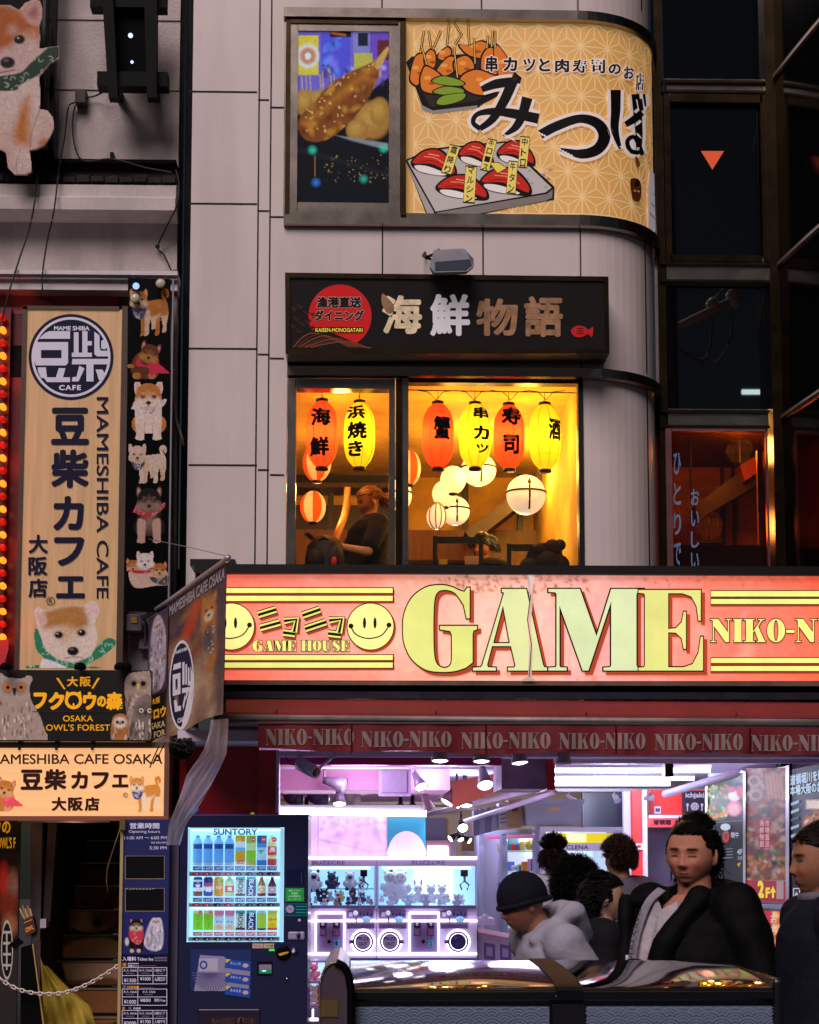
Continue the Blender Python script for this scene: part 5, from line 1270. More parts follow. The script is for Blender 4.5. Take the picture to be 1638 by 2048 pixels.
# ================================================================== lanterns and people's room upstairs
def LT(col, e):
 """lit paper: lets the lamp inside shine through"""
 key = 'lantern_%s_%.1f' % (col[1:], e)
 if key in MATS: return MATS[key]
 m = mat(key, col, rough=0.8, emit=e * .42, spec=.05, var=.16, vs=45, st=(.02, .02, 1))
 n, l = m.node_tree.nodes, m.node_tree.links
 tr = n.new('ShaderNodeBsdfTranslucent'); tr.inputs[0].default_value = (*lin(col), 1)
 ad = n.new('ShaderNodeMixShader'); ad.inputs[0].default_value = 0.6
 l.new(n['Principled BSDF'].outputs[0], ad.inputs[1]); l.new(tr.outputs[0], ad.inputs[2]); l.new(ad.outputs[0], n['Material Output'].inputs[0])
 return m
def paper_lantern(name, px, py0, py1, wpx, Y, col, e, label, group, chars=None, cpos=None, ribs=True, dark='#1a0c06', cap='#0c0a0a'):
 c0, c1 = P(px, py0, Y), P(px, py1, Y); h = c0.z - c1.z; r = wpx / 2 / 3600 * Y
 t = thing(name, label, 'lantern', ((c0.x + c1.x) / 2, Y, c1.z), group)
 cx, cz = (c0.x + c1.x) / 2, (c0.z + c1.z) / 2
 n = 40
 def rad(u):                                   # u -1..1
  return r * (1 - abs(u) ** 4.5) ** 0.5 * (0.62 + 0.38 * (1 - abs(u) ** 3)) if abs(u) < 1 else 0
 prof = []
 for i in range(n + 1):
  u = -0.965 + 1.93 * i / n
  prof.append((rad(u) + (0.0022 if i % 2 else 0), cz + u * h / 2))
 one('paper_shade', lambda b: b.lathe((cx, Y, 0), prof, LT(col, e), 36, caps=False), t)
 lamp('bulb_light', (cx, Y, cz), 3.6 * e, '#ffe8b8', .03, parent=t)
 CP = mat('lantern_cap', cap, rough=0.4)
 one('top_cap', lambda b: b.lathe((cx, Y, cz + h * .475), [(r * .40, 0), (r * .40, .02), (r * .3, .025)], CP, 20), t)
 one('bottom_cap', lambda b: b.lathe((cx, Y, cz - h * .475), [(r * .40, 0), (r * .42, -.018), (r * .40, -.024), (r * .3, -.026)], CP, 20), t)
 one('wire', lambda b: (b.tube([(cx, Y, cz + h * .5), (cx, Y, cz + h * .5 + .10)], .003, CABLE, 5), b.tube([(cx - .02, Y, cz + h * .5), (cx, Y, cz + h * .5 + .05), (cx + .02, Y, cz + h * .5)], .002, CABLE, 4)), t)
 if ribs:
  def rb_(b):
   for a in (-2.1, -1.35, -.6): b.tube([(cx + (rad(u) + .003) * math.cos(a), Y + (rad(u) + .003) * math.sin(a), cz + u * h / 2) for u in np.linspace(-.95, .95, 16)], .0018, mat('lantern_rib', '#8a3a10', rough=.7), 4)
  one('rib', rb_, t)
 if chars:
  def proj(px_, py_, lift=0.0):
   d = rays(px_, py_); tt = Y / d[..., 1]; x = d[..., 0] * tt; z = d[..., 2] * tt + CAM.z
   u = np.clip((z - cz) / (h / 2), -.96, .96); rr = np.array([rad(k) for k in u]) + .004 + lift
   dx = np.clip((x - cx) / np.maximum(rr, 1e-4), -.985, .985)
   return np.stack([cx + dx * rr, Y - rr * np.sqrt(1 - dx * dx), z], -1)
  A = Art(proj, 0.0, 0.002, .0001, .8)
  for ch, bx in zip(chars, cpos): A.text(ch, bx, dark, .045)
  A.build('lettering', t)
 return t
ROW = 'lanterns with writing in the upper window'
RED, AMB = '#fa6a2c', '#f4e028'
paper_lantern('paper_lantern', 644, 800, 938, 64, 14.35, RED, 1.0, 'orange red lantern with two characters, leftmost in the narrow window', ROW, '海鮮', ((622, 821, 662, 858), (620, 880, 659, 917)))
paper_lantern('paper_lantern', 719, 803, 938, 63, 14.35, AMB, 1.15, 'yellow lantern with three characters in the narrow window', ROW, '浜焼き', ((694, 815, 730, 844), (694, 850, 734, 884), (696, 888, 726, 918)))
paper_lantern('paper_lantern', 876, 805, 939, 64, 14.35, RED, 0.95, 'orange red lantern with one large character, leftmost in the wide window', ROW, '蟹', ((866, 838, 900, 886),))
paper_lantern('paper_lantern', 950, 806, 938, 65, 14.35, AMB, 1.3, 'yellow lantern with three characters between two red lanterns', ROW, '串カツ', ((945, 818, 976, 844), (945, 858, 977, 886), (950, 894, 976, 912)))
paper_lantern('paper_lantern', 1018, 808, 941, 63, 14.35, RED, 1.0, 'orange red lantern with two characters, between the yellow lanterns of the wide window', ROW, '寿司', ((1001, 819, 1040, 857), (1004, 876, 1036, 914)))
paper_lantern('paper_lantern', 1090, 807, 943, 64, 14.35, AMB, 1.15, 'yellow lantern with one character near the ochre wall', ROW, '酒', ((1094, 842, 1120, 886),))
one('cord_rail', lambda b: [b.tube([P(x, 781, 14.35), P(x + 20, 784, 14.35), P(x + 36, 800, 14.35), P(x + 50, 784, 14.35), P(x + 74, 781, 14.35)], .004, CABLE, 5) for x in (836, 912, 986, 1056)] and b.tube([P(815, 780, 14.36), P(1160, 786, 14.36)], .005, CABLE, 5), None, 'black cord looped along the top of the wide window above the lanterns', 'cord')
def round_lantern(px, py, rpx, ry, Y, label, m, group='round lanterns deep in the dining room', stripes=None, extra=None, cap=True):
 c = P(px, py, Y); r, rz = rpx / 3600 * Y, ry / 3600 * Y
 t = thing('round_lantern', label, 'lantern', c, group)
 def sh(b):
  n, k = 32, 16; v = []; f = []
  for i in range(k + 1):
   a = math.pi * (0.06 + .88 * i / k)
   for j in range(n): w = 2 * math.pi * j / n; v.append((c.x + r * math.sin(a) * math.cos(w), Y + r * math.sin(a) * math.sin(w), c.z + rz * math.cos(a)))
  for i in range(k):
   for j in range(n):
    q_ = (i * n + j, (i + 1) * n + j, (i + 1) * n + (j + 1) % n, i * n + (j + 1) % n)
    b.add([v[x] for x in q_], [(0, 1, 2, 3)], stripes[(j // 4) % 2] if stripes else m, True)
 one('paper_shade', sh, t)
 lamp('bulb_light', c, .8, '#fff0d0', .03, parent=t)
 if cap: one('bottom_cap', lambda b: b.lathe((c.x, Y, c.z - rz * .99), [(r * .32, .02), (r * .34, -.01), (r * .2, -.015)], mat('lantern_cap', '#0c0a0a'), 16), t)
 if extra: one('iron_strap', lambda b: extra(b, c, r, rz, Y), t)
 return t
WARM, CREAM_L = LT('#ffe6a8', 1.05), LT('#fff0cc', 1.4)
OS = (LT('#f2601c', .9), LT('#ffd890', .85))
round_lantern(634, 925, 29, 40, 15.6, 'orange and cream striped lantern half hidden behind the left red lantern', WARM, 'striped round lanterns', OS, None)
round_lantern(626, 1014, 26, 33, 15.8, 'orange and cream striped lantern hanging lowest in the narrow window', WARM, 'striped round lanterns', OS, None)
round_lantern(820, 936, 22, 36, 15.6, 'orange and cream striped lantern cut by the window post', WARM, 'striped round lanterns', OS, None)
def strap(b, c, r, rz, Y):
 IR = mat('iron', '#1a140e', rough=.6)
 b.tube([(c.x + r * 1.01 * math.cos(a), Y + r * 1.01 * math.sin(a), c.z + rz * .12) for a in np.linspace(0, 2 * math.pi, 33)], .009, IR, 5, False)
 b.tube([(c.x + r * .1, Y - r * 1.01 * math.sin(a), c.z + rz * math.cos(a)) for a in np.linspace(.9, 2.5, 14)], .009, IR, 5)
 b.lathe((c.x + r * .1, Y - r * .82, c.z + rz * .55), [(.022, -.02), (0.002, .03)], IR, 8)
SL = mat('frosted_lamp', '#fff4dc', rough=.5, emit=.75)
round_lantern(1052, 990, 40, 41, 15.2, 'big frosted globe lamp with iron straps in front of the ochre wall', SL, None, None, strap, False)['group'] = 'round lanterns deep in the dining room'
round_lantern(800, 990, 24, 34, 15.9, 'cream globe lamp half behind the window post', CREAM_L, extra=strap, cap=False)
round_lantern(906, 960, 26, 29, 16.2, 'white round lantern, upper of the diagonal pair in the middle of the room', CREAM_L)
round_lantern(889, 988, 25, 28, 16.4, 'white round lantern, lower of the diagonal pair in the middle of the room', CREAM_L)
round_lantern(957, 940, 36, 34, 16.6, 'large bright globe lamp behind the middle yellow lantern', SL, extra=strap, cap=False)
round_lantern(873, 1034, 20, 26, 15.9, 'small white lantern in a rope net below the diagonal pair', SL, cap=False, extra=lambda b, c, r, rz, Y: [b.tube([(c.x + r * 1.05 * math.cos(a) * math.sin(t_), Y - r * 1.05 * math.sin(a), c.z + rz * 1.08 * math.cos(t_)) for t_ in np.linspace(.2, 2.9, 10)], .006, mat('rope', '#8a6a3a'), 5) for a in (.5, 1.1, 1.7, 2.4)])
round_lantern(910, 1022, 30, 30, 16.9, 'strapped cream globe lamp behind the rope netted lantern', SL, extra=strap, cap=False)
for (px, py, Y, e, c) in ((682, 870, 14.9, 20, '#ffb458'), (900, 860, 14.9, 14, '#ffc050'), (1060, 880, 14.85, 26, '#ffd058'), (960, 930, 16.0, 40, '#ffd878'), (1075, 950, 16.6, 42, '#ffcc50'), (650, 990, 16.2, 34, '#ffba68'), (1040, 1050, 15.4, 12, '#ffd880')):
 lamp('room_glow', P(px, py, Y), e, c, .10, parent=dw)
CHW = mat('chair_black', '#14100d', rough=.4)
def chair(px0, px1, pyt, Y, label):
 a, c = P(px0, pyt, Y), P(px1, pyt, Y); t = thing('dining_chair', label, 'chair', ((a.x + c.x) / 2, Y, 2.95), 'black chairs at the wide window')
 w = c.x - a.x
 one('backrest', lambda b: (b.box(a.x, a.x + .035, Y, Y + .035, 2.95, a.z, CHW), b.box(c.x - .035, c.x, Y, Y + .035, 2.95, c.z, CHW), b.box(a.x + .036, c.x - .036, Y + .004, Y + .03, a.z - .06, a.z - .005, CHW), b.box(a.x + .036, c.x - .036, Y + .004, Y + .03, a.z - .30, a.z - .24, CHW)), t)
 one('seat', lambda b: b.box(a.x, c.x, Y + .036, Y + .42, 3.37, 3.42, CHW, .01), t)
 for x in (a.x, c.x - .035): one('leg', lambda b: b.box(x, x + .035, Y + .38, Y + .415, 2.95, 3.37, CHW), t)
chair(866, 966, 1072, 14.7, 'black ladder back chair in the middle of the wide window')
chair(1014, 1090, 1087, 14.75, 'black chair with a dark coat over its back')
tb = thing('dining_table', 'dark dining table with small boxes on it at the wide window', 'table', (P(850, 1130, 15).x, 15.2, 2.95))
one('tabletop', lambda b: b.pbox(810, 1120, 1000, 1127, 14.95, 15.5, BROWN), tb)
one('leg', lambda b: b.pbox(900, 1127, 910, 1290, 15.2, 15.3, BROWN), tb)
for x0, x1, y0, c, L in ((878, 895, 1118, '#d8a830', 'small yellow box on the dining table'), (930, 958, 1112, '#c8a070', 'clear plastic menu stand on the dining table')): one('table_box', lambda b: b.pbox(x0, y0, x1, 1128, 14.92, 15.0, mat('tb' + c[1:], c, rough=.4, emit=.1)), None, L, 'box')
ct = MB()
for p_, r_ in (((1105, 1096), .075), ((1080, 1100), .06), ((1120, 1090), .05), ((1095, 1125), .11), ((1060, 1135), .09), ((1118, 1130), .09)): ct.ball(P(*p_, 14.72), (r_, r_ * .6, r_), mat('coat_cloth', '#100e10', rough=.9), 14, 9)
ct.slab([(1058, 1100), (1084, 1086), (1112, 1083), (1129, 1090), (1124, 1102), (1132, 1160), (1030, 1160)], 14.70, .06, MATS['coat_cloth'])
tag(ct.build('coat'), 'dark coat hung over the back of the chair by the ochre wall', 'coat')
bk = thing('backpack', 'black backpack with red tag in the narrow window', 'backpack', P(650, 1150, 14.5))
def bp(b):
 NB = mat('nylon_black', '#121013', rough=.55, var=.3, bump=.4, bs=18)
 prof = [(.0, 0), (.15, .01), (.17, .1), (.165, .25), (.14, .36), (.08, .42), (0, .44)]
 b.lathe(P(650, 1176, 14.55), prof, NB, 20, ry=.6); b.ball(P(632, 1120, 14.48), (.09, .05, .10), NB); b.ball(P(668, 1118, 14.5), (.08, .05, .12), NB)
 b.tube([P(636, 1084, 14.5), P(648, 1074, 14.48), P(660, 1084, 14.5)], .012, NB)
one('bag', bp, bk)
one('tag', lambda b: b.ball(P(668, 1122, 14.42), (.022, .012, .035), mat('tag_red', '#c01c18', rough=.4, emit=.2)), bk)
one('wall_pipe', lambda b: b.tube([P(694, 975, 16.5), P(694, 1010, 16.5), P(688, 1035, 16.3), P(670, 1080, 16.0)], .035, mat('duct', '#b07a48', rough=.4, var=.2), 10), None, 'ochre duct bending down the dining room wall', 'pipe')
# ================================================================== drinks machine
vm = thing('vending_machine', 'dark blue drinks vending machine with a lit display of bottles and cans', 'vending machine', P(488, 2048, 13.6) * 1.0)
vm.location.z = 0
YV = 13.55
z3 = zm(340, 1600, 4.57)
VB = mat('machine_blue', '#161b42', rough=0.28, var=0.12, vs=2, coat=.2)
va, vc = P(361, 1632, YV), P(617, 1632, YV); ztop = (va.z + vc.z) / 2
wx0, wz1 = P(376, 1655, YV).x, P(470, 1655, YV).z; wx1, wz0 = P(567, 1884, YV).x, P(470, 1884, YV).z
def vbody(b):
 b.box(va.x, vc.x, YV + .34, YV + .72, .04, ztop, VB); b.box(va.x, wx0, YV, YV + .34, .04, ztop, VB); b.box(wx1, vc.x, YV, YV + .34, .04, ztop, VB)
 b.box(wx0, wx1, YV, YV + .34, wz1, ztop, VB); b.box(wx0, wx1, YV, YV + .34, .04, wz0, VB)
 b.box(va.x - .012, va.x - .001, YV + .03, YV + .7, .04, ztop, BLACK)
 b.box(va.x - .005, vc.x + .005, YV - .006, YV + .72, ztop, ztop + .012, mat('machine_edge', '#3a4080', rough=.4))
one('cabinet', vbody, vm)
one('foot_plinth', lambda b: b.box(va.x + .02, vc.x - .02, YV + .05, YV + .68, 0, .04, BLACK), vm)
CYAN = mat('display_back', '#bfe4ee', rough=.5, emit=.62)
def disp(b):
 b.box(wx0, wx1, YV + .22, YV + .335, wz0, wz1, CYAN); b.box(wx0, wx0 + .012, YV + .01, YV + .22, wz0, wz1, CYAN); b.box(wx1 - .03, wx1, YV + .01, YV + .22, wz0, wz1, CYAN)
 b.box(wx0, wx1, YV + .01, YV + .22, wz1 - .006, wz1, CYAN); b.box(wx0, wx1, YV + .01, YV + .22, wz0, wz0 + .006, CYAN)
one('display_case', disp, vm)
one('display_light', lambda b: [b.pbox(380, y, 562, y + 3, YV + .16, YV + .18, glow('#e8fbff', 2.2)) for y in (1659, 1754, 1815)], vm)
YP = YV + .10
def bottle(b, x, py0, py1, w, bands, prof='b'):
 c0, c1 = P(x, py0, YP), P(x, py1, YP); h = c0.z - c1.z; r = w / 2 / 3600 * YP
 PR = {'b': [(.42, 1), (.42, .95), (.40, .94), (.75, .84), (1, .76), (1, .66), (.94, .62), (1, .58), (1, .04), (.9, 0)], 'c': [(.8, 1), (.86, .985), (1, .93), (1, .05), (.88, 0)], 'g': [(.36, 1), (.36, .9), (.5, .8), (1, .55), (1, .04), (.9, 0)], 'x': [(1, 1), (1, 0)]}[prof]
 k = []
 for i in range(len(PR) - 1):
  (r0, t0), (r1, t1) = PR[i], PR[i + 1]
  cuts = sorted({t0, t1} | {e for e, _ in bands if min(t0, t1) < e < max(t0, t1)}, reverse=True)
  for a_, c_ in zip(cuts[:-1], cuts[1:]):
   f = lambda t: r0 + (r1 - r0) * ((t - t0) / (t1 - t0) if t1 != t0 else 0)
   m = (a_ + c_) / 2; col = next((cc for e, cc in bands if m <= e), bands[-1][1])
   b.lathe((c0.x, YP, c1.z), [(f(a_) * r, a_ * h), (f(c_) * r, c_ * h)], mat('drink_' + col[1:], col, rough=.25, emit=.42), 14, caps=(i == 0))
XS = [395.8, 416.6, 437.8, 459.3, 480.5, 502, 523.4, 544.6]
WAT = [(.1, '#b8c8d8'), (.56, '#6aa8e0'), (.72, '#2a5a9a'), (.93, '#8ac0ee'), (1, '#5aa0d8')]
ROWS = [(1671, 1731, [(WAT, 'b')] * 4 + [([(.12, '#e8e0e0'), (.48, '#d8a020'), (.6, '#78b8e0'), (.8, '#e8e8f0'), (1, '#e0a830')], 'x'), ([(.16, '#b8a848'), (.5, '#8ac828'), (.75, '#c8e0a0'), (1, '#98c848')], 'x'), ([(.18, '#3a78c0'), (.6, '#b8d0e8'), (.75, '#5a90d0'), (1, '#3a5a98')], 'x'), ([(.22, '#c83a48'), (.34, '#d8d890'), (.64, '#d84848'), (1, '#dfe0a0')], 'b')]),
  (1754, 1792, [([(.25, '#8a5a40'), (.45, '#e0e0e8'), (.75, '#1a3a80'), (.86, '#d8e0e8'), (1, '#1a4a90')], 'c'), ([(.3, '#4a5aa0'), (.5, '#d0d8f0'), (.7, '#c05078'), (1, '#2a3a80')], 'c'), ([(.6, '#e09a30'), (.8, '#d8a848'), (1, '#e8c020')], 'c'), ([(.2, '#c8dc90'), (.55, '#e06050'), (.8, '#d8e4a8'), (1, '#8ad0b0')], 'b'), ([(.12, '#7a3030'), (.85, '#d4dccc'), (1, '#58a8b0')], 'x'), ([(.12, '#5a2030'), (.85, '#22386a'), (1, '#58a8b0')], 'x'), ([(.15, '#8a3018'), (.55, '#e0d0a8'), (1, '#a8682c')], 'g'), ([(.15, '#38183a'), (.5, '#c8a8a8'), (1, '#5a1838')], 'g')]),
  (1821, 1860, [([(.85, '#8ad428'), (1, '#d8e8c0')], 'x'), ([(.85, '#8ad428'), (1, '#d8e8c0')], 'x'), ([(.2, '#e8c0a0'), (.75, '#c8dce8'), (1, '#e88aa8')], 'x'), ([(.2, '#e8c0a0'), (.75, '#c8dce8'), (1, '#e88aa8')], 'x'), ([(.12, '#7a3030'), (.85, '#d4dccc'), (1, '#58a8b0')], 'x'), ([(.12, '#5a2030'), (.85, '#22386a'), (1, '#58a8b0')], 'x'), ([(.1, '#3a3a50'), (.85, '#a8c838'), (1, '#b8d0d8')], 'c'), ([(.12, '#d84828'), (.6, '#e8c028'), (.85, '#e8d058'), (1, '#c8d060')], 'x')])]
for y0, y1, items in ROWS:
 for x, (bands, pr) in zip(XS, items):
  if pr == 'x':
   def card(b):
    a_, c_ = P(x - 9.2, y0, YP), P(x + 9.2, y1, YP); h = a_.z - c_.z; lo = 0
    for e, cc in bands: b.box(a_.x, c_.x, YP, YP + .05, c_.z + lo * h, c_.z + e * h, mat('drink_' + cc[1:], cc, rough=.25, emit=.42)); lo = e
   one('drink_sample', card, vm)
  else: one('drink_sample', lambda b: bottle(b, x, y0, y1, 18.5 if pr != 'g' else 17, bands, pr), vm)
A = Art(plane(YP - .06), .45, .001, .0001)
for i in (4, 5):
 for y0 in (1758, 1825): A.text('BOSS' if i == 4 else 'BLACK', [(XS[i] + 6, y0 + 1), (XS[i] + 4, y0 + 34), (XS[i] - 6, y0 + 33), (XS[i] - 3, y0)], '#1a2a40' if i == 4 else '#e0e4f0', .02)
A.text('COLA', (388, 1775, 404, 1783), '#f0f0f0', .03); A.text('.600', (472, 1720, 488, 1729), '#d04838', .03)
A.ell(395.8, 1770, 5, 5, '#e8e8f0'); A.poly([(391, 1769), (401, 1769), (400, 1766), (392, 1766)], '#d03030')
A.ell(540, 1715 - 12, 1, 1, '#ffffff')
for x in (502, 523.4, 544.6): A.ell(x + 4, 1679, 5, 5, '#e06060'); A.line([(x + 1, 1679), (x + 7, 1679)], 1.4, '#f0e0e0')
for x in XS[:2]: A.ell(x + 5, 1825, 4.5, 4.5, '#e07070'); A.text('りょくちゃ', [(x + 3, 1832), (x + 3, 1855), (x - 2, 1855), (x - 2, 1832)], '#3a8a28', .02)
for x in XS[:4]:
 A.text('天然水', (x - 8, 1691, x + 8, 1698), '#1a3a78', .04); A.line([(x - 7, 1724), (x + 7, 1724)], 1.6, '#6a88a8'); A.line([(x - 6, 1728), (x + 6, 1728)], 1.4, '#6a88a8')
A.text('とろ〜り', (537, 1836, 553, 1841), '#5a3010', .04); A.ell(545, 1850, 6, 4, '#e0b020'); A.poly([(515, 1700), (529, 1700), (522, 1708)], '#48b878'); A.text('C', (474, 1675, 482, 1683), '#f0d048', .06)
for x in XS[2:4]: A.text('マイルド', (x - 7, 1829, x + 7, 1834), '#c84878', .04); A.text('カフェ', (x - 6, 1841, x + 6, 1846), '#38506a', .04); A.ell(x, 1853, 6, 4, '#e8b088')
for x, c in ((XS[6], '#f0e0c0'), (XS[7], '#f0d8d8')): A.ell(x, 1779, 6, 3.2, '#8a5028'); A.ell(x, 1779, 4.6, 2.2, c)
A.text('オレンジ', (432, 1772, 444, 1778), '#fff0d0', .04); A.poly([(440, 1762), (447, 1759), (446, 1766)], '#3a9a38'); A.text('桃', (455, 1774, 464, 1782), '#f8e0d8', .05)
A.text('フルーツ', (411, 1766, 423, 1772), '#e03858', .05); A.text('炭酸', (411, 1776, 423, 1784), '#f0f0ff', .05); A.text('梅', (540, 1694, 550, 1704), '#f8e0d8', .05)
A.build('drink_lettering', vm)
RAIL = mat('button_rail', '#a08a8a', rough=.4, metal=.3, var=.1, emit=.05)
A = Art(plane(YV + .02), .3, .003, .0001)
A.text('SUNTORY', (427, 1657.5, 515, 1670), '#1d6f9c', .028, e=.3)
for k, (y0, y1, pr, bg_, red) in enumerate(((1732.5, 1741, ['140', '140', '140', '140', '160', '160', '170', '170'], '#243a78', (0, 1, 2, 3)), (1795.5, 1803.5, ['140', '140', '150', '150', '140', '140', '150', '150'], '#243a78', (0, 1, 3)), (1864, 1871.5, ['130', '130', '130', '130', '140', '140', '140', '150'], '#b03a58', ()))):
 yb = (1743.5, 1752) if k == 0 else ((1806, 1813.5) if k == 1 else (1874, 1881.5))
 one('button_rail', lambda b: b.pbox(377, yb[0], 560, yb[1], YV + .022, YV + .06, RAIL, .004), vm)
 for i, x in enumerate(XS):
  A.rect(x - 10, y0, x + 9, y1, bg_); A.text(pr[i] + '円', (x - 8.5, y0 + 1.5, x + 8, y1 - 1.3), '#c8d0f0', .03)
  ym = (yb[0] + yb[1]) / 2
  A.ell(x - 4, ym, 7, 3.4, '#1c1418', e=0); A.ell(x - 4, ym, 5.6, 2.4, '#e01c30' if i in red else '#2a2438', e=.9 if i in red else .05); A.ell(x - 2, ym + .6, 2, .9, '#d8b8c8', e=.3)
A.build('price_lettering', vm)
one('display_pane', lambda b: b.pbox(376, 1655, 567, 1884, YV + .004, YV + .008, CLEAR), vm)
A = Art(plane(YV), .08, .002, .0001)
A.rect(571, 1776, 608, 1803, '#1f8a3c', e=.3)
for i, t_ in enumerate(('地球にやさしい', '節電型', 'LED照明と', 'ヒートポンプ')): A.text(t_, (577 + (i == 1) * 6, 1779 + i * 5.8, 602 - (i == 1) * 6, 1783 + i * 5.8), '#c0e8c0', .02)
A.rect(570, 1807, 614, 1832, '#0d6a6a', e=.2); A.rect(571.5, 1808.5, 612.5, 1830.5, '#123a58'); A.ell(580, 1818, 8, 8, '#a898b8'); A.line([(576, 1816), (584, 1820)], 1.6, '#6a5a88')
for y in (1813, 1819, 1825): A.line([(592, y), (611, y)], 1.8, '#2a9a88')
A.rect(505, 1887, 526, 1896.5, '#c8a898'); A.rect(527, 1887, 548, 1896.5, '#c0a890'); A.text('アルミかん', (507, 1889, 524, 1894.5), '#8a3a3a', .02); A.text('つり銭', (533, 1889, 546, 1894.5), '#5a4a68', .02)
A.rect(538, 1898, 549, 1902, '#48e838', e=.9)
A.rect(514, 1923, 545, 1951, '#0a0c18', e=0); A.rect(518, 1929, 543, 1946, '#8a7a98', e=.1); A.rect(518, 1939, 543, 1947, '#1a8a60', e=.6); A.rect(524, 1940.5, 532, 1943, '#d0ffe8', e=1.0)
A.rect(573, 1740, 608, 1770, '#12163a'); A.line([(603, 1746), (603, 1766)], 1, '#4a4a80')
A.build('panel_lettering', vm)
one('coin_slot', lambda b: (b.pbox(576, 1863, 609, 1879, YV - .012, YV, mat('lilac_plastic', '#a294b8', rough=.3), .01), b.lathe(P(597, 1871, YV - .012), [(.026, 0), (.022, -.006)], VB, 16, (0, 1, 0), ry=.6)), vm)
one('return_lever', lambda b: (b.lathe(P(567, 1906, YV), [(.055, 0), (.055, -.012), (.04, -.015)], BLACK, 20, (0, 1, 0)), b.slab([(556, 1908), (560, 1912), (577, 1906), (577, 1903), (565, 1905)], YV - .022, .008, mat('lever_orange', '#d8902a', rough=.4, emit=.15))), vm)
one('lock', lambda b: (b.lathe(P(589, 1902, YV), [(.03, 0), (.028, -.01)], VB, 16, (0, 1, 0)), b.lathe(P(587, 1903, YV - .01), [(.015, 0), (.012, -.006)], WHITEPL, 12, (0, 1, 0)), b.lathe(P(599, 1841, YV), [(.013, 0), (.01, -.008)], WHITEPL, 12, (0, 1, 0)), b.lathe(P(574, 1958, YV), [(.014, 0), (.008, -.012)], STEEL, 12, (0, 1, 0))), vm)
A = Art(plane(YV), .12, .004, .0001)
A.poly([(381, 1899), (502, 1899), (502, 1982), (381, 1982)], '#2a3468', e=.05); A.poly([(400, 1910), (448, 1913), (452, 1918), (502, 1924), (497, 1982), (388, 1982)], '#8f86a8')
for i in range(22):
 a_ = math.pi * (.0 + i / 21); A.line([(424, 1946), (424 + 40 * math.cos(a_), 1946 + 36 * math.sin(a_))], [.8, 2.2], '#5a5484')
A.rect(398, 1917, 436, 1943, '#b0a8c0'); A.ell(407, 1930, 8, 9, '#2a50b0'); A.ell(407, 1930, 4.5, 5, '#c8a0a8')
for y0, t_ in ((1918, 'チェック!'), (1946, 'スキャン!'), (1972, 'もらえる')):
 A.poly([(452, y0), (502, y0 + 6), (500, y0 + 24), (449, y0 + 17)], '#2a4aa8'); A.poly([(452, y0), (462, y0 + 1), (452, y0 + 8)], '#d8c040'); A.text(t_, [(461, y0 + 5), (482, y0 + 7), (481, y0 + 13), (460, y0 + 11)], '#c0c8e8', .02); A.ell(491, y0 + 13, 6, 4, '#c8a898')
A.build('poster', vm)
one('delivery_flap', lambda b: (b.pbox(396, 2018, 520, 2075, YV - .008, YV, mat('flap_dark', '#241a34', rough=.3), .008), b.lathe(P(482, 2042, YV - .008), [(.028, 0), (.027, -.003)], mat('flap_gold', '#6a4c3a', rough=.4), 20, (0, 1, 0))), vm)
A = Art(plane(YV - .008), 0, .003); A.text('飲みもの取出口', (424, 2035, 468, 2048), '#6a4c3a', .01); A.text('1', (479, 2035, 485, 2049), '#241a34', .04); A.text('ゴミ箱へ', (490, 2035, 512, 2048), '#6a4c3a', .01); A.build('flap_lettering', vm)
lamp('display_spill', P(470, 1770, YV - .25), 3.2, '#bfeaff', .2, parent=vm)
one('plastic_lump', lambda b: (b.ball(P(388, 1622, 13.75), (.045, .04, .04), mat('clear_lump', '#8d90b8', rough=.1, spec=.8), 12, 8), b.ball(P(370, 1624, 13.7), (.03, .03, .03), BLACK, 10, 8)), None, 'crumpled clear plastic lump on top of the drinks machine', 'plastic')
tg = one('yellow_tennis_ball', lambda b: b.ball(P(505, 1629, 13.75), .018, mat('ball_yellow', '#b8d020', rough=.6, emit=.2), 12, 8), None, 'tiny yellow green ball on top of the drinks machine', 'ball')
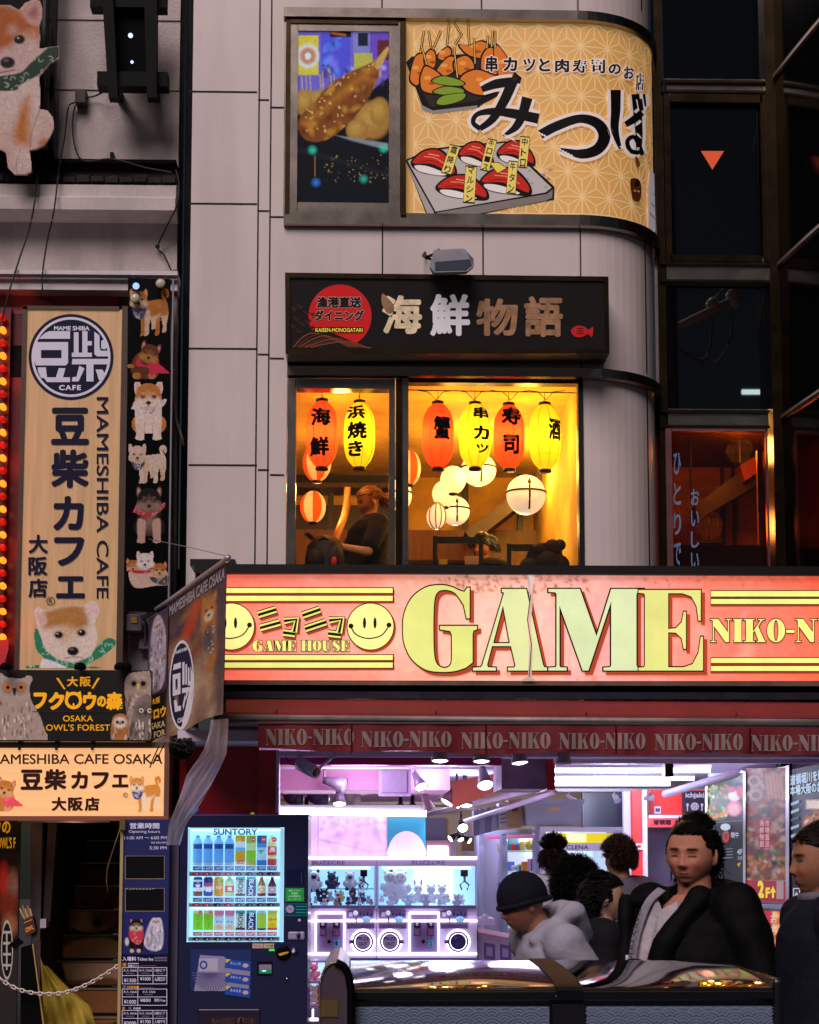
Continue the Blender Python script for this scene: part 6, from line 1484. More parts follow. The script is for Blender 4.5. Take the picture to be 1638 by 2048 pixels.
# ================================================================== claw machines
YM = 16.5
z5 = zm(600, 1580, 3.276)
CASE = mat('claw_case', '#c2b8d2', rough=.35, var=.08); CASE2 = mat('claw_case_dark', '#6a5a8a', rough=.35)
NEON = glow('#f2e6ff', 4.5); GLOWB = mat('claw_back', '#b4e0f4', rough=.5, emit=.95, var=.12, vs=5); BRIGHT = glow('#f4fbff', 3.2)
def claw(x0, x1, coin, rings, num, label):
 t = thing('claw_machine', label, 'claw machine', P((x0 + x1) / 2, 1920, YM) * Vector((1, 1, 0)) if False else (P((x0 + x1) / 2, 1900, YM).x, YM, 0), 'claw machines in the arcade')
 yb = YM + .75
 def cab(b):
  b.pbox(x0, 1817, x1, 1916, YM, yb, CASE); a_ = P(x0, 1916, YM); c_ = P(x1, 1916, YM)
  b.box(a_.x, c_.x, YM + .02, yb, 0.0, a_.z, CASE2); b.pbox(x0, 1719, x1, 1732, YM, yb, CASE)
  b.pbox(x0 + 2, 1811, x1 - 2, 1817, YM - .03, YM, CASE2)
  for p in (x0, x1 - 4): b.pbox(p, 1732, p + 4, 1811, YM, YM + .03, mat('clear_post', '#9ab8d8', rough=.2, emit=.2))
  b.pbox(x0 + 1, 1916, x1 - 1, 1921, YM - .04, YM, CASE2)
 one('cabinet', cab, t)
 one('back_panel', lambda b: (b.pbox(x0 + 2, 1726, x1 - 2, 1822, yb - .1, yb - .05, GLOWB), b.box(P(x0 + 3, 1812, YM).x, P(x1 - 3, 1812, YM).x, YM + .04, yb - .11, P(x0, 1811, YM).z - .03, P(x0, 1811, YM).z - .01, mat('claw_floor', '#a8d0e8', rough=.3, emit=.3))), t)
 one('top_light', lambda b: b.pbox(x0, 1713, x1, 1718.5, YM - .01, YM + .2, NEON), t)
 one('case_light', lambda b: b.pbox(x0 + 12, 1734, x1 - 12, 1738, YM + .2, YM + .3, BRIGHT), t)
 one('glass', lambda b: b.pbox(x0 + 4, 1732, x1 - 4, 1811, YM + .005, YM + .01, CLEAR), t)
 A = Art(plane(YM), .25, .003, .0001); w = x1 - x0
 A.text('BUZZCRE', (x0 + w * .35, 1721.5, x0 + w * .68, 1729), '#5a4a88', .0);
 A.build('header_lettering', t)
 def neon(b):
  b.pbox(x0, 1840, x1, 1844, YM - .05, YM - .03, NEON); b.pbox(x0, 1906, x1, 1910, YM - .05, YM - .03, NEON)
  cx0, cx1 = coin
  for q_ in ((cx0 - 3, 1824, cx1 + 3, 1828), (cx0 - 4, 1824, cx0 - 1, 1906), (cx1 + 1, 1824, cx1 + 4, 1906)): b.pbox(*q_, YM - .055, YM - .035, NEON)
 one('neon_edge', neon, t)
 for cx in rings:
  def ring(b):
   c = P(cx, 1883, YM - .03); r = 24 / 3600 * YM
   b.lathe(c, [(r * 1.02, -.01), (r * 1.02, -.03), (r * .86, -.03)], NEON, 28, (0, 1, 0), caps=False)
   b.lathe(c, [(r * .84, -.032), (r * .84, -.045), (r * .70, -.045), (r * .70, -.036)], CASE2, 28, (0, 1, 0), caps=False)
   b.lathe(c, [(r * .70, -.035), (r * .66, -.037)], NEON, 28, (0, 1, 0), caps=False)
   b.lathe(c, [(r * .64, -.03), (r * .62, -.04), (.001, -.04)], mat('prize_door' if cx < 900 else 'prize_door_dark', '#b4a8cc' if cx < 900 else '#34306a', rough=.3, emit=.12), 28, (0, 1, 0), caps=False)
   s_ = -1 if cx in (726, 916) else 1
   b.tube([c + Vector((s_ * r * .85, -.04, 0)), c + Vector((s_ * r * 1.12, -.045, 0))], .018, CASE2, 8)
  one('prize_door', ring, t)
  if cx < 900:
   A = Art(plane(YM - .07), .1, .002, .0001); A.text('PRIZE', (cx - 12, 1874, cx + 12, 1881), '#3a2a58', .03); A.text('OUT', (cx - 9, 1884, cx + 9, 1891), '#3a2a58', .03); A.build('door_lettering', t)
 def cpanel(b):
  cx0, cx1 = coin
  b.pbox(cx0, 1829, cx1, 1904, YM - .02, YM, mat('coin_panel', '#77658f', rough=.3, var=.1), .006); m = (cx0 + cx1) / 2
  for x in (m - 14, m + 13):
   b.pbox(x - 8, 1840, x + 8, 1872, YM - .032, YM - .02, mat('coin_chrome', '#8a80a0', rough=.2, metal=.7), .003); b.pbox(x - 5.5, 1843, x + 5.5, 1855, YM - .037, YM - .032, BLACK); b.pbox(x - 5.5, 1858, x + 5.5, 1870, YM - .037, YM - .032, CASE2)
   b.ball(P(x, 1849, YM - .04), .016, mat('coin_button', '#a89ab8', rough=.2, metal=.5), 10, 6); b.pbox(x - 1, 1862, x + 1, 1868, YM - .042, YM - .037, mat('slot_red', '#c83a3a', rough=.4, emit=.3))
  b.lathe(P(m - 2, 1883, YM - .02), [(.017, 0), (.014, -.01)], BLACK, 12, (0, 1, 0)); b.pbox(m + 8, 1880, m + 18, 1893, YM - .024, YM - .02, mat('teal_tag', '#3a90a8', rough=.4, emit=.3))
 one('coin_panel', cpanel, t)
 A = Art(plane(YM - .024), .2, .003, .0001); m = sum(coin) / 2; A.text(num, (m + 10.5, 1882, m + 15.5, 1891), '#12384a', .03); A.build('number_lettering', t)
 def ctrl(b):
  for x in [cx_]:
   b.pbox(x, 1822, x + 54, 1836, YM - .012, YM, CASE2); b.pbox(x + 5, 1824.5, x + 12, 1833, YM - .018, YM - .012, WHITEPL); b.tube([P(x + 20, 1846, YM - .1), P(x + 18, 1830, YM - .12)], .008, STEEL, 6); b.ball(P(x + 18, 1826, YM - .12), .022, mat('stick_ball', '#d8e8f0', rough=.2, emit=.5), 12, 8)
   b.ball(P(x + 40, 1839, YM - .1), (.042, .04, .03), mat('big_button', '#8ac8e0', rough=.2, emit=.5), 14, 8); b.box(P(x - 2, 1843, YM).x, P(x + 56, 1843, YM).x, YM - .2, YM - .03, P(x, 1843, YM).z - .015, P(x, 1843, YM).z, CASE)
   for k in range(4): b.pbox(x + 26 + k * 7, 1825 + (k % 2) * 2, x + 30 + k * 7, 1832, YM - .016, YM - .012, mat('sticker_blk', '#241a3a', rough=.5))
   b.pbox(x, 1848, x + 56, 1858, YM - .06, YM - .005, mat('lilac_ledge', '#a594c0', rough=.35), .008)
 for cx_ in ([693] if x0 < 700 else [758, 880]): one('control_panel', ctrl, t)
 def arm(b):
  for x in (x0 + 26, x1 - 32): b.pbox(x, 1740, x + 14, 1753, YM + .3, YM + .4, BLACK); b.tube([P(x + 7, 1753, YM + .35), P(x + 7, 1762, YM + .35)], .012, STEEL); [b.tube([P(x + 7, 1762, YM + .35), P(x + 7 + s_ * 9, 1770, YM + .35), P(x + 7 + s_ * 5, 1780, YM + .35)], .008, BLACK, 6) for s_ in (-1, 1)]
 one('claw', arm, t)
 return t
claw(556, 752.5, (634, 686), (726,), '1', 'claw machine partly behind the drinks machine, door marked 1')
claw(753.5, 954, (822, 875), (780, 916), '2', 'claw machine with door marked 2, beside the prize cabinets')
def plush(px, py, s, col, label, ears='', col2=None, Y=YM + .25):
 m = mat('plush_' + col[1:], col, rough=.9, bump=.3, bs=80, emit=.12); m2 = mat('plush_' + (col2 or col)[1:], col2 or col, rough=.9, emit=.12); k = s / 3600 * Y; c = P(px, py, Y)
 def f(b):
  b.ball(c, (k * .5, k * .45, k * .48), m, 14, 9); b.ball(c + Vector((0, -k * .05, k * .75)), (k * .42, k * .4, k * .38), m, 14, 9); b.ball(c + Vector((0, -k * .38, k * .68)), (k * .2, k * .12, k * .15), m2, 10, 6)
  for s_ in (-1, 1):
   b.ball(c + Vector((s_ * k * .3, 0, k * (1.12 if ears != 'l' else 1.35))), (k * .13, k * .09, k * (.15 if ears != 'l' else .35)), m2 if ears == 'd' else m, 10, 6)
   b.ball(c + Vector((s_ * k * .5, -k * .15, k * .15)), (k * .16, k * .16, k * .26), m, 8, 6); b.ball(c + Vector((s_ * k * .28, -k * .38, -k * .35)), (k * .18, k * .22, k * .16), m2, 8, 6); b.ball(c + Vector((s_ * k * .15, -k * .4, k * .82)), k * .045, BLACK, 6, 4)
 return one('plush_toy', f, None, label, 'plush toy', 'plush toys in the claw machines')
for a_ in ((628, 1772, 26, '#d8d0d8', 'white plush toy with dark ears at the left edge of machine 1', 'd', '#241a2a'), (648, 1800, 18, '#2a2038', 'small black plush toy low in machine 1', '', '#c8b8c8'), (663, 1768, 20, '#3a3a5a', 'grey blue plush toy on the shelf of machine 1'), (676, 1802, 17, '#e8e0e8', 'small white plush toy low in the middle of machine 1', 'd', '#3a3040'), (700, 1770, 22, '#c8c8d8', 'pale grey plush toy lying on the shelf of machine 1', '', '#4a4058'), (705, 1800, 18, '#4a3a48', 'brown plush toy low at the right of machine 1', '', '#d0a088'), (722, 1800, 16, '#e0d8e0', 'small white plush toy beside the right post of machine 1', 'l'),
 (780, 1778, 30, '#e8e4e8', 'large white plush toy leaning in machine 2', '', '#d8c0c0'), (800, 1782, 34, '#f0ecf0', 'largest white plush toy with raised arms in machine 2', '', '#f0d0d0'), (836, 1795, 22, '#f2f2f6', 'white plush toy in the bright half of machine 2', 'l'), (862, 1796, 22, '#ecebf2', 'white plush toy in the centre of the bright half of machine 2'), (884, 1795, 21, '#f4f0f4', 'white plush toy at the right of the bright half of machine 2', '', '#e8c8c8')): plush(*a_)
rg = random.Random(12); J = lambda k, a: ((k * 7919) % 97) / 97 * a - a / 2
PC = ['#241c30', '#d8d4e0', '#3a3450', '#e8e0e4', '#5a4858', '#a8b8d0', '#c88a80', '#2a2a48', '#d8c078']
for k in range(16):
 x, y = (622 + k * 8, 1806 - (k % 3) * 3) if k < 16 else (0, 0)
 plush(x + J(k, 7), y + J(k + 3, 8), 9 + J(k + 1, 8), PC[k % 9], 'small plush toy heaped on the floor of machine 1', '', PC[(k * 5 + 1) % 9], YM + .12 + (k % 3) * .05)
for k in range(14): plush(768 + k * 12 + J(k, 9), 1803 + J(k + 5, 9), 11 + J(k + 2, 8), ['#f0ecf2', '#e0d8e4', '#d0b8c8', '#f4f2f6', '#c8d4e4'][k % 5], 'small pale plush toy heaped on the floor of machine 2', '', None, YM + .12 + (k % 3) * .04)
for k in range(6): plush(640 + k * 17 + J(k, 10), 1769, 11 + J(k + 4, 6), PC[(k * 2) % 9], 'small plush toy lined up on the glass shelf of machine 1', '', PC[(k + 4) % 9], YM + .45)
for x0, x1 in ((560, 748), (760, 826)): one('glass_shelf', lambda b: b.pbox(x0, 1777, x1, 1779, YM + .3, YM + .6, mat('shelf_glass', '#6aa8c0', rough=.2, emit=.3)), None, {560: 'glass shelf inside claw machine 1', 760: 'short glass shelf inside claw machine 2'}[x0], 'shelf')
one('prize_backlight', lambda b: b.pbox(828, 1741, 905, 1800, YM + .55, YM + .6, BRIGHT), None, 'glaring white backlight panel inside claw machine 2', 'light')
lower = thing('lower_prize_case', 'low lit prize case left of the food counter', 'case', (P(632, 1990, 15.6).x, 15.6, 0))
one('cabinet', lambda b: (b.pbox(618, 1922, 655, 2120, 15.9, 16.3, CASE2), b.pbox(618, 1962, 655, 1967, 15.6, 15.9, CASE), b.pbox(618, 2010, 655, 2018, 15.6, 15.9, CASE)), lower)
one('neon_edge', lambda b: (b.pbox(618, 1926, 650, 1956, 15.85, 15.9, GLOWB), b.pbox(618, 2038, 640, 2042, 15.6, 15.7, NEON), b.pbox(624, 2018, 627, 2038, 15.6, 15.7, NEON), b.pbox(618, 1968, 650, 2008, 15.85, 15.9, GLOWB)), lower)
for x, y, c, L in ((628, 1950, '#d88aa0', 'pink plush toy in the low prize case, upper shelf'), (628, 1995, '#e0d0d8', 'white plush toy in the low prize case, lower shelf'), (641, 1998, '#c85a48', 'red plush toy in the low prize case, lower shelf')): plush(x, y, 20, c, L, '', None, 15.75)
pbd = thing('printed_board', 'wide pale pink printed board over the claw machines', 'board', P(700, 1713, 16.75))
one('board', lambda b: b.pbox(556, 1628, 775, 1713, 16.75, 16.78, mat('board_pink', '#d0b4d4', rough=.5)), pbd)
r = Ras(560, 1630, 774, 1712, 2, '#d0b2d2'); r.blots(40, ['#b89cc8', '#c0a0b8', '#e0c8dc'], 4, 10, 640, 1632, 772, 1660, .5); r.blots(25, ['#b090c0', '#e8d0e4', '#c898b8'], 6, 14, 640, 1660, 770, 1712, .35)
r.lin([(640, 1680), (690, 1690), (740, 1703), (775, 1700)], 2, '#8a78a8', 2, .7, True); r.lin([(636, 1630), (636, 1712)], 1.5, '#a890b8'); r.lin([(735, 1660), (735, 1712)], 1, '#b89cc0'); r.nz(.05, 3); r.build('printed_face', plane(16.75), pbd, e=.02)
tbd = thing('teal_board', 'teal and white printed board at the right end of the pink board', 'board', P(813, 1713, 16.72))
one('board', lambda b: b.pbox(776, 1629, 851, 1713, 16.72, 16.76, mat('board_teal', '#1d7a98', rough=.5, emit=.10)), tbd)
A = Art(plane(16.72), .12); A.poly([(779, 1713), (779, 1690), (792, 1670), (813, 1662), (834, 1670), (848, 1690), (848, 1713)], '#cdb8da', True); A.build('printed_shape', tbd)
# ================================================================== spot lamps, camera, stock and cabinets of the arcade
LIT = glow('#fff4ff', 7.0)
SHADE = mat('spot_shade', '#8d8496', rough=.4, metal=.3, var=.1); SHADE_W = mat('spot_white', '#c8c0cc', rough=.4)
def spot(px, py, s, Y, d, label, lit=True, m=None, group='spot lamps in the arcade', stem=None, energy=0):
 """d: direction the lamp points (x, y, z); px,py centre of its mouth"""
 c = P(px, py, Y); k = s / 3600 * Y; d = Vector(d).normalized(); m = m or SHADE
 t = thing('spot_lamp', label, 'lamp', c, group)
 one('lamp_shade', lambda b: b.lathe(c - d * k * 1.0, [(k * .22, -.35 * k), (k * .26, 0), (k * .30, k * .2), (k * .5, k * .98), (k * .47, k * .98), (k * .28, k * .25)], m, 20, tuple(d), caps=True), t)
 one('bulb', lambda b: b.lathe(c - d * k * .12, [(k * .46, 0), (k * .4, k * .10), (k * .2, k * .16), (.001, k * .18)], LIT if lit else mat('unlit_lens', '#b8b0c0', rough=.2), 20, tuple(d)), t)
 e = c - d * k * 1.35
 up = P(stem[0], stem[1], Y) if stem else e + Vector((0, 0, k * .9))
 one('arm', lambda b: b.tube([e + d * .3 * k, e, (e + up) / 2 + Vector((.004, 0, 0)), up], k * .09, m, 6), t)
 if energy: lamp('spot_beam', c + d * k * .3, energy, '#f4e4ff', k * .4, 'SPOT', d.to_track_quat('-Z', 'Y').to_euler(), parent=t, spot=R(110))
 return t
for a_ in ((880, 1523, 36, 13.75, (0, -.15, -1), 'leftmost of three bright cone lamps hanging right under the valance'), (963, 1524, 36, 13.75, (0, -.15, -1), 'middle of three bright cone lamps hanging right under the valance'), (1040, 1527, 36, 13.75, (.1, -.15, -1), 'rightmost of three bright cone lamps hanging right under the valance')): spot(*a_, energy=30)
spot(1127, 1528, 34, 13.9, (0, -.1, -1), 'unlit grey cone lamp beside the red beam end under the valance', False)
spot(679, 1609, 28, 15.6, (0, -.35, -1), 'lit spot lamp over the strip light, below the grey drum lamp', energy=22)
spot(690, 1572, 34, 15.3, (.9, -.3, -.25), 'grey drum lamp turned sideways over the strip light', False)
spot(843, 1575, 28, 15.3, (.35, -.55, -.8), 'lit spot lamp right of the grey access panel', energy=24)
spot(971, 1572, 34, 14.9, (.1, -.6, -.8), 'big glaring spot lamp in front of the orange bulkhead', energy=30)
for a_ in ((858, 1618, 26, 16.6, (.3, .2, -.9), 'lit spot lamp tilted left in the cluster over the teal board'), (893, 1606, 30, 16.6, (-.5, -.2, -.8), 'first of a tilted pair of spot lamps in the cluster'), (907, 1610, 30, 16.8, (-.5, -.2, -.8), 'second of a tilted pair of spot lamps in the cluster'), (932, 1612, 28, 16.7, (0, -.25, -1), 'upright lit spot lamp at the right of the cluster')): spot(*a_, m=mat('spot_pinkgrey', '#8d6a80', rough=.4), energy=6)
for a_ in ((926, 1657, 22, 17.6, (.1, -.8, -.5), 'lit spot lamp in the low cluster beside the cartons'), (900, 1678, 16, 17.6, (-.7, -.3, -.5), 'small lamp pointing left in the low cluster'), (922, 1680, 14, 17.7, (.3, -.5, -.7), 'small lamp pointing down in the low cluster'), (940, 1682, 14, 17.8, (.7, -.4, -.5), 'small lamp pointing right in the low cluster')): spot(*a_, m=DARKMETAL)
for px, py, d, L in ((1148, 1604, (.6, -.3, -.7), 'white track lamp over the big storage tub'), (1236, 1602, (.3, -.6, -.6), 'white track lamp near the white post'), (1308, 1596, (.9, -.3, .05), 'white track lamp beside the red sign wall')): spot(px, py, 15, 17.5, d, L, False, SHADE_W, stem=(px - 8, 1582))
for px, py, L in ((612, 1612, 'black projector clamp hanging over the strip light'), (637, 1610, 'taller black projector clamp over the strip light'), (800, 1607, 'black projector clamp above the teal board'), (824, 1607, 'black projector clamp at the right end of the strip light')):
 one('lamp_clamp', lambda b: (b.pbox(px - 3, py - 18, px + 5, py + 6, 17.0, 17.06, BLACK), b.pbox(px - 6, py, px + 8, py + 8, 16.98, 17.08, BLACK)), None, L, 'clamp', 'black clamps over the strip light')
for px, r_, L in ((634, .10, 'dark round hanging bag behind the strip light'), (585, .09, 'dark crumpled bag hanging in the corner behind the red post'), (700, .08, 'translucent hanging bag beside the dark round bag')): one('hanging_bag', lambda b: (b.ball(P(px, 1588, 16.9), (r_, .08, .10), mat('bag_%d' % px, '#2a2848' if px < 690 else '#a8a098', rough=.35, var=.3), 16, 10), b.ball(P(px + 8, 1598, 16.9), (r_ * .8, .07, .09), MATS['bag_%d' % px], 14, 8)), None, L, 'bag')
cc = thing('security_camera', 'silver bullet security camera under the valance beside the red post', 'camera', P(612, 1535, 14.0))
SILV = mat('silver', '#b8b4c4', rough=.3, metal=.5)
a_, c_ = P(598, 1527, 13.9), P(632, 1545, 13.75); dd = (c_ - a_).normalized()
one('camera_body', lambda b: b.lathe(a_, [(.045, 0), (.05, .01), (.05, (c_ - a_).length), (.044, (c_ - a_).length)], SILV, 20, tuple(dd)), cc)
one('lens', lambda b: b.lathe(c_ - dd * .002, [(.042, 0), (.03, .004), (.001, .005)], mat('lens', '#1a2a4a', rough=.05, spec=.9), 20, tuple(dd)), cc)
one('arm', lambda b: (b.tube([P(606, 1530, 13.9), P(600, 1512, 13.9), P(596, 1505, 13.95)], .02, SILV, 8), b.tube([P(566, 1505, 13.95), P(576, 1520, 13.9), P(580, 1528, 13.9), P(590, 1530, 13.9)], .006, CABLE, 5), b.tube([P(640, 1535, 14.0), P(672, 1508, 13.9)], .012, SILV, 6)), cc)
CABW = mat('cabinet_white', '#b8b0c4', rough=.4, var=.06); INNER = mat('cabinet_inner', '#dce4ea', rough=.5, emit=.7)
pc = thing('prize_cabinet', 'white glazed prize cabinet with a yellow header seen from the front', 'cabinet', (P(1163, 1900, 17.4).x, 17.6, 0))
def pcab(b):
 for x0, x1 in ((1080, 1092), (1236, 1245)): a_, c_ = P(x0, 1700, 17.4), P(x1, 1700, 17.4); b.box(a_.x, c_.x, 17.4, 18.2, 0, P(1160, 1662, 17.4).z, CABW)
 b.pbox(1080, 1654, 1245, 1663, 17.39, 18.2, CABW); a_, c_ = P(1092, 1800, 17.4), P(1236, 1860, 17.4); b.box(a_.x, c_.x, 17.42, 18.2, 0, c_.z, CABW); b.box(a_.x, c_.x, 18.15, 18.2, 0, P(1160, 1663, 17.4).z, INNER)
one('cabinet', pcab, pc)
one('header', lambda b: (b.pbox(1110, 1667, 1232, 1686, 17.43, 17.45, mat('header_yellow', '#d8c81a', rough=.4, emit=.5)), b.pbox(1092, 1686, 1236, 1702, 17.43, 17.45, mat('header_lilac', '#a89cb8', rough=.4, emit=.15)), [b.pbox(1134, 1669 + k * 4, 1172, 1671 + k * 4, 17.415, 17.425, glow('#ffffe0', 1.6)) for k in range(4)]), pc)
A = Art(plane(17.43), .2, .003); A.text('CLENA', (1133, 1690, 1177, 1699), '#3a3450', .02, sp=1.05); A.build('header_lettering', pc)
one('glass', lambda b: b.pbox(1092, 1702, 1236, 1860, 17.425, 17.43, CLEAR), pc)
one('prize_shelf', lambda b: [b.pbox(1092, y, 1236, y + 3, 17.6, 18.1, WHITEPL) for y in (1760, 1810)], pc)
ps = thing('prize_cabinet', 'long white glazed prize cabinet running back beside the claw machines', 'cabinet', (P(1010, 1900, 17.6).x, 17.9, 0))
q0, q1 = P(954, 1700, 19.2), P(1080, 1700, 17.42)
def pside(b):
 def wall(t0, t1, z0, z1, m, off=0.0):
  a_ = q0.lerp(q1, t0); c_ = q0.lerp(q1, t1); n_ = Vector((a_.y - c_.y, c_.x - a_.x, 0)).normalized()
  o = n_ * off; w_ = n_ * .05
  v = [Vector((p.x, p.y, z)) + o + k for k in (Vector(), w_) for p in (a_, c_) for z in (z0, z1)]
  b.add(v, [(0, 2, 3, 1), (4, 5, 7, 6), (0, 1, 5, 4), (2, 6, 7, 3), (1, 3, 7, 5), (0, 4, 6, 2)], m)
 zt = P(1080, 1658, 17.42).z
 wall(0, 1, zt - .04, zt, CABW); wall(0, 1, 0, .75, CABW)
 for t_ in (.0, .385, .94): wall(t_, t_ + .05, .75, zt - .04, CABW, -.004)
 wall(-.7, 1, .75, zt - .04, INNER, .55); wall(-.7, 0, .0, zt, CABW, .3); wall(0, 1, zt - .13, zt - .09, glow('#f4f8ff', 5.0), .3); wall(0, 1, zt - .085, zt - .05, mat('pink_strip', '#d86a90', rough=.4, emit=.4), .1)
 for k in range(4): wall(.05, .95, .95 + k * .21, .96 + k * .21, mat('aqua_shelf', '#8ac8c8', rough=.2, emit=.2), .2)
one('cabinet', pside, ps)
def goods(b):
 rg = random.Random(3); cs = ['#d88a3a', '#d84a3a', '#58a8a0', '#e0d8a0', '#4a68b0', '#d890a8', '#e8e4e0', '#c8b838', '#6ab060']
 for k in range(4):
  for i in range(16):
   p = q0.lerp(q1, .05 + .9 * i / 16); n_ = Vector((q0.y - q1.y, q1.x - q0.x, 0)).normalized(); p = p + n_ * .26; z = .965 + k * .21
   c = rg.choice(cs); s_ = rg.uniform(.03, .06); m = mat('goods' + c[1:], c, rough=.5, emit=.15)
   if rg.random() < .5: b.box(p.x - s_, p.x + s_, p.y - s_, p.y + s_, z, z + rg.uniform(.06, .15), m, .006)
   else: b.ball((p.x, p.y, z + s_), s_, m, 10, 7)
one('prize_goods', goods, ps)['kind'] = 'stuff'
one('glass', lambda b: b.quad((q0.x, q0.y - .02, .75), (q1.x, q1.y - .02, .75), (q1.x, q1.y - .02, P(1080, 1662, 17.42).z), (q0.x, q0.y - .02, P(1080, 1662, 17.42).z), CLEAR), ps)
lamp('cabinet_light', P(1160, 1740, 17.0), 4, '#ffffff', .2, parent=pc)
TUB = mat('tub_grey', '#8d8a98', rough=.35, var=.1); CART = mat('carton', '#a8845a', rough=.8, var=.12)
tub = thing('storage_tub', 'large grey plastic storage tub on top of the prize cabinet', 'tub', P(1105, 1652, 17.5))
one('tub', lambda b: b.slab([(1050, 1606), (1166, 1604), (1160, 1650), (1054, 1652)], 17.45, .5, TUB), tub); one('rim', lambda b: b.slab([(1046, 1600), (1170, 1598), (1168, 1607), (1047, 1608)], 17.43, .54, TUB), tub)
one('tape', lambda b: b.slab([(1096, 1616), (1120, 1614), (1120, 1621), (1096, 1623)], 17.447, .002, mat('tape', '#b8905a', rough=.5)), tub)
def carton(p, Y, m, L, cat='carton', extra=None):
 t = MB(); t.slab(p, Y, .35, m)
 if extra: extra(t)
 return tag(t.build('storage_carton' if cat == 'carton' else 'plastic_crate'), L, cat, 'boxes stored on the prize cabinets')
carton([(1017, 1600), (1044, 1596), (1044, 1654), (1017, 1656)], 17.7, CART, 'brown cardboard carton with printed mark left of the storage tub', 'carton', lambda t: t.slab([(1024, 1610), (1036, 1608), (1036, 1622), (1024, 1624)], 17.695, .003, mat('carton_mark', '#6a4a30', rough=.8)))
carton([(998, 1606), (1016, 1603), (1016, 1656), (998, 1658)], 17.8, mat('carton_pale', '#c8bcb8', rough=.7, var=.1), 'pale striped carton standing left of the brown carton', 'carton', lambda t: [t.slab([(1000, 1612 + k * 8), (1014, 1610 + k * 8), (1014, 1613 + k * 8), (1000, 1615 + k * 8)], 17.795, .003, GREYPL) for k in range(5)])
for i, x in enumerate((948, 960, 972, 984)): carton([(x, 1620 - i * 2), (x + 11, 1618 - i * 2), (x + 11, 1670 - i * 3), (x, 1672 - i * 3)], 18.2 - i * .1, mat('crate_%d' % i, ['#8a86a0', '#a09ab0', '#77748c', '#9a94a8'][i], rough=.4), ['clear grey crate at the left end of the cabinet top', 'pale crate second from the left end of the cabinet top', 'darker crate third from the left end of the cabinet top', 'lilac crate next to the pale striped carton'][i], 'crate')
carton([(851, 1636), (890, 1635), (892, 1680), (851, 1682)], 18.0, mat('carton_grey', '#7a7488', rough=.7), 'grey carton behind the teal board'); carton([(890, 1635), (898, 1640), (896, 1680), (892, 1680)], 18.01, CART, 'brown carton edge right of the grey carton')
carton([(924, 1672), (948, 1672), (948, 1702), (924, 1702)], 18.3, CART, 'small brown carton behind the low lamp cluster')
ac = thing('white_machine', 'white arcade cabinet with a pink curved stripe behind the teal board', 'arcade machine', (P(888, 1750, 17.9).x, 18.1, 0))
one('cabinet', lambda b: (b.pbox(851, 1681, 912, 1820, 17.9, 18.3, CABW), b.pbox(855, 1690, 898, 1714, 17.88, 17.9, glow('#fff4fa', 1.8))), ac)
A = Art(plane(17.88), .3, .003); [A.line([(853, 1684 + k * 3), (893 - k * 2, 1684 + k * 3), (902 - k * 2, 1692 + k), (903 - k * 2, 1714)], 2.4, c, True) for k, c in enumerate(('#c86a98', '#d88aa8', '#e0a8b8'))]; A.build('stripe', ac)
ac2 = thing('white_machine', 'row of white prize machines with lilac panels behind the beanie wearer', 'arcade machine', (P(1000, 1950, 16.6).x, 17.0, 0))
def am(b):
 b.pbox(956, 1838, 990, 1850, 16.4, 17.0, WHITEPL); b.slab([(956, 1858), (1040, 1875), (1040, 2060), (956, 2060)], 16.6, .5, CABW)
 for x, y in ((968, 1885), (1000, 1888)): b.slab([(x, y), (x + 22, y + 4), (x + 22, y + 36), (x, y + 32)], 16.59, .02, CASE2); b.slab([(x + 5, y + 8), (x + 17, y + 10), (x + 17, y + 28), (x + 5, y + 26)], 16.58, .02, mat('panel_lilac', '#a898b8', rough=.4))
 b.slab([(956, 1856), (1040, 1873), (1040, 1880), (956, 1864)], 16.58, .03, mat('pink_bar', '#d8a0b8', rough=.4, emit=.3)); b.ball(P(970, 1834, 16.5), .03, WHITEPL, 12, 8)
one('cabinet', am, ac2)
# ================================================================== right-hand signs: red shop sign and food panels
rs = thing('pancake_shop_sign', 'small black square sign with white lettering and griddle mark on the red wall', 'sign', P(1390, 1625, 19.0))
one('board', lambda b: b.pbox(1366, 1582, 1413, 1626, 19.02, 19.08, mat('sign_black', '#14101e', rough=.4)), rs)
A = Art(plane(19.02), .5); A.text('ichjaki', (1371, 1585, 1408, 1598), '#d0c8e0', .03); A.ring(1389.5, 1613, 6, 8, '#d0c8e0')
for k in (-3, 0, 3): A.line([(1384, 1613 + k), (1395, 1613 + k)], 1.2, '#d0c8e0'); A.line([(1389.5 + k, 1607), (1389.5 + k, 1619)], 1.2, '#d0c8e0')
for x in (1375, 1404): A.line([(x, 1608), (x, 1622)], 2, '#d0c8e0'); A.ell(x, 1610, 2.5, 3.5, '#d0c8e0')
A.build('lettering', rs)
rt = thing('red_strip_sign', 'red strip sign with dark lettering under the black square sign', 'sign', P(1355, 1656, 18.9))
one('board', lambda b: b.pbox(1295, 1637, 1418, 1654, 18.9, 18.95, mat('strip_red', '#d83838', rough=.4, emit=.15)), rt)
A = Art(plane(18.9), .1); A.text('道頓堀', (1306, 1639, 1342, 1650), '#3a1020', .05); A.text('お好み焼', (1350, 1638, 1416, 1651), '#e8c8c8', .04); A.build('lettering', rt)
nt = thing('notice', 'small white notice stuck on the red wall', 'notice', P(1315, 1628, 19.0)); one('paper', lambda b: b.pbox(1309, 1613, 1322, 1627, 19.08, 19.09, WHITEPL), nt); A = Art(plane(19.08), .05); A.text('禁煙', (1311, 1616, 1320, 1624), '#4a2a50', .04); A.build('lettering', nt)
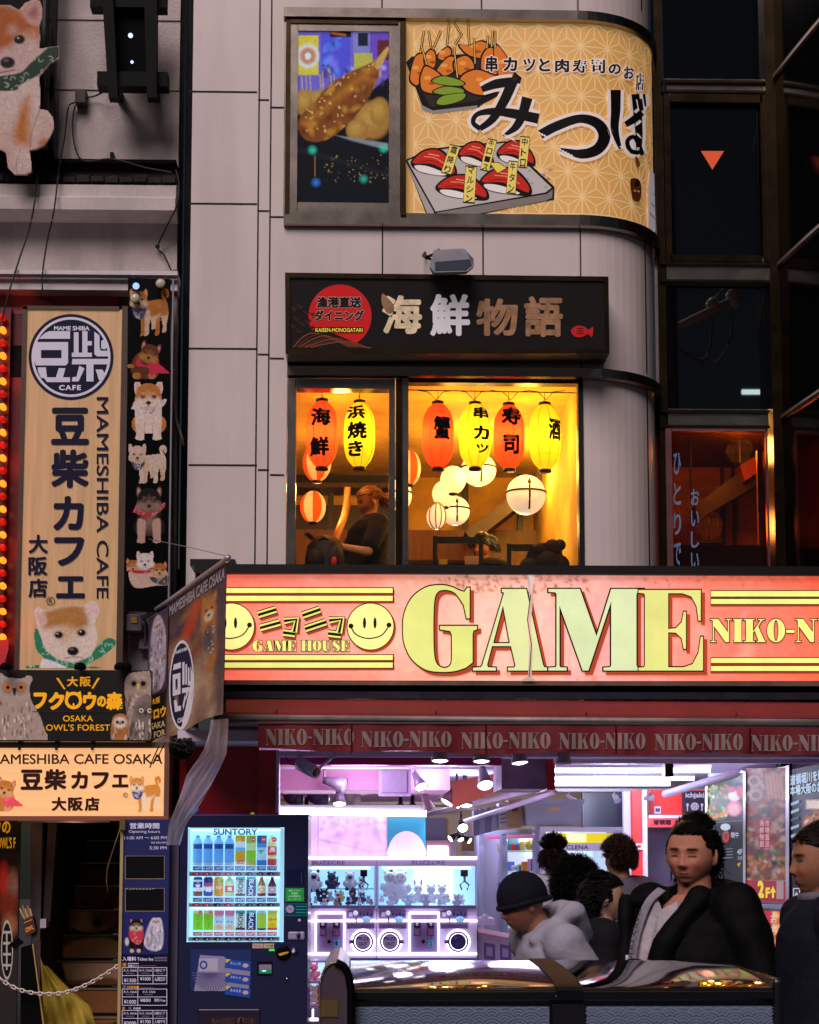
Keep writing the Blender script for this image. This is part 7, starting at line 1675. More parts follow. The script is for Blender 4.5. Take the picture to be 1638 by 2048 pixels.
one('wall_switch', lambda b: (b.pbox(1272, 1687, 1286, 1699, 18.97, 18.99, WHITEPL), b.pbox(1276, 1690, 1282, 1695, 18.965, 18.97, REDPAINT)), None, 'small white label plate on the red post', 'label plate')
pa, pb_ = P(1413, 1640, 16.2), P(1580, 1640, 13.9)
T_ = tilted((pa.x, pa.y), (pb_.x, pb_.y))
def tslab(b, pts, m, lift=0.0, th=.03):
 xy = np.array(pts, float); f = T_(xy[:, 0], xy[:, 1], lift); g_ = T_(xy[:, 0], xy[:, 1], lift - th); n = len(pts)
 b.add([tuple(v) for v in f] + [tuple(v) for v in g_], [tuple(range(n)), tuple(range(2 * n - 1, n - 1, -1))] + [(i, i + n, (i + 1) % n + n, (i + 1) % n) for i in range(n)], m)
ALU = mat('aluminium', '#a8a4b0', rough=.35, metal=.7)
m1 = thing('menu_panel', 'dark backlit menu panel with food photos and white writing', 'sign', tuple(T_(np.array([1450.]), np.array([1800.]))[0]))
one('board', lambda b: tslab(b, [(1413, 1560), (1488, 1543), (1488, 1830), (1413, 1825)], mat('menu_black', '#0b0f18', rough=.4, spec=.08)), m1)
one('frame', lambda b: [tslab(b, p, ALU, .012, .03) for p in ([(1410, 1560), (1415, 1559), (1415, 1826), (1410, 1826)], [(1486, 1543), (1491, 1542), (1491, 1830), (1486, 1830)], [(1415, 1556), (1486, 1540), (1486, 1545), (1415, 1561)])], m1)
z6 = zm(960, 1480, 2.416)
r = Ras(1416, 1546, 1486, 1642, 1.4, '#18202a')
r.pol(z6((1100, 200), (1190, 190), (1190, 370), (1110, 385)), '#3a5a30', 4); r.blots(60, ['#4a8a3a', '#8ab048', '#2a5a28', '#c8a048', '#a83a28', '#e0d8b0'], 2, 6, 1416, 1570, 1452, 1632, .8); r.lin(z6((1105, 385), (1190, 350)), 7, '#d89030'); r.ell(*z6((1228, 330)), 15, 16, '#d87888', .3); r.ell(*z6((1226, 335)), 11, 11, '#e8b0b0', .5); r.ell(*z6((1228, 270)), 12, 10, '#e0dce4', .4); r.ell(*z6((1255, 250)), 7, 12, '#c82a38', .4); r.rect(1416, 1546, 1486, 1562, '#b8d8d8', .5, 12); r.ell(*z6((1215, 240)), 8, 6, '#c83048', .4)
r.nz(.15, 2); r.build('menu_photo', T_, m1, e=.55)
A = Art(T_, .6, .004, .0001)
A.text('大阪', (1424, 1668, 1440, 1680), '#c8d4e0', .02); A.text('暁牛', (1462, 1664, 1478, 1676), '#c8d4e0', .02); A.ell(1452, 1673, 7, 12, '#c83a28'); A.text('牛', (1448, 1666, 1456, 1680), '#101622', .03)
A.line([(1422, 1646), (1484, 1641)], 1.2, '#8a98a8'); A.text('4F', (1474, 1698, 1485, 1709), '#c8d4e0', .02); A.text('各階', (1475, 1712, 1485, 1720), '#8aa0b8', .02)
for y in (1698, 1704, 1710, 1716): A.line([(1448, y), (1466, y - 1)], 1.6, '#7890a8')
A.ell(1451, 1654, 10, 7, '#b8d0d8', e=.8); A.poly([(1474, 1728), (1482, 1724), (1478, 1734)], '#d8b028')
A.build('lettering', m1)
m2 = thing('seafood_poster', 'tall seafood poster with a yellow floor number and arrow on red', 'poster', tuple(T_(np.array([1530.]), np.array([1800.]))[0]))
one('board', lambda b: tslab(b, [(1491, 1545), (1574, 1532), (1574, 1806), (1491, 1804)], mat('poster_pale', '#a89898', rough=.3)), m2)
one('frame', lambda b: [tslab(b, p, ALU, .012, .03) for p in ([(1571, 1532), (1578, 1530), (1578, 1990), (1571, 1990)], [(1491, 1806), (1638, 1812), (1638, 1822), (1491, 1814)])], m2)
r = Ras(1492, 1536, 1571, 1760, 1.5, '#6a4448')
cs = ['#b85838', '#a83828', '#c89878', '#6a8038', '#982828', '#c8a898', '#4a3020', '#b87838', '#3a4a28', '#d0b8a8', '#2a1a18']
r.blots(240, cs, 4, 12, 1492, 1536, 1572, 1760, .75, .7); r.rect(1530, 1545, 1571, 1598, '#c88868', .6, 6); [r.lin([(1532 + k * 7, 1548), (1538 + k * 7, 1596)], 3, '#e0b0a0', 2, .7) for k in range(5)]
for x, y in ((1508, 1562), (1512, 1590)): r.ell(x, y, 13, 12, '#c8b0a0', .3); r.ell(x, y, 8, 7, '#7a5a4a', .5)
r.rect(1517, 1638, 1541, 1696, '#b83040', 1, 2); r.blots(40, ['#3a2a20', '#8a5028', '#c88038'], 3, 8, 1492, 1715, 1572, 1762, .8); r.nz(.2, 2); r.build('poster_photo', T_, m2, e=.22)
A = Art(T_, .35, .004, .0001)
A.poly([(1492, 1760), (1571, 1762), (1571, 1804), (1492, 1802)], '#b02030'); A.text('2', (1515, 1761, 1528, 1796), '#e8d820', .06, e=.8); A.text('F', (1531, 1775, 1540, 1796), '#e8d820', .05, e=.8); A.poly([(1540, 1785), (1546, 1772), (1552, 1785), (1548, 1785), (1548, 1796), (1544, 1796), (1544, 1785)], '#e8d820', e=.8); A.rect(1553, 1762, 1567, 1798, '#c8b0b0', e=.2)
A.col('海鮮物語', 1519, 1640, 1528, 1694, '#e8c8c8', .02, .1); A.col('市場直送', 1530, 1640, 1539, 1694, '#e8c8c8', .02, .1)
A.build('lettering', m2)
m3 = thing('okonomiyaki_panel', 'navy backlit panel with white writing and pancake photo at the photo edge', 'sign', tuple(T_(np.array([1610.]), np.array([1800.]))[0]))
one('board', lambda b: tslab(b, [(1578, 1540), (1700, 1515), (1700, 1815), (1578, 1808)], mat('panel_navy', '#090c1a', rough=.4, spec=.08, emit=.03)), m3)
A = Art(T_, .75, .004, .0001)
A.text('道頓堀川を眺めて', [(1580, 1550), (1668, 1533), (1668, 1556), (1580, 1572)], '#c0d8f0', .03); A.text('本場大阪のお好み焼', [(1580, 1572), (1676, 1557), (1676, 1580), (1580, 1592)], '#c0d8f0', .03)
for k in range(5): A.poly([(1582, 1606 + k * 16), (1598, 1600 + k * 16), (1598, 1606 + k * 16), (1582, 1612 + k * 16)], '#90b8d0' if k != 2 else '#2a4a70')
A.rect(1586, 1776, 1600, 1806, '#c8c0d0'); A.rect(1588, 1778, 1598, 1804, '#14101e'); A.poly([(1593, 1783), (1597, 1791), (1593, 1799), (1589, 1791)], '#c8c0d0'); A.text('道頓堀', (1602, 1786, 1624, 1798), '#c0c0d8', .03)
A.build('lettering', m3)
r = Ras(1604, 1598, 1660, 1690, 1.5, '#2a3a58'); r.ell(1640, 1650, 34, 30, '#a86a30', .3); r.blots(50, ['#d8a050', '#8a4a20', '#e8c890', '#5a3018'], 3, 8, 1612, 1626, 1660, 1680, .7); r.rect(1612, 1600, 1640, 1618, '#e8d8c0', .9, 5); r.nz(.2, 2); r.build('menu_photo', T_, m3, e=.5)
m4 = thing('pancake_poster', 'bright poster of round orange pancakes beside the door edge', 'poster', tuple(T_(np.array([1560.]), np.array([1980.]))[0]))
one('board', lambda b: tslab(b, [(1492, 1818), (1571, 1822), (1571, 2060), (1492, 2060)], mat('poster_red2', '#7a2a28', rough=.4)), m4)
r = Ras(1494, 1822, 1570, 2055, 1.8, '#a03828');
for k in range(9): r.ell(1556 + (k % 3) * 6 - 6, 1835 + k * 26, 17, 15, '#c8682c', .3); r.ell(1556 + (k % 3) * 6 - 8, 1831 + k * 26, 10, 8, '#e8b070', .6); r.ell(1520, 1840 + k * 26, 15, 13, '#b85828', .4)
r.rect(1494, 1822, 1545, 1850, '#b82838', .9, 3); r.nz(.2, 2); r.build('poster_photo', T_, m4, e=.6)
A = Art(T_, .6, .004); A.col('ふわふわ', 1541, 1824, 1553, 1870, '#f0e0d8', .03, .1); A.build('lettering', m4)
m5 = thing('orange_panel', 'lit orange panel with white edge light low at the photo edge', 'sign', tuple(T_(np.array([1610.]), np.array([1980.]))[0]))
one('board', lambda b: tslab(b, [(1584, 1822), (1700, 1826), (1700, 2080), (1584, 2080)], mat('panel_orange', '#d8552a', rough=.4, emit=.5)), m5)
one('edge_light', lambda b: tslab(b, [(1576, 1826), (1582, 1826), (1582, 2000), (1576, 2000)], glow('#e8e0ff', 1.8), .02), m5)
A = Art(T_, .6, .004); A.poly([(1584, 1822), (1640, 1825), (1640, 1868), (1584, 1868)], '#c8a8b0'); A.col('道頓堀名物', 1590, 1880, 1604, 1975, '#f0e8e0', .03, .1); A.build('lettering', m5)
# ================================================================== banners on a pole, plastic sheet, cables
n0, n1 = P(335, 1300, 13.72), P(455, 1300, 12.35)
TB = tilted((n0.x, n0.y), (n1.x, n1.y))
bn = thing('projecting_banner', 'large faded cafe banner hanging from a sloping pole over the pavement', 'banner', tuple(TB(np.array([395.]), np.array([1470.]))[0]))
def cloth(b, L_, R_, m, nx=24, nz=24, wob=.02, proj=TB):
 """L_, R_: pixel columns (top, bottom) of both side edges"""
 v = [];
 for j in range(nz + 1):
  for i in range(nx + 1):
   s_, t_ = i / nx, j / nz
   l = np.array(L_[0]) * (1 - t_) + np.array(L_[1]) * t_; r_ = np.array(R_[0]) * (1 - t_) + np.array(R_[1]) * t_
   p = l * (1 - s_) + r_ * s_
   v.append(tuple(proj(np.array([p[0]]), np.array([p[1] + 3 * math.sin(s_ * 7) * t_]), wob * math.sin(s_ * 6 + t_ * 2) * t_)[0]))
 n = nx + 1
 f = [(j * n + i, j * n + i + 1, (j + 1) * n + i + 1, (j + 1) * n + i) for j in range(nz) for i in range(nx)]
 b.add(v, f, m, True); b.add([(x + .004, y + .004, z) for x, y, z in v], [tuple(reversed(q_)) for q_ in f], m, True)
one('cloth_backing', lambda b: cloth(b, ((335, 1204), (331, 1476)), ((453, 1120), (446, 1426)), mat('banner_back', '#3a2a2a', rough=.8), proj=lambda x, y, l=0: TB(x, y, l - .012)), bn)
def tr(u, v):      # unit square -> banner pixels
 l = np.array([335 + (331 - 335) * v, 1204 + (1476 - 1204) * v]); r_ = np.array([453 + (446 - 453) * v, 1120 + (1426 - 1120) * v]); return l * (1 - u) + r_ * u
r = Ras(0, 0, 120, 300, 2.0, '#5a4448')
r.rect(0, 0, 120, 70, '#4a3836', .9, 60); r.blots(30, ['#7a3a28', '#8a5a38', '#38282c', '#a86a3a', '#5a4a58'], 10, 26, 0, 20, 120, 190, .55, 1.2); r.ell(45, 90, 14, 26, '#a83a22', .8, .4, .8); r.ell(58, 60, 12, 24, '#b04a2c', .9, .3, .8); r.ell(20, 130, 22, 30, '#b8805a', 1.0, 0, .6)
r.pol([(72, 60), (92, 50), (100, 90), (104, 150), (98, 210), (80, 220), (76, 150), (70, 100)], '#a86c3a', 6); r.ell(86, 78, 15, 20, '#b87a42', .4); r.ell(86, 90, 9, 11, '#d0b498', .6); r.ell(80, 76, 2.5, 2.5, '#1a1210', .5); r.ell(92, 76, 2.5, 2.5, '#1a1210', .5); r.ell(86, 88, 3, 2.5, '#1a1210', .5); r.pol([(72, 66), (74, 46), (82, 58)], '#b87a42', 3); r.pol([(92, 58), (100, 46), (101, 66)], '#b87a42', 3)
r.ell(86, 140, 13, 30, '#5a4e50', .8); r.blots(20, ['#b8b0b0', '#3a3238'], 1.5, 3.5, 76, 112, 98, 168, .8); r.rect(0, 215, 120, 300, '#8d6c58', .9, 50); r.blots(24, ['#a8866a', '#7a5a4a', '#b89a78'], 6, 20, 0, 200, 120, 300, .5, 1.1); r.rect(60, 170, 75, 300, '#8a6a58', .5, 20); r.rect(104, 0, 120, 300, '#4a4048', .8, 14); r.ell(60, 215, 18, 50, '#b89a80', 1.0, .2, .6)
r.nz(.16, 2); r.nz(.1, 8)
def wb(X, Y):
 U, V = X / 120, Y / 300; px = (335 - 4 * V) * (1 - U) + (453 - 7 * V) * U; py = (1204 + 272 * V) * (1 - U) + (1120 + 306 * V) * U + 3 * np.sin(U * 7) * V
 return px, py
def tbl(px, py, lift=0.0):
 px = np.asarray(px, float); py = np.asarray(py, float); U = np.clip((px - 333) / 118, 0, 1); V = np.clip((py - (1204 - 84 * U)) / 280, 0, 1)
 return TB(px, py, .02 * np.sin(U * 6 + V * 2) * V + lift)
r.build('banner_print', tbl, bn, e=.16, lift=.004, warp=wb)
A = Art(tbl, .3, .008, .0002)
A.text('MAMESHIBA CAFE OSAKA', [(339, 1212), (450, 1133), (449, 1158), (338, 1234)], '#8a8088', .03, out='#2a2026', ob=.03)
A.ell(363, 1370, 25, 90, '#c8c0c8', rot=.02); A.ell(363, 1370, 22.5, 84, NAVY, rot=.02)
def wq(*p): A.poly([(363 + x * 22, 1370 + y * 82) for x, y in p], '#c8c0c8')
wq((-.7, -.5), (-.05, -.56), (-.05, -.42), (-.78, -.36)); wq((-.8, -.25), (-.1, -.3), (-.1, -.18), (-.55, -.14), (-.55, .12), (-.1, .08), (-.1, .22), (-.8, .27)); wq((-.35, -.25), (-.1, -.26), (-.1, .1), (-.35, .12)); wq((-.7, .38), (-.45, .36), (-.35, .52), (-.05, .5), (-.05, .62), (-.6, .66))
wq((.08, -.55), (.28, -.57), (.28, -.02), (.08, 0)); wq((.36, -.5), (.5, -.52), (.5, -.02), (.36, 0)); wq((.58, -.45), (.72, -.4), (.72, -.1), (.9, -.1), (.9, 0), (.58, .02)); wq((.05, .08), (.9, .04), (.88, .16), (.05, .2)); wq((.4, .18), (.58, .17), (.58, .62), (.4, .64)); wq((.1, .5), (.3, .24), (.4, .3), (.18, .6)); wq((.62, .26), (.8, .3), (.88, .48), (.74, .52))
A.text('MAME SHIBA', [(351, 1302), (375, 1293), (375, 1300), (351, 1309)], '#c8c0c8', .04); A.text('CAFE', [(355, 1437), (371, 1432), (371, 1442), (355, 1447)], '#c8c0c8', .04)
A.build('lettering', bn)
one('pole', lambda b: b.tube([P(285, 1238, 13.95), P(335, 1204, 13.70), P(453, 1119, 12.34), P(457, 1114, 12.3)], .02, SILV, 10), bn)
n2, n3 = P(298, 1300, 13.9), P(338, 1300, 13.62)
TC = tilted((n2.x, n2.y), (n3.x, n3.y))
ob = thing('owl_banner', 'narrow owl banner on the wall end of the sloping pole', 'banner', tuple(TC(np.array([318.]), np.array([1480.]))[0]))
one('cloth_backing', lambda b: cloth(b, ((298, 1238), (291, 1486)), ((337, 1212), (331, 1470)), mat('banner_back2', '#3a2e3a', rough=.8), 8, 12, .01, lambda x, y, l=0: TC(x, y, l - .01)), ob)
r = Ras(0, 0, 40, 260, 1.6, '#4a3a48'); owl(r, [(8, 20), (18, 4), (28, 20), (36, 60), (34, 150), (8, 160), (4, 80)], '#a89aa8', 18, 26, 20, '#b8a8a8', '#c8801a', '#5a4a58', n=50); r.rect(0, 165, 40, 260, '#1a1516', 1, 12); r.nz(.15, 2)
def wc(X, Y):
 U, V = X / 40, Y / 260; return (298 - 7 * V) * (1 - U) + (337 - 6 * V) * U, (1238 + 248 * V) * (1 - U) + (1212 + 258 * V) * U
r.build('banner_print', TC, ob, e=.14, lift=.004, warp=wc)
A = Art(TC, .5, .008, .0002); A.text('大阪', [(303, 1398), (320, 1392), (320, 1405), (303, 1411)], OR, .03); A.text('クロウ', [(293, 1422), (332, 1410), (332, 1432), (293, 1444)], OR, .05); A.text('OSAKA', [(292, 1449), (330, 1440), (330, 1453), (292, 1462)], '#c8a070', .02); A.text("L'S FOR", [(291, 1468), (330, 1457), (330, 1470), (291, 1482)], '#c8a070', .02); A.build('lettering', ob)
def plastic(b):
 rows = [((428, 1440), (451, 1437)), ((424, 1470), (450, 1470)), ((414, 1500), (447, 1508)), ((398, 1525), (432, 1540)), ((380, 1550), (415, 1572)), ((368, 1590), (396, 1606)), ((354, 1625), (372, 1640)), ((344, 1650), (362, 1662)), ((340, 1690), (354, 1690))]
 v = []; n = 9
 for k, (l, r_) in enumerate(rows):
  for i in range(n):
   t_ = i / (n - 1); v.append(P(l[0] - 7 + (r_[0] - l[0] + 13) * t_, l[1] + (r_[1] - l[1]) * t_, 12.6 + k * .08 + .035 * math.sin(i * 2.1 + k * 1.7) + .02 * math.sin(i * 4.3 + k)))
 b.add(v, [(k * n + i, k * n + i + 1, (k + 1) * n + i + 1, (k + 1) * n + i) for k in range(len(rows) - 1) for i in range(n - 1)], PLAS, True)
PLAS = bpy.data.materials.new('plastic_film'); PLAS.use_nodes = True
_n, _l = PLAS.node_tree.nodes, PLAS.node_tree.links; _b = _n['Principled BSDF']; _b.inputs['Base Color'].default_value = (.8, .78, .9, 1); _b.inputs['Roughness'].default_value = .12; _b.inputs['Alpha'].default_value = .6; _b.inputs['Specular IOR Level'].default_value = .9
_t = _n.new('ShaderNodeBsdfTranslucent'); _t.inputs[0].default_value = (.8, .8, 1, 1); _m = _n.new('ShaderNodeMixShader'); _m.inputs[0].default_value = .35; _l.new(_b.outputs[0], _m.inputs[1]); _l.new(_t.outputs[0], _m.inputs[2]); _l.new(_m.outputs[0], _n['Material Output'].inputs[0])
one('plastic_sheet', plastic, None, 'pale crumpled plastic sheet hanging from the banner beside the red wall', 'plastic sheet')
one('cable_bundle', lambda b: ([b.tube([P(345 + random.uniform(-6, 45), 1475 + random.uniform(0, 30), 13.3 + random.uniform(-.1, .1)) for _ in range(6)], .010, CABLE, 6) for k in range(14)], b.ball(P(362, 1500, 13.4), (.09, .06, .07), MATTE), b.tube([P(318, 1492, 13.4), P(305, 1520, 13.5), P(300, 1535, 13.55)], .005, CABLE), b.tube([P(330, 1485, 13.4), P(318, 1510, 13.5), P(322, 1525, 13.55)], .005, CABLE)), None, 'tangled black cable bundle under the owl banner', 'cable')
one('stay_wire', lambda b: b.tube([P(297, 1078, 13.8), P(380, 1095, 13.0), P(453, 1112, 12.35)], .003, mat('wire_grey', '#8a8088', rough=.5), 5), None, 'thin stay wire from the puppy board to the banner pole', 'wire')
# ================================================================== stair entrance of the cafe
en = thing('stair_entrance', 'dark stairway up to the cafe with a puppy face printed on its risers', 'staircase', (P(150, 2048, 14.2).x, 14.6, 0))
xs0, xs1 = P(88, 1900, 14.5).x, P(240, 1900, 14.5).x
TREAD = mat('stair_tread', '#2a2018', rough=.6, var=.2); NOSE = mat('stair_nosing', '#8a7a58', rough=.4, metal=.4)
def stair(b):
 for k in range(-1, 11):
  z = .29 + .2 * k; y = 14.5 + .3 * k
  b.box(xs0, xs1 + .1, y, y + .31, max(0, z - .2), z - .012, TREAD); b.box(xs0, xs1 + .1, y - .012, y + .02, z - .011, z + .004, NOSE)
 b.box(xs0 - .06, xs0 - .001, 14.35, 18.5, 0, 4.2, mat('stair_wall', '#3a2e2c', rough=.8, var=.3)); b.box(xs1 + .1, xs1 + .2, 14.3, 18.5, 0, 4.2, MATTE)
 b.box(xs0 - .06, xs1 + .2, 17.9, 18.0, 2, 4.4, MATTE); b.slab([(60, 1640), (245, 1640), (245, 1600), (60, 1600)], 14.2, 3.8, MATTE)
one('steps', stair, en)
def face_on_stairs(r):
 r.pol([(60, 1800), (100, 1740), (180, 1735), (262, 1765), (268, 1880), (250, 1900), (120, 1900)], '#7a4a2a', 10); r.ell(180, 1850, 42, 34, '#d8b898', .6); r.ell(130, 1830, 26, 26, '#8a5c3c', .9); r.ell(205, 1830, 26, 26, '#8a5c3c', .9)
 for x in (171, 213): r.ell(x, 1808, 8, 6, '#0c0808', .4)
 r.ell(194, 1846, 10, 9, '#0c0808', .3); r.lin([(176, 1862), (194, 1860), (210, 1864)], 2, '#4a3020', 2, 1, True)
 scarf(r, [(122, 1826), (135, 1850), (180, 1865), (235, 1850), (262, 1830), (262, 1870), (210, 1890), (140, 1880), (105, 1892), (102, 1884), (128, 1872)], '#2c4a30', '#8a9a88', 50, 5)
 r.pol([(130, 1892), (240, 1885), (240, 1990), (150, 1990)], '#d0a888', 6); r.pol([(100, 1930), (130, 1960), (240, 1960), (240, 2040), (120, 2040)], '#8a5a38', 6)
for k in range(-1, 7):
 z = .29 + .2 * k; y = 14.5 + .3 * k
 top = CAM.z - 0;
 def py_of(zz):
  lo, hi = 1400., 2300.
  for _ in range(40):
   m_ = (lo + hi) / 2
   if P(170, m_, y - .001).z > zz: lo = m_
   else: hi = m_
  return lo
 y0, y1 = py_of(z - .015), py_of(z - .19)
 r = Ras(96, y0, 238, y1, 2.0, '#16140f'); face_on_stairs(r); r.nz(.1, 2); r.build('riser_print', plane(y), en, lift=.003)
lamp('stair_light', P(150, 1690, 13.9), 1.5, '#ffc890', .15, parent=en)
one('handrail', lambda b: (b.slab([(96, 1640), (114, 1640), (100, 1845), (86, 1845)], 14.3, .06, mat('rail_wood', '#2a1a12', rough=.5)), b.pbox(80, 1838, 92, 1856, 14.25, 14.4, WHITEPL), b.slab([(60, 1640), (84, 1640), (80, 1960), (62, 1960)], 14.33, .04, mat('jamb', '#5a5058', rough=.7, var=.3))), en)
one('lintel_rail', lambda b: b.tube([P(36, 1642, 14.0), P(220, 1643, 14.0)], .012, SILV, 8), en)
oh = thing('opening_hours_sign', 'tall navy sign with opening hours, prices and a dog and owl picture', 'sign', P(288, 2048, 13.6) * 1.0); oh.location.z = 0
Yh = 13.58
one('board', lambda b: b.pbox(243, 1639, 336, 2120, Yh, Yh + .06, mat('sign_navy', '#22265e', rough=.35, emit=.10)), oh)
one('edge_post', lambda b: (b.pbox(237, 1655, 243, 2120, Yh - .02, Yh + .08, mat('post_cream', '#b8a070', rough=.5, var=.1)), b.pbox(239, 1638, 250, 1660, Yh - .06, Yh, mat('brass_box', '#8a7448', rough=.35, metal=.6))), oh)
z2 = zm(0, 1600, 4.55)
def bx2(x0, y0, x1, y1): a_, c_ = z2((x0, y0), (x1, y1)); return (*a_, *c_)
A = Art(plane(Yh), .35, .003, .0001); WH = '#c8c0d8'
for tx, bb_, w_ in (('営業時間', (1182, 208, 1450, 262), .02), ('Opening hours', (1172, 274, 1455, 306), .0), ('11:00 AM ～ 6:00 PM', (1132, 330, 1516, 358), .0), ('Last entry time', (1376, 374, 1518, 402), 0), ('5:30 PM', (1362, 422, 1516, 450), .0)): A.text(tx, bx2(*bb_), WH, w_)
for y0 in (508, 802): A.rect(*bx2(1138, y0, 1497, y0 + 212), '#8a7a60'); A.rect(*bx2(1143, y0 + 3, 1493, y0 + 207), '#0e0d12', e=0)
for i in range(9): A.line(z2((1145 + i * 30, 806 + (i * 7) % 9), (1165 + i * 30, 808 + (i * 5) % 8)), 1.6, '#8a8078')
A.rect(*bx2(1105, 1405, 1530, 2200), '#14122c', e=.05)
A.text('入場料', bx2(1112, 1425, 1240, 1465), WH, .02); A.text('Ticket fee', bx2(1248, 1433, 1395, 1462), WH, .012); [A.line(z2((1405, y), (1520, y)), 1.2, '#7a7490') for y in (1432, 1446, 1462)]
A.rect(*bx2(1115, 1482, 1150, 1516), '#a86a48'); A.text('豆柴カフェ', bx2(1163, 1500, 1264, 1520), WH, .03); A.line(z2((1165, 1488), (1262, 1488)), 1.5, WH); A.line(z2((1275, 1508), (1420, 1508)), 1.2, '#a83040')
A.rect(*bx2(1115, 1685, 1145, 1712), '#5a5468'); A.text('フクロウの森', bx2(1155, 1690, 1264, 1715), OR, .04); A.line(z2((1280, 1708), (1400, 1708)), 1.2, '#a83040'); A.rect(*bx2(1112, 1882, 1136, 1908), '#a86a48'); A.rect(*bx2(1170, 1882, 1196, 1908), '#5a5468'); A.text('共通券', bx2(1212, 1886, 1282, 1906), WH, .02)
for y0, rows in ((1525, (('大人 Adult', '小人 Child', '5歳以下'), ('¥1300', '¥1000', '入場不可'))), (1720, (('大人 Adult', '小人 Child', ''), ('¥1000', '¥800', '無料 Free'))), (1915, (('大人 Adult', '小人 Child', '5歳以下'), ('¥2000', '¥1700', '入場不可')))):
 for y in (0, 72, 148): A.line(z2((1110, y0 + y), (1520, y0 + y)), 1.1, WH)
 for x in (1112, 1254, 1392, 1518): A.line(z2((x, y0), (x, y0 + (148 if (x != 1392 or y0 != 1720) else 1))), 1.1, WH)
 for ri, row in enumerate(rows):
  for ci, tx in enumerate(row):
   if not tx: continue
   cx = (1183, 1323, 1455)[ci] + (30 if y0 == 1720 and ri == 0 and ci == 1 else 0); hw = (62 if ri == 0 else 56, 58, 50)[ci] if tx[0] != '¥' or ci == 0 else 48
   A.text(tx, bx2(cx - hw, y0 + (12 if ri == 0 else (98 if ci == 0 else 86)), cx + hw, y0 + (38 if ri == 0 else (134 if ci == 0 else 118))), WH, .012 if tx[0] == '¥' else .008)
   if ri == 0: A.line(z2((cx - 36, y0 + 52), (cx + 36, y0 + 52)), .9, '#7a7490')
A.text('No Entry', bx2(1410, 1634, 1490, 1652), WH, .01)
A.build('lettering', oh)
r = Ras(247, 1828, 333, 1910, 1.1, '#22265e')
Qz = lambda *p: z2(*p)
r.pol(Qz((1195, 1150), (1285, 1150), (1305, 1280), (1285, 1385), (1245, 1385), (1235, 1310), (1215, 1385), (1185, 1385), (1180, 1250)), '#141014', 2); r.ell(*z2((1155, 1290)), 4, 8, '#c8b8b0', .4); scarf(r, Qz((1180, 1180), (1240, 1195), (1298, 1180), (1305, 1250), (1270, 1312), (1220, 1300), (1178, 1250)), '#b83848', '#d89098', 12, 2.5)
for x in (1200, 1262): r.ell(*z2((x, 1372)), 4, 4, '#c8a898', .4)
pup_head(r, *z2((1240, 1140)), 24, '#16100f', '#c8a898', '#16100f'); owl(r, Qz((1385, 1080), (1420, 1075), (1462, 1078), (1482, 1150), (1488, 1250), (1470, 1350), (1400, 1375), (1330, 1345), (1312, 1290), (1340, 1170)), '#b8b0c4', 312, 1843, 22, '#c8c0d0', '#d8a030', '#8a7a8a', n=50)
r.build('animal_print', plane(Yh), oh, e=.25)
rbn = thing('red_banner', 'dark banner with red picture and orange owl lettering inside the stair entrance', 'banner', P(15, 2048, 14.1) * 1.0); rbn.location.z = 0
one('cloth', lambda b: b.pbox(-80, 1636, 36, 2120, 14.05, 14.08, mat('banner_dark', '#1a1210', rough=.7)), rbn)
r = Ras(-10, 1715, 36, 1900, 1.8, '#2a1410'); r.ell(8, 1760, 10, 34, '#b82a1c', .8); r.ell(26, 1770, 12, 30, '#8a5a48', .8); r.ell(16, 1810, 20, 24, '#7a2c18', 1.0); r.ell(20, 1850, 14, 20, '#a06040', 1.0); r.nz(.2, 2); r.build('banner_print', plane(14.05), rbn, e=.08)
A = Art(plane(14.05), .5, .004, .0001); A.text('ウの', (-14, 1640, 21, 1667), OR, .03); A.text("OSAKA OWL'S F", (-40, 1674, 31, 1697), OR, .02); A.ell(14, 1900, 12, 60, '#b8b0a8', e=.1); A.ell(14, 1900, 10, 54, '#1a1618', e=0)
for k in range(4): A.rect(6, 1862 + k * 22, 22, 1867 + k * 22, '#b8b0a8', e=.1)
A.rect(12, 1862, 15, 1940, '#b8b0a8', e=.1); A.build('lettering', rbn)
lh = thing('leaflet_holder', 'small box of leaflets with orange lettering fixed by the stair entrance', 'leaflet holder', P(60, 1880, 13.9))
one('holder', lambda b: (b.slab([(45, 1840), (65, 1831), (72, 1862), (52, 1874)], 13.85, .08, mat('holder_brown', '#4a2a18', rough=.5)), b.slab([(62, 1868), (80, 1860), (80, 1880), (66, 1886)], 13.88, .1, mat('holder_box', '#3a3028', rough=.6))), lh)
one('leaflets', lambda b: [b.slab([(38 + k * 5, 1818 - (k % 2) * 6), (41 + k * 5, 1816 - (k % 2) * 6), (51 + k * 4, 1838), (48 + k * 4, 1839)], 13.88 + k * .004, .003, mat('leaflet_%d' % (k % 2), ['#b8a888', '#a8743a'][k % 2], rough=.6)) for k in range(5)], lh)
A = Art(plane(13.85), .3, .003); A.text('OWL', [(50, 1856), (66, 1849), (68, 1858), (52, 1866)], '#d8862a', .04); A.line([(48, 1846), (64, 1839)], 2, '#c8742a'); A.build('lettering', lh)
bd = thing('leaning_board', 'dark A-board leaning at the foot of the stairs', 'board', P(60, 2048, 13.8) * 1.0); bd.location.z = 0
one('panel', lambda b: (b.slab([(42, 1895), (64, 1888), (95, 2120), (40, 2120)], 13.78, .05, BLACK), b.slab([(64, 1888), (66.5, 1889), (98, 2120), (95, 2120)], 13.775, .05, mat('board_edge2', '#b89858', rough=.5))), bd)
one('clip', lambda b: b.slab([(18, 1888), (36, 1876), (46, 1886), (28, 1898)], 13.76, .04, BLACK), bd)
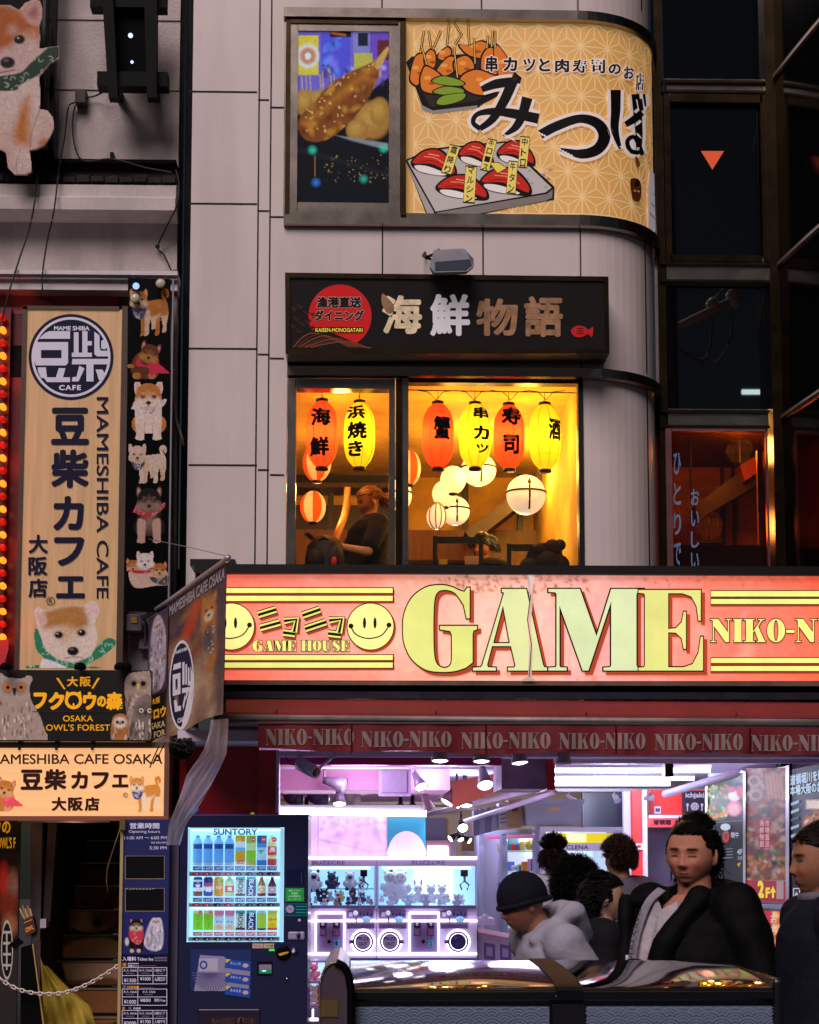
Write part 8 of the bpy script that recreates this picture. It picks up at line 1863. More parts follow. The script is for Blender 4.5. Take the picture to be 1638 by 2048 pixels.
def tarp(b):
 nx, nz = 40, 40; v = []; rg = np.random.RandomState(4)
 for j in range(nz + 1):
  for i in range(nx + 1):
   s_, t_ = i / nx, j / nz
   l = 80 + 16 * t_; r_ = 100 + 66 * min(1, t_ * 3) + 48 * t_
   px = l + (r_ - l) * s_; py = 1912 + 12 * s_ + (2140 - 1912) * t_ * (1) + 10 * math.sin(s_ * 5) * (1 - t_) + 30 * s_ * s_ * (1 - t_)
   d = .10 * math.sin(math.pi * s_) + .03 * math.sin(s_ * 14 + t_ * 5) + .02 * math.sin(s_ * 23 - t_ * 9 + 1) + .015 * math.sin(t_ * 17 + s_ * 6)
   v.append(P(px, py, 14.15 - d * (.3 + .7 * t_)))
 b.add(v, [(j * (nx + 1) + i, j * (nx + 1) + i + 1, (j + 1) * (nx + 1) + i + 1, (j + 1) * (nx + 1) + i) for j in range(nz) for i in range(nx)], mat('tarp_yellow', '#a8902a', rough=.7, var=.2, bump=.3, bs=30), True)
one('yellow_cloth', tarp, None, 'crumpled yellow cloth cover at the foot of the stairs', 'cloth')
def chain(b):
 WHC = mat('chain_white', '#efe0d8', rough=.4)
 pts = [P(x, y, 13.7) for x, y in ((-30, 1938), (0, 1958), (30, 1976), (60, 1985), (95, 1988), (130, 1985), (165, 1973), (200, 1955), (237, 1931))]
 q_ = [Vector(p) for p in catmull([tuple(p) for p in pts], False, 8)]; L = [0]
 for a_, c_ in zip(q_, q_[1:]): L.append(L[-1] + (c_ - a_).length)
 def at(s_):
  k = min(max(np.searchsorted(L, s_) - 1, 0), len(q_) - 2); return q_[k].lerp(q_[k + 1], (s_ - L[k]) / (L[k + 1] - L[k] + 1e-9))
 n = int(L[-1] / .034)
 for i in range(n):
  a_, c_ = at(i * .034 - .006), at(i * .034 + .040); t_ = (c_ - a_).normalized(); m_ = (a_ + c_) / 2; sd = t_.cross(Vector((0, 1, 0) if i % 2 else (0, .5, .8))).normalized()
  b.tube([m_ + t_ * .023 * math.cos(w) + sd * .012 * math.sin(w) for w in np.linspace(0, 2 * math.pi, 13)], .005, WHC, 5, False)
one('barrier_chain', chain, None, 'white plastic chain hung across the stair entrance', 'chain')
one('thin_cord', lambda b: b.tube([P(241, 1655, 13.5), P(228, 1695, 13.6), P(215, 1735, 13.7), P(213, 1760, 13.7), P(216, 1785, 13.7)], .004, mat('cord_tan', '#8a7048', rough=.6), 5), None, 'thin tan cord hanging from the brass box of the navy sign', 'cord')
one('grey_post', lambda b: b.pbox(338, 1640, 358, 2120, 13.75, 13.95, mat('grey_post', '#7a7490', rough=.5, var=.15)), None, 'lilac grey post between the navy sign and the drinks machine', 'post')
# ================================================================== food counter in the foreground
YC = 5.1
fc = thing('food_counter', 'long glossy food display counter with wave patterned front', 'counter', (P(1110, 2048, YC).x, YC + .4, 0))
GLOSS = mat('counter_glass', '#0b0a10', rough=.05); GLOSS.node_tree.nodes['Principled BSDF'].inputs['IOR'].default_value = 1.3
CX0, CX1, CXM = P(690, 1980, YC).x, P(1566, 1980, YC).x, P(1113, 1980, YC).x
zt = P(1000, 1984, YC).z
def counter_top(x0, x1, m, lift=0.0, part='all'):
 arc = [(YC + .85 * (1 - math.cos(a_)), zt + .037 * math.sin(a_)) for a_ in np.linspace(0, math.pi / 2, 41)]; flat = []
 prof = {'all': arc + flat, 'front': arc[:6], 'top': arc[5:]}[part]
 prof = [(y - lift, z + lift) for y, z in prof] + [(YC + .86 if part != 'front' else prof[-1][0], zt - .02), (YC if part != 'top' else prof[0][0], zt - .02)]
 n = len(prof)
 def f(b): b.add([(x, y, z) for x in (x0, x1) for y, z in prof], [(i, i + n, (i + 1) % n + n, (i + 1) % n) for i in range(n)] + [tuple(range(n - 1, -1, -1)), tuple(range(n, 2 * n))], m, False)
 return f
for x0, x1 in ((CX0 + .01, CXM - .001), (CXM + .075, CX1 - .02)):
 o = one('glass_top', counter_top(x0, x1, GLOSS, 0, 'top'), fc); smooth(o.data)
 o = one('front_moulding', counter_top(x0, x1, mat('moulding_black', '#08080c', rough=.42, spec=.25), 0, 'front'), fc)
one('divider_strap', counter_top(CXM, CXM + .074, mat('strap_black', '#0c0c10', rough=.6, spec=.2), .006), fc)
def cbody(b):
 z1_ = zt - .004; RAILM = mat('counter_rail', '#5a6488', rough=.22, metal=.9); BK = mat('counter_black', '#0c0d16', rough=.3)
 b.box(CX0 + .012, CX1 - .01, YC + .03, YC + .84, .12, z1_ - .001, BK); b.box(CX0 + .05, CX1 - .05, YC + .1, YC + .8, 0, .12, MATTE)
 b.tube([(CX0 + .012, YC + .012, z1_ - .012), (CX1 - .01, YC + .012, z1_ - .012)], .011, RAILM, 10)
 for x0, x1 in ((CX0 + .03, CXM - .02), (CXM + .085, CX1 - .03)): b.box(x0, x1, YC + .012, YC + .03, .2, zt - .042, mat('counter_panel', '#62708a', rough=.5, var=.05))
 b.box(CXM - .012, CXM + .078, YC - .002, YC + .03, .12, z1_ - .03, BK); b.box(CX1 - .028, CX1, YC - .01, YC + .85, .05, zt + .036, BK, .01)
one('counter_body', cbody, fc)
def endpanel(b):
 pts = [(638, 2200), (638, 1985), (641, 1958), (649, 1938), (661, 1927), (674, 1925), (686, 1932), (696, 1948), (701, 1970), (703, 2000), (703, 2200)]
 b.slab(pts, YC - .03, .8, mat('end_lilac', '#4a3c48', rough=.3, var=.12));
 tr_ = [P(x, y, YC - .035) for x, y in catmull([(672, 1925), (686, 1932), (696, 1948), (700, 1970), (702, 2000), (702, 2200)], False, 5)]; b.tube(tr_, .011, BLACK, 8)
 b.tube([P(x, y, YC - .032) for x, y in catmull([(639, 2200), (639, 1985), (642, 1958), (650, 1938), (662, 1927), (674, 1925)], False, 5)], .004, mat('end_trim', '#8a7a68', rough=.25, metal=.6), 6)
 b.pbox(640, 2000, 676, 2034, YC - .034, YC - .03, mat('tag_ochre', '#5a4420', rough=.5))
one('end_panel', endpanel, fc)
A = Art(plane(YC + .012), 0.0, .002, .00002)
def waves(x0, x1):
 R0 = 26
 for j in range(7):
  y = 2098 - j * 13
  for i in range(int((x1 - x0) / 52) + 2):
   cx = x0 + i * 52 + (j % 2) * 26 - 10
   for rr in (25, 19, 13, 7):
    a0 = [180 + k * 12 for k in range(16)]
    pts = [(cx + rr * math.cos(R(a)), y + rr * .95 * math.sin(R(a))) for a in a0]
    pts = [p for p in pts if x0 + 2 < p[0] < x1 - 2 and p[1] > 2014]
    if j < 7 and len(pts) > 3:
     pts = [p for p in pts if all(math.hypot(p[0] - cx - s_ * 26, p[1] - y - 13) > 25 for s_ in (-1, 1)) and (j < 2 or math.hypot(p[0] - cx, p[1] - y - 26) > 25)] if j else pts
     if len(pts) > 2 and max(abs(a_[0] - b_[0]) for a_, b_ in zip(pts, pts[1:])) < 12: A.line(pts, 1.6, '#7c8aa0')
waves(708, 1096); waves(1168, 1550)
A.b.build('wave_pattern', fc)
# ================================================================== people
def ellm(c, r, rot=None, n=24, k=16):
 v = []; f = []
 for i in range(k + 1):
  t = math.pi * i / k
  for j in range(n):
   w = 2 * math.pi * j / n; p = Vector((r[0] * math.sin(t) * math.cos(w), r[1] * math.sin(t) * math.sin(w), r[2] * math.cos(t)))
   if rot is not None: p = rot @ p
   v.append(p + Vector(c))
 for i in range(k):
  for j in range(n): f.append((i * n + j, (i + 1) * n + j, (i + 1) * n + (j + 1) % n, i * n + (j + 1) % n))
 return v, f
def caps(a, b, ra, rb, n=16):
 a, b = Vector(a), Vector(b); ax = b - a; L = ax.length; ax = ax.normalized() if L > 1e-6 else Vector((0, 0, 1))
 u = ax.cross(Vector((0, 0, 1)) if abs(ax.z) < .9 else Vector((1, 0, 0))).normalized(); w = ax.cross(u)
 st = [(-ra * math.cos(t), ra * math.sin(t)) for t in np.linspace(.05, math.pi / 2, 5)] + [(L * t, ra + (rb - ra) * t) for t in (.25, .5, .75)] + [(L + rb * math.sin(t), rb * math.cos(t)) for t in np.linspace(0, math.pi / 2 - .05, 5)]
 v = [a + ax * h + (u * math.cos(2 * math.pi * j / n) + w * math.sin(2 * math.pi * j / n)) * r for h, r in st for j in range(n)]; m = len(st)
 f = [(i * n + j, i * n + (j + 1) % n, (i + 1) * n + (j + 1) % n, (i + 1) * n + j) for i in range(m - 1) for j in range(n)] + [tuple(range(n - 1, -1, -1)), tuple((m - 1) * n + j for j in range(n))]
 return v, f
def loftm(rings, n=28):
 """rings: (x, y, z, rx, ry)"""
 v = [Vector((x + rx * math.cos(2 * math.pi * j / n), y + ry * math.sin(2 * math.pi * j / n), z)) for x, y, z, rx, ry in rings for j in range(n)]; m = len(rings)
 f = [(i * n + j, i * n + (j + 1) % n, (i + 1) * n + (j + 1) % n, (i + 1) * n + j) for i in range(m - 1) for j in range(n)] + [tuple(range(n - 1, -1, -1)), tuple((m - 1) * n + j for j in range(n))]
 return v, f
def fuse(pieces, voxel, it=3):
 V, F = [], []
 for v, f in pieces: b = len(V); V += [tuple(p) for p in v]; F += [tuple(i + b for i in q_) for q_ in f]
 me = bpy.data.meshes.new('t'); me.from_pydata(V, [], F); o = bpy.data.objects.new('t', me); COL.objects.link(o)
 m = o.modifiers.new('r', 'REMESH'); m.mode = 'VOXEL'; m.voxel_size = voxel; m.use_smooth_shade = True
 if it: s_ = o.modifiers.new('s', 'SMOOTH'); s_.iterations = it; s_.factor = .5
 bpy.context.view_layer.update(); dg = bpy.context.evaluated_depsgraph_get()
 out_ = bpy.data.meshes.new_from_object(o.evaluated_get(dg), depsgraph=dg)
 bpy.data.objects.remove(o); bpy.data.meshes.remove(me); smooth(out_); return out_
def coords(me): a = np.empty(len(me.vertices) * 3); me.vertices.foreach_get('co', a); return a.reshape(-1, 3)
def setco(me, a): me.vertices.foreach_set('co', a.ravel().astype(np.float32)); me.update()
def G(x, s_): return np.exp(-(x / s_) ** 2)
def head_surface(U, V, fem=0.0, wide=1.0):
 """U from the crown down, V around; face looks along -y; origin between the ears at eye height"""
 nx, ny, nz = np.sin(U) * np.cos(V), np.sin(U) * np.sin(V), np.cos(U)
 x, y, z = .078 * nx * wide, .099 * ny, .121 * nz
 lo = np.clip((-z - .012) / .11, 0, 1); fr = np.clip(-ny, 0, 1); bk = np.clip(ny, 0, 1)
 x = x * (1 - (.30 + .06 * fem - .10 * (wide - 1) * 5) * lo ** 1.5) * (1 - .06 * np.clip((z - .06) / .06, 0, 1)); y = y * (1 - .42 * lo * bk)
 y = y - .010 * lo * fr                                                # jaw comes forward
 y = np.where(ny < 0, -np.abs(y) ** 1.0 + .010 * G(x, .06) * fr * np.clip(1 - lo * 1.4, 0, 1), y)
 f = (ny < -.15) * np.clip(fr * 1.6 - .2, 0, 1)
 dn = .0205 * G(x, .0085 + .006 * np.clip((-z) / .04, 0, 1)) * np.clip((.022 - z) / .055, 0, 1) * (z > -.045) * np.where(z < -.030, np.clip((z + .045) / .015, 0, 1) ** .7, 1)
 dn = dn + .0055 * G(np.abs(x) - .0115, .007) * G(z + .033, .008)
 d = dn - .011 * G(np.abs(x) - .031, .015) * G(z - .002, .012) + .0065 * G(np.abs(x) - .031, .0125) * G(z - .000, .008) + .005 * G(z - .024, .009) * G(x, .05) * (1 - fem * .6)
 d = d + .006 * G(x, .021) * (G(z + .060, .0045) + 1.1 * G(z + .070, .0055)) - .005 * G(x, .024) * G(z + .0645, .0022) - .003 * G(x, .006) * G(z + .051, .006)
 d = d + .009 * G(x, .019) * G(z + .098, .014) - .004 * G(x, .03) * G(z + .083, .006) + .006 * G(np.abs(x) - .045, .018) * G(z + .030, .02)
 return x, y - d * f, z
def head_mesh(fem=0, wide=1.0, nu=110, nv=150):
 U, V = np.meshgrid(np.linspace(.01, math.pi - .01, nu), np.linspace(0, 2 * math.pi, nv, endpoint=False), indexing='ij')
 x, y, z = head_surface(U, V, fem, wide); v = np.stack([x, y, z], -1).reshape(-1, 3)
 f = [(i * nv + j, (i + 1) * nv + j, (i + 1) * nv + (j + 1) % nv, i * nv + (j + 1) % nv) for i in range(nu - 1) for j in range(nv)]
 f += [tuple(range(nv)), tuple((nu - 1) * nv + nv - 1 - j for j in range(nv))]
 return [Vector(p) for p in v], f
def rot3(yaw=0, pitch=0, roll=0): return Matrix.Rotation(yaw, 3, 'Z') @ Matrix.Rotation(pitch, 3, 'X') @ Matrix.Rotation(roll, 3, 'Y')
SKIN = print_mat(0.0, .52)
def hand_pieces(w, d, side, curl=.5, k=1.0):
 """palm, four fingers of different lengths and a thumb, from the wrist w along direction d"""
 w, d = Vector(w), Vector(d).normalized(); sd = d.cross(Vector((0, 0, 1)) if abs(d.z) < .9 else Vector((0, 1, 0))).normalized() * side; nr = sd.cross(d).normalized()
 if nr.z > 0: nr = -nr
 P_ = [caps(w, w + d * .03 * k, .026 * k, .03 * k)]
 for i, L in enumerate((.070, .080, .075, .060)):
  o = sd * (.030 - .020 * i) * k; b0 = w + d * .035 * k + o * .7; k1 = w + d * .085 * k + o; P_.append(caps(b0, k1, .014 * k, .0115 * k))
  a1 = curl * .9; d1 = (d * math.cos(a1) + nr * math.sin(a1)); k2 = k1 + d1 * L * .5 * k; a2 = curl * 2.0; d2 = d * math.cos(a2) + nr * math.sin(a2); k3 = k2 + d2 * L * .5 * k
  P_ += [caps(k1, k2, .0105 * k, .0095 * k), caps(k2, k3, .0095 * k, .008 * k)]
 t0 = w + d * .02 * k + sd * .026 * k; t1 = t0 + (d * .5 + sd * .75 + nr * .35).normalized() * .04 * k; t2 = t1 + (d * .85 + sd * .2 + nr * .45).normalized() * .035 * k
 return P_ + [caps(t0, t1, .014 * k, .012 * k), caps(t1, t2, .012 * k, .0095 * k)]
def hair_strands(n, M, region, comb, ln, wd, cols, seed, curl=0.0, lift=.006, fem=0, wide=1.0, seg=5, hug=0):
 """n tapered locks rooted on the scalp; returns vertices, faces, colours"""
 rg = np.random.RandomState(seed); V, F, Cc = [], [], []; done = 0; tries = 0
 while done < n and tries < n * 30:
  tries += 1
  u = math.acos(1 - rg.rand() * 1.75); v_ = rg.rand() * 2 * math.pi
  x, y, z = [float(q_) for q_ in head_surface(np.array(u), np.array(v_), fem, wide)]
  if not region(x, y, z): continue
  done += 1
  p = Vector((x, y, z)); nrm = Vector((x / .0061, y / .0098, z / .0146)).normalized()
  d = Vector(comb(x, y, z)) if comb else nrm; d = (d + Vector(rg.normal(0, .09 if hug else .2, 3))).normalized(); L = ln(x, y, z) * rg.uniform(.75, 1.15)
  ph = rg.rand(2) * 6.28; col = np.array(lin(cols[rg.randint(len(cols))])) * rg.uniform(.75, 1.2)
  pts = []
  for s_ in range(seg + 1):
   t = s_ / seg; q_ = p + nrm * (lift * (1 - (1 - t) ** 2) * 2 - .002) + d * (L * t)
   if curl: q_ += Vector((math.sin(ph[0] + t * 9), math.cos(ph[1] + t * 8), math.sin(ph[1] + t * 10))) * curl * t ** .6
   e = math.sqrt((q_.x / (.080 * wide)) ** 2 + (q_.y / .101) ** 2 + (q_.z / .123) ** 2)
   if e < 1.03 and q_.z > -.09: q_ = q_ * (1.03 / max(e, .2))
   pts.append(q_)
  b = len(V)
  for s_, q_ in enumerate(pts):
   t = s_ / seg; tn = (pts[min(s_ + 1, seg)] - pts[max(s_ - 1, 0)]).normalized(); a_ = tn.cross(nrm); a_ = a_.normalized() if a_.length > 1e-4 else Vector((1, 0, 0)); c_ = a_.cross(tn)
   w = wd * (1 - .75 * t ** 2)
   for k in range(3): w_ = 2 * math.pi * k / 3; V.append(q_ + (a_ * math.cos(w_) + c_ * math.sin(w_) * .6) * w); Cc.append(col)
  for s_ in range(seg):
   for k in range(3): F.append((b + s_ * 3 + k, b + s_ * 3 + (k + 1) % 3, b + s_ * 3 + 3 + (k + 1) % 3, b + s_ * 3 + 3 + k))
 V = [M @ q_ for q_ in V]
 return V, F, Cc
HAIRM = {}
def hair_mat():
 m = print_mat(0.0, .36)
 return m
def colored(name, V, F, Cc, parent, m=None, sm=True):
 me = bpy.data.meshes.new(name); me.from_pydata([tuple(p) for p in V], [], F); ca = me.color_attributes.new('Col', 'FLOAT_COLOR', 'POINT')
 c = np.ones((len(V), 4)); c[:, :3] = np.array(Cc); ca.data.foreach_set('color', c.ravel().astype(np.float32)); me.materials.append(m or hair_mat()); smooth(me, sm); me.update()
 o = bpy.data.objects.new(name, me); COL.objects.link(o); o.parent = parent; return o
def person(label, px, py, Y, face, floor=0.0, hy=0.0, hp=0.0, hr=0.0, lean=0.0, skin='#b98868', hairc=('#15100e',), hair='short', fem=0, wide=1.0, bulk=1.0, arms=None, voxel=.006, brow='#1a1210', features=True, mustache=0, seat=None, seed=1, k=None):
 """px, py: where the middle of the head stands in the photograph at distance Y; face: heading, 0 looks at the camera, negative to the left"""
 hc = P(px, py, Y); hz = hc.z - floor
 off = Vector((0, -math.sin(lean) * .63, 0)); up = .95 + math.cos(lean) * .635
 k = k or (hz / up if seat is None else 1.0)
 base = 0.0 if seat is None else hz - up * k
 Rz = Matrix.Rotation(face, 3, 'Z'); d = Rz @ (off * k)
 root = thing('person', label, 'person', (hc.x - d.x, Y - d.y, floor), rz=face)
 S = k
 Lr = Matrix.Rotation(lean, 3, 'X'); piv = Vector((0, 0, .95))
 def T(p): p = Vector(p); q_ = (Lr @ (p - piv) + piv) if p.z > .9 else p; return q_ * S + Vector((0, 0, base))
 Hr = rot3(hy, hp, hr)
 Hc = T((0, -.005, 1.585)); HM = lambda p: Hc + (Hr @ (Vector(p) * S))
 pcs = []
 hv, hf = head_mesh(fem, wide); pcs.append(([HM(p) for p in hv], hf))
 for sg in (-1, 1):
  e = rot3(0, 0, 0); ev, ef = ellm((sg * .079 * wide, .012, -.008), (.010, .021, .032), rot3(sg * .45, -.15, 0), 14, 10); pcs.append(([HM(p) for p in ev], ef))
  ev, ef = ellm((sg * .076 * wide, .008, -.03), (.008, .010, .012), None, 10, 8); pcs.append(([HM(p) for p in ev], ef))
 nk = caps((0, .012, 1.38), (0, .012, 1.50), .062 * bulk ** .5, .055 * bulk ** .5); pcs.append(([T(p) for p in nk[0]], nk[1]))
 tor = loftm([(0, 0, .84, .13 * bulk, .09 * bulk), (0, 0, .92, .165 * bulk, .115 * bulk), (0, 0, 1.05, .145 * bulk, .10 * bulk), (0, 0, 1.2, .165 * bulk, .115 * bulk), (0, .005, 1.32, .175 * bulk, .11 * bulk), (0, .01, 1.40, .14 * bulk, .085 * bulk), (0, .012, 1.44, .07, .06)]); pcs.append(([T(p) for p in tor[0]], tor[1]))
 A_ = {}
 for sg, nm in ((-1, 'r'), (1, 'l')):
  sh = Vector((sg * .185 * (.6 + .4 * bulk), .01, 1.375)); el = Vector((sg * .235 * bulk ** .6, .03, 1.10)); wr = Vector((sg * .225 * bulk ** .5, -.06, .86))
  sh, el, wr = T(sh), T(el), T(wr)
  if arms and nm in arms: el, wr = [Vector(q_) * S + Vector((0, 0, base)) for q_ in arms[nm][:2]]
  A_[nm] = (sh, el, wr)
  pcs += [ellm(sh, (.062 * S,) * 3), caps(sh, el, .052 * S * bulk ** .5, .041 * S), caps(el, wr, .041 * S, .027 * S)] + hand_pieces(wr, (wr - el) if not (arms and nm in arms and len(arms[nm]) > 2) else arms[nm][2], -sg, .55, S)
  if seat is None:
   pcs += [caps(T((sg * .09, 0, .88)), T((sg * .10, -.01, .47)), .088 * S * bulk ** .6, .058 * S), caps(T((sg * .10, -.01, .47)), T((sg * .105, .01, .09)), .055 * S, .038 * S), caps(T((sg * .105, .03, .045)), T((sg * .12, -.14, .035)), .04 * S, .032 * S)]
  else:
   pcs += [caps(T((sg * .09, 0, .88)), T((sg * .11, -.40, .86)), .085 * S, .06 * S), caps(T((sg * .11, -.40, .86)), T((sg * .11, -.40, .46)), .055 * S, .04 * S)]
 body = fuse(pcs, voxel, 0 if voxel < .005 else 1)
 co = coords(body)
 loc = (co - np.array(Hc)) @ np.array(Hr) / S                    # head space
 x, y, z = loc[:, 0], loc[:, 1], loc[:, 2]
 C = np.ones((len(co), 4)); C[:, :3] = lin(skin); rg = np.random.RandomState(seed)
 C[:, :3] *= (1 + .05 * rg.normal(0, 1, len(co)))[:, None] * (1 + .06 * np.sin(co[:, 0:1] * 40) * np.sin(co[:, 2:3] * 37))
 def mixc(m_, col): C[:, :3] += (np.array(lin(col)) - C[:, :3]) * np.clip(m_, 0, 1)[:, None]
 if features:
  fr = (y < -.045) & (z > -.14)
  ax = np.abs(x)
  mixc(.45 * G(ax - .042, .022) * G(z + .035, .022) * fr, '#b0503e'); mixc(.25 * G(x, .018) * G(z + .03, .018) * fr, '#b0604c'); mixc(.85 * np.clip(2 - ax / .0115, 0, 1) * G(z + .066, .0085) * fr, '#94484a'); mixc(.95 * np.clip(2 - ax / .0115, 0, 1) * G(z + .0648, .0024) * fr, '#30140f')
  bz = .0235 - .10 * np.clip(ax - .035, 0, 1); mixc(.92 * np.clip(2.2 - np.abs(ax - .034) / .011, 0, 1) * G(z - bz, .0055) * fr * 1.3, brow)
  if not mustache:
   mixc(.75 * G(ax - .033, .012) * G(z - .0015, .0038) * fr, '#c0aca4'); mixc(1.2 * G(ax - .033, .0050) * G(z - .0015, .0045) * fr, '#1c1210')
  ez = (.005 if not mustache else -.001) - 3.0 * (ax - .032) ** 2 * 2; mixc(.95 * np.clip(2.2 - np.abs(ax - .033) / .0085, 0, 1) * G(z - ez, .0034) * fr * 1.3, '#0c0807'); mixc(.55 * np.clip(2.2 - np.abs(ax - .033) / .0085, 0, 1) * G(z - ez - .011, .0022) * fr, '#5a342a'); mixc(.3 * G(ax - .032, .016) * G(z - .008, .008) * fr, '#7a4a3a')
  mixc(.45 * G(ax - .009, .0035) * G(z + .0425, .0025) * fr, '#4a2418')
  if mustache: mixc(.6 * mustache * np.clip(2 - ax / .013, 0, 1) * G(z + .0525 + .3 * np.clip(ax - .010, 0, 1), .0042) * fr, '#1a1412'); mixc(1.3 * mustache * G(x, .016) * G(z + .106, .012) * (y < -.03), '#100c0a'); mixc(.25 * mustache * G(x, .05) * np.clip((-.07 - z) / .02, 0, 1) * fr, '#4a342c')
 sc = (z > .072) | ((z > -.02) & (y > .0)) & (np.abs(x) < .2) | ((y > .035) & (z > -.07))
 if hair != 'none': mixc((sc & (z < .14) & (np.hypot(x, y) < .13) & (np.abs(x) < .0795)).astype(float) * .95, hairc[0])
 ca = body.color_attributes.new('Col', 'FLOAT_COLOR', 'POINT'); ca.data.foreach_set('color', C.ravel().astype(np.float32)); body.materials.clear(); body.materials.append(SKIN)
 link('body', body, root, None, False)
 root['_'] = 0; del root['_']
 return dict(root=root, T=T, HM=HM, Hc=Hc, Hr=Hr, S=S, arms=A_, fem=fem, wide=wide, base=base, bulk=bulk)
def add_hair(p, n, region, comb, ln, wd, cols, seed, **kw):
 M = Matrix.Translation(p['Hc']) @ (p['Hr'].to_4x4()) @ Matrix.Scale(p['S'], 4)
 V, F, Cc = hair_strands(n, M, region, comb, ln, wd, cols, seed, fem=p['fem'], wide=p['wide'], **kw)
 return colored('hair', V, F, Cc, p['root'])
CLOTH = {}
def cloth_mat(key, col, rough=.85, var=.2, bump=.35, bs=45, spec=.25): return mat('cloth_' + key, col, rough=rough, var=var, vs=14, bump=bump, bs=bs, spec=spec)
def garment(p, name, pieces, m, voxel=.009, fold=.006, it=4, seed=0, fs=26.0):
 me = fuse(pieces, voxel, it); co = coords(me); rg = np.random.RandomState(seed + 11)
 n = np.empty(len(me.vertices) * 3); me.vertices.foreach_get('normal', n); n = n.reshape(-1, 3); a = np.zeros(len(co))
 for i in range(9):
  k = rg.normal(0, 1, 3); k = k / np.linalg.norm(k) * fs * rg.uniform(.5, 1.7); a += np.sin(co @ k + rg.rand() * 6.28 + 1.5 * np.sin(co @ k[::-1] * .5)) / 9 * 2
 setco(me, co + n * (np.abs(a) ** .8 * np.sign(a))[:, None] * fold); me.materials.clear(); me.materials.append(m); smooth(me)
 return link(name, me, p['root'], None, False)
def top_pieces(p, infl=.02, sleeve=.018, length=.80, neck=True, b=None, short=False):
 T, S = p['T'], p['S']; b = b or p['bulk']
 tor = loftm([(0, 0, length, .175 * b + infl, .125 * b + infl), (0, 0, .95, .17 * b + infl, .122 * b + infl), (0, 0, 1.08, .160 * b + infl, .112 * b + infl), (0, 0, 1.22, .172 * b + infl, .118 * b + infl), (0, .005, 1.33, .180 * b + infl, .112 * b + infl), (0, .01, 1.405, .145 * b + infl, .088 * b + infl), (0, .014, 1.445, .085 + infl * .6, .075 + infl * .6), (0, .014, 1.465, .07 + infl * .5, .066 + infl * .5)])
 if not neck: tor = loftm([(0, 0, length, .175 * b + infl, .125 * b + infl), (0, 0, .95, .17 * b + infl, .122 * b + infl), (0, 0, 1.08, .160 * b + infl, .112 * b + infl), (0, 0, 1.22, .172 * b + infl, .118 * b + infl), (0, .01, 1.33, .172 * b + infl, .098 * b + infl), (0, .03, 1.39, .14 * b + infl, .06 * b + infl), (0, .04, 1.42, .09, .05)])
 pc = [([T(q_) for q_ in tor[0]], tor[1])]
 for nm in ('r', 'l'):
  sh, el, wr = p['arms'][nm]
  pc.append(caps(T((0, .02, 1.415)) if neck else T((sh.x / S * .4, .06, 1.39)), sh + Vector((0, 0, .012)), (.055 + infl * .7) * S * (1 if neck else .8), (.06 + sleeve) * S))
  pc += [ellm(sh, ((.060 + sleeve) * S,) * 3), caps(sh, el, (.057 * b ** .5 + sleeve) * S, (.047 + sleeve) * S)] if not short else [ellm(sh, ((.064 + sleeve) * S,) * 3), caps(sh, sh.lerp(el, .72), (.057 * b ** .5 + sleeve) * S, (.062 + sleeve) * S)]
  if not short: pc.append(caps(el, el.lerp(wr, .95), (.046 + sleeve) * S, (.034 + sleeve) * S))
 return pc
def trousers(p, m):
 T, S = p['T'], p['S']; pc = []
 for sg in (-1, 1): pc += [caps(T((sg * .09, 0, .88)), T((sg * .10, -.01, .47)), .105 * S, .075 * S), caps(T((sg * .10, -.01, .47)), T((sg * .105, .01, .12)), .072 * S, .062 * S)]
 tor = loftm([(0, 0, .80, .15, .11), (0, 0, .90, .175 * p['bulk'], .125 * p['bulk']), (0, 0, 1.0, .165 * p['bulk'], .115 * p['bulk'])]); pc.append(([T(q_) for q_ in tor[0]], tor[1]))
 garment(p, 'trousers', pc, m, .014, .004)
def strip_on(p, pts, w, name, m, th=.006):
 """flat band following points in person space"""
 b = MB(); q_ = [Vector(v) for v in catmull([tuple(v) for v in pts], False, 5)] if len(pts) > 2 else [Vector(v) for v in pts]; v = []
 for i, c in enumerate(q_):
  t = (q_[min(i + 1, len(q_) - 1)] - q_[max(i - 1, 0)]).normalized(); a = t.cross(Vector((0, -1, 0))); a = a.normalized() * w / 2 if a.length > 1e-4 else Vector((w / 2, 0, 0)); o = Vector((0, th, 0))
  v += [c - a, c + a, c + a + o, c - a + o]
 b.add(v, [(i * 4 + j, (i + 1) * 4 + j, (i + 1) * 4 + (j + 1) % 4, i * 4 + (j + 1) % 4) for i in range(len(q_) - 1) for j in range(4)], m, False)
 return b.build(name, p['root'], False)
catmull_2d = catmull
def catmull(pts, closed=True, n=5):
 if len(pts[0]) == 3 and not closed: return [tuple(v) for v in catmull3d(pts, n)]
 return catmull_2d(pts, closed, n)
scalp = lambda x, y, z: z > .062 or (y > -.015 and z > .02) or (y > .03 and z > -.055)
DKTR = cloth_mat('dark_trousers', '#14141a')
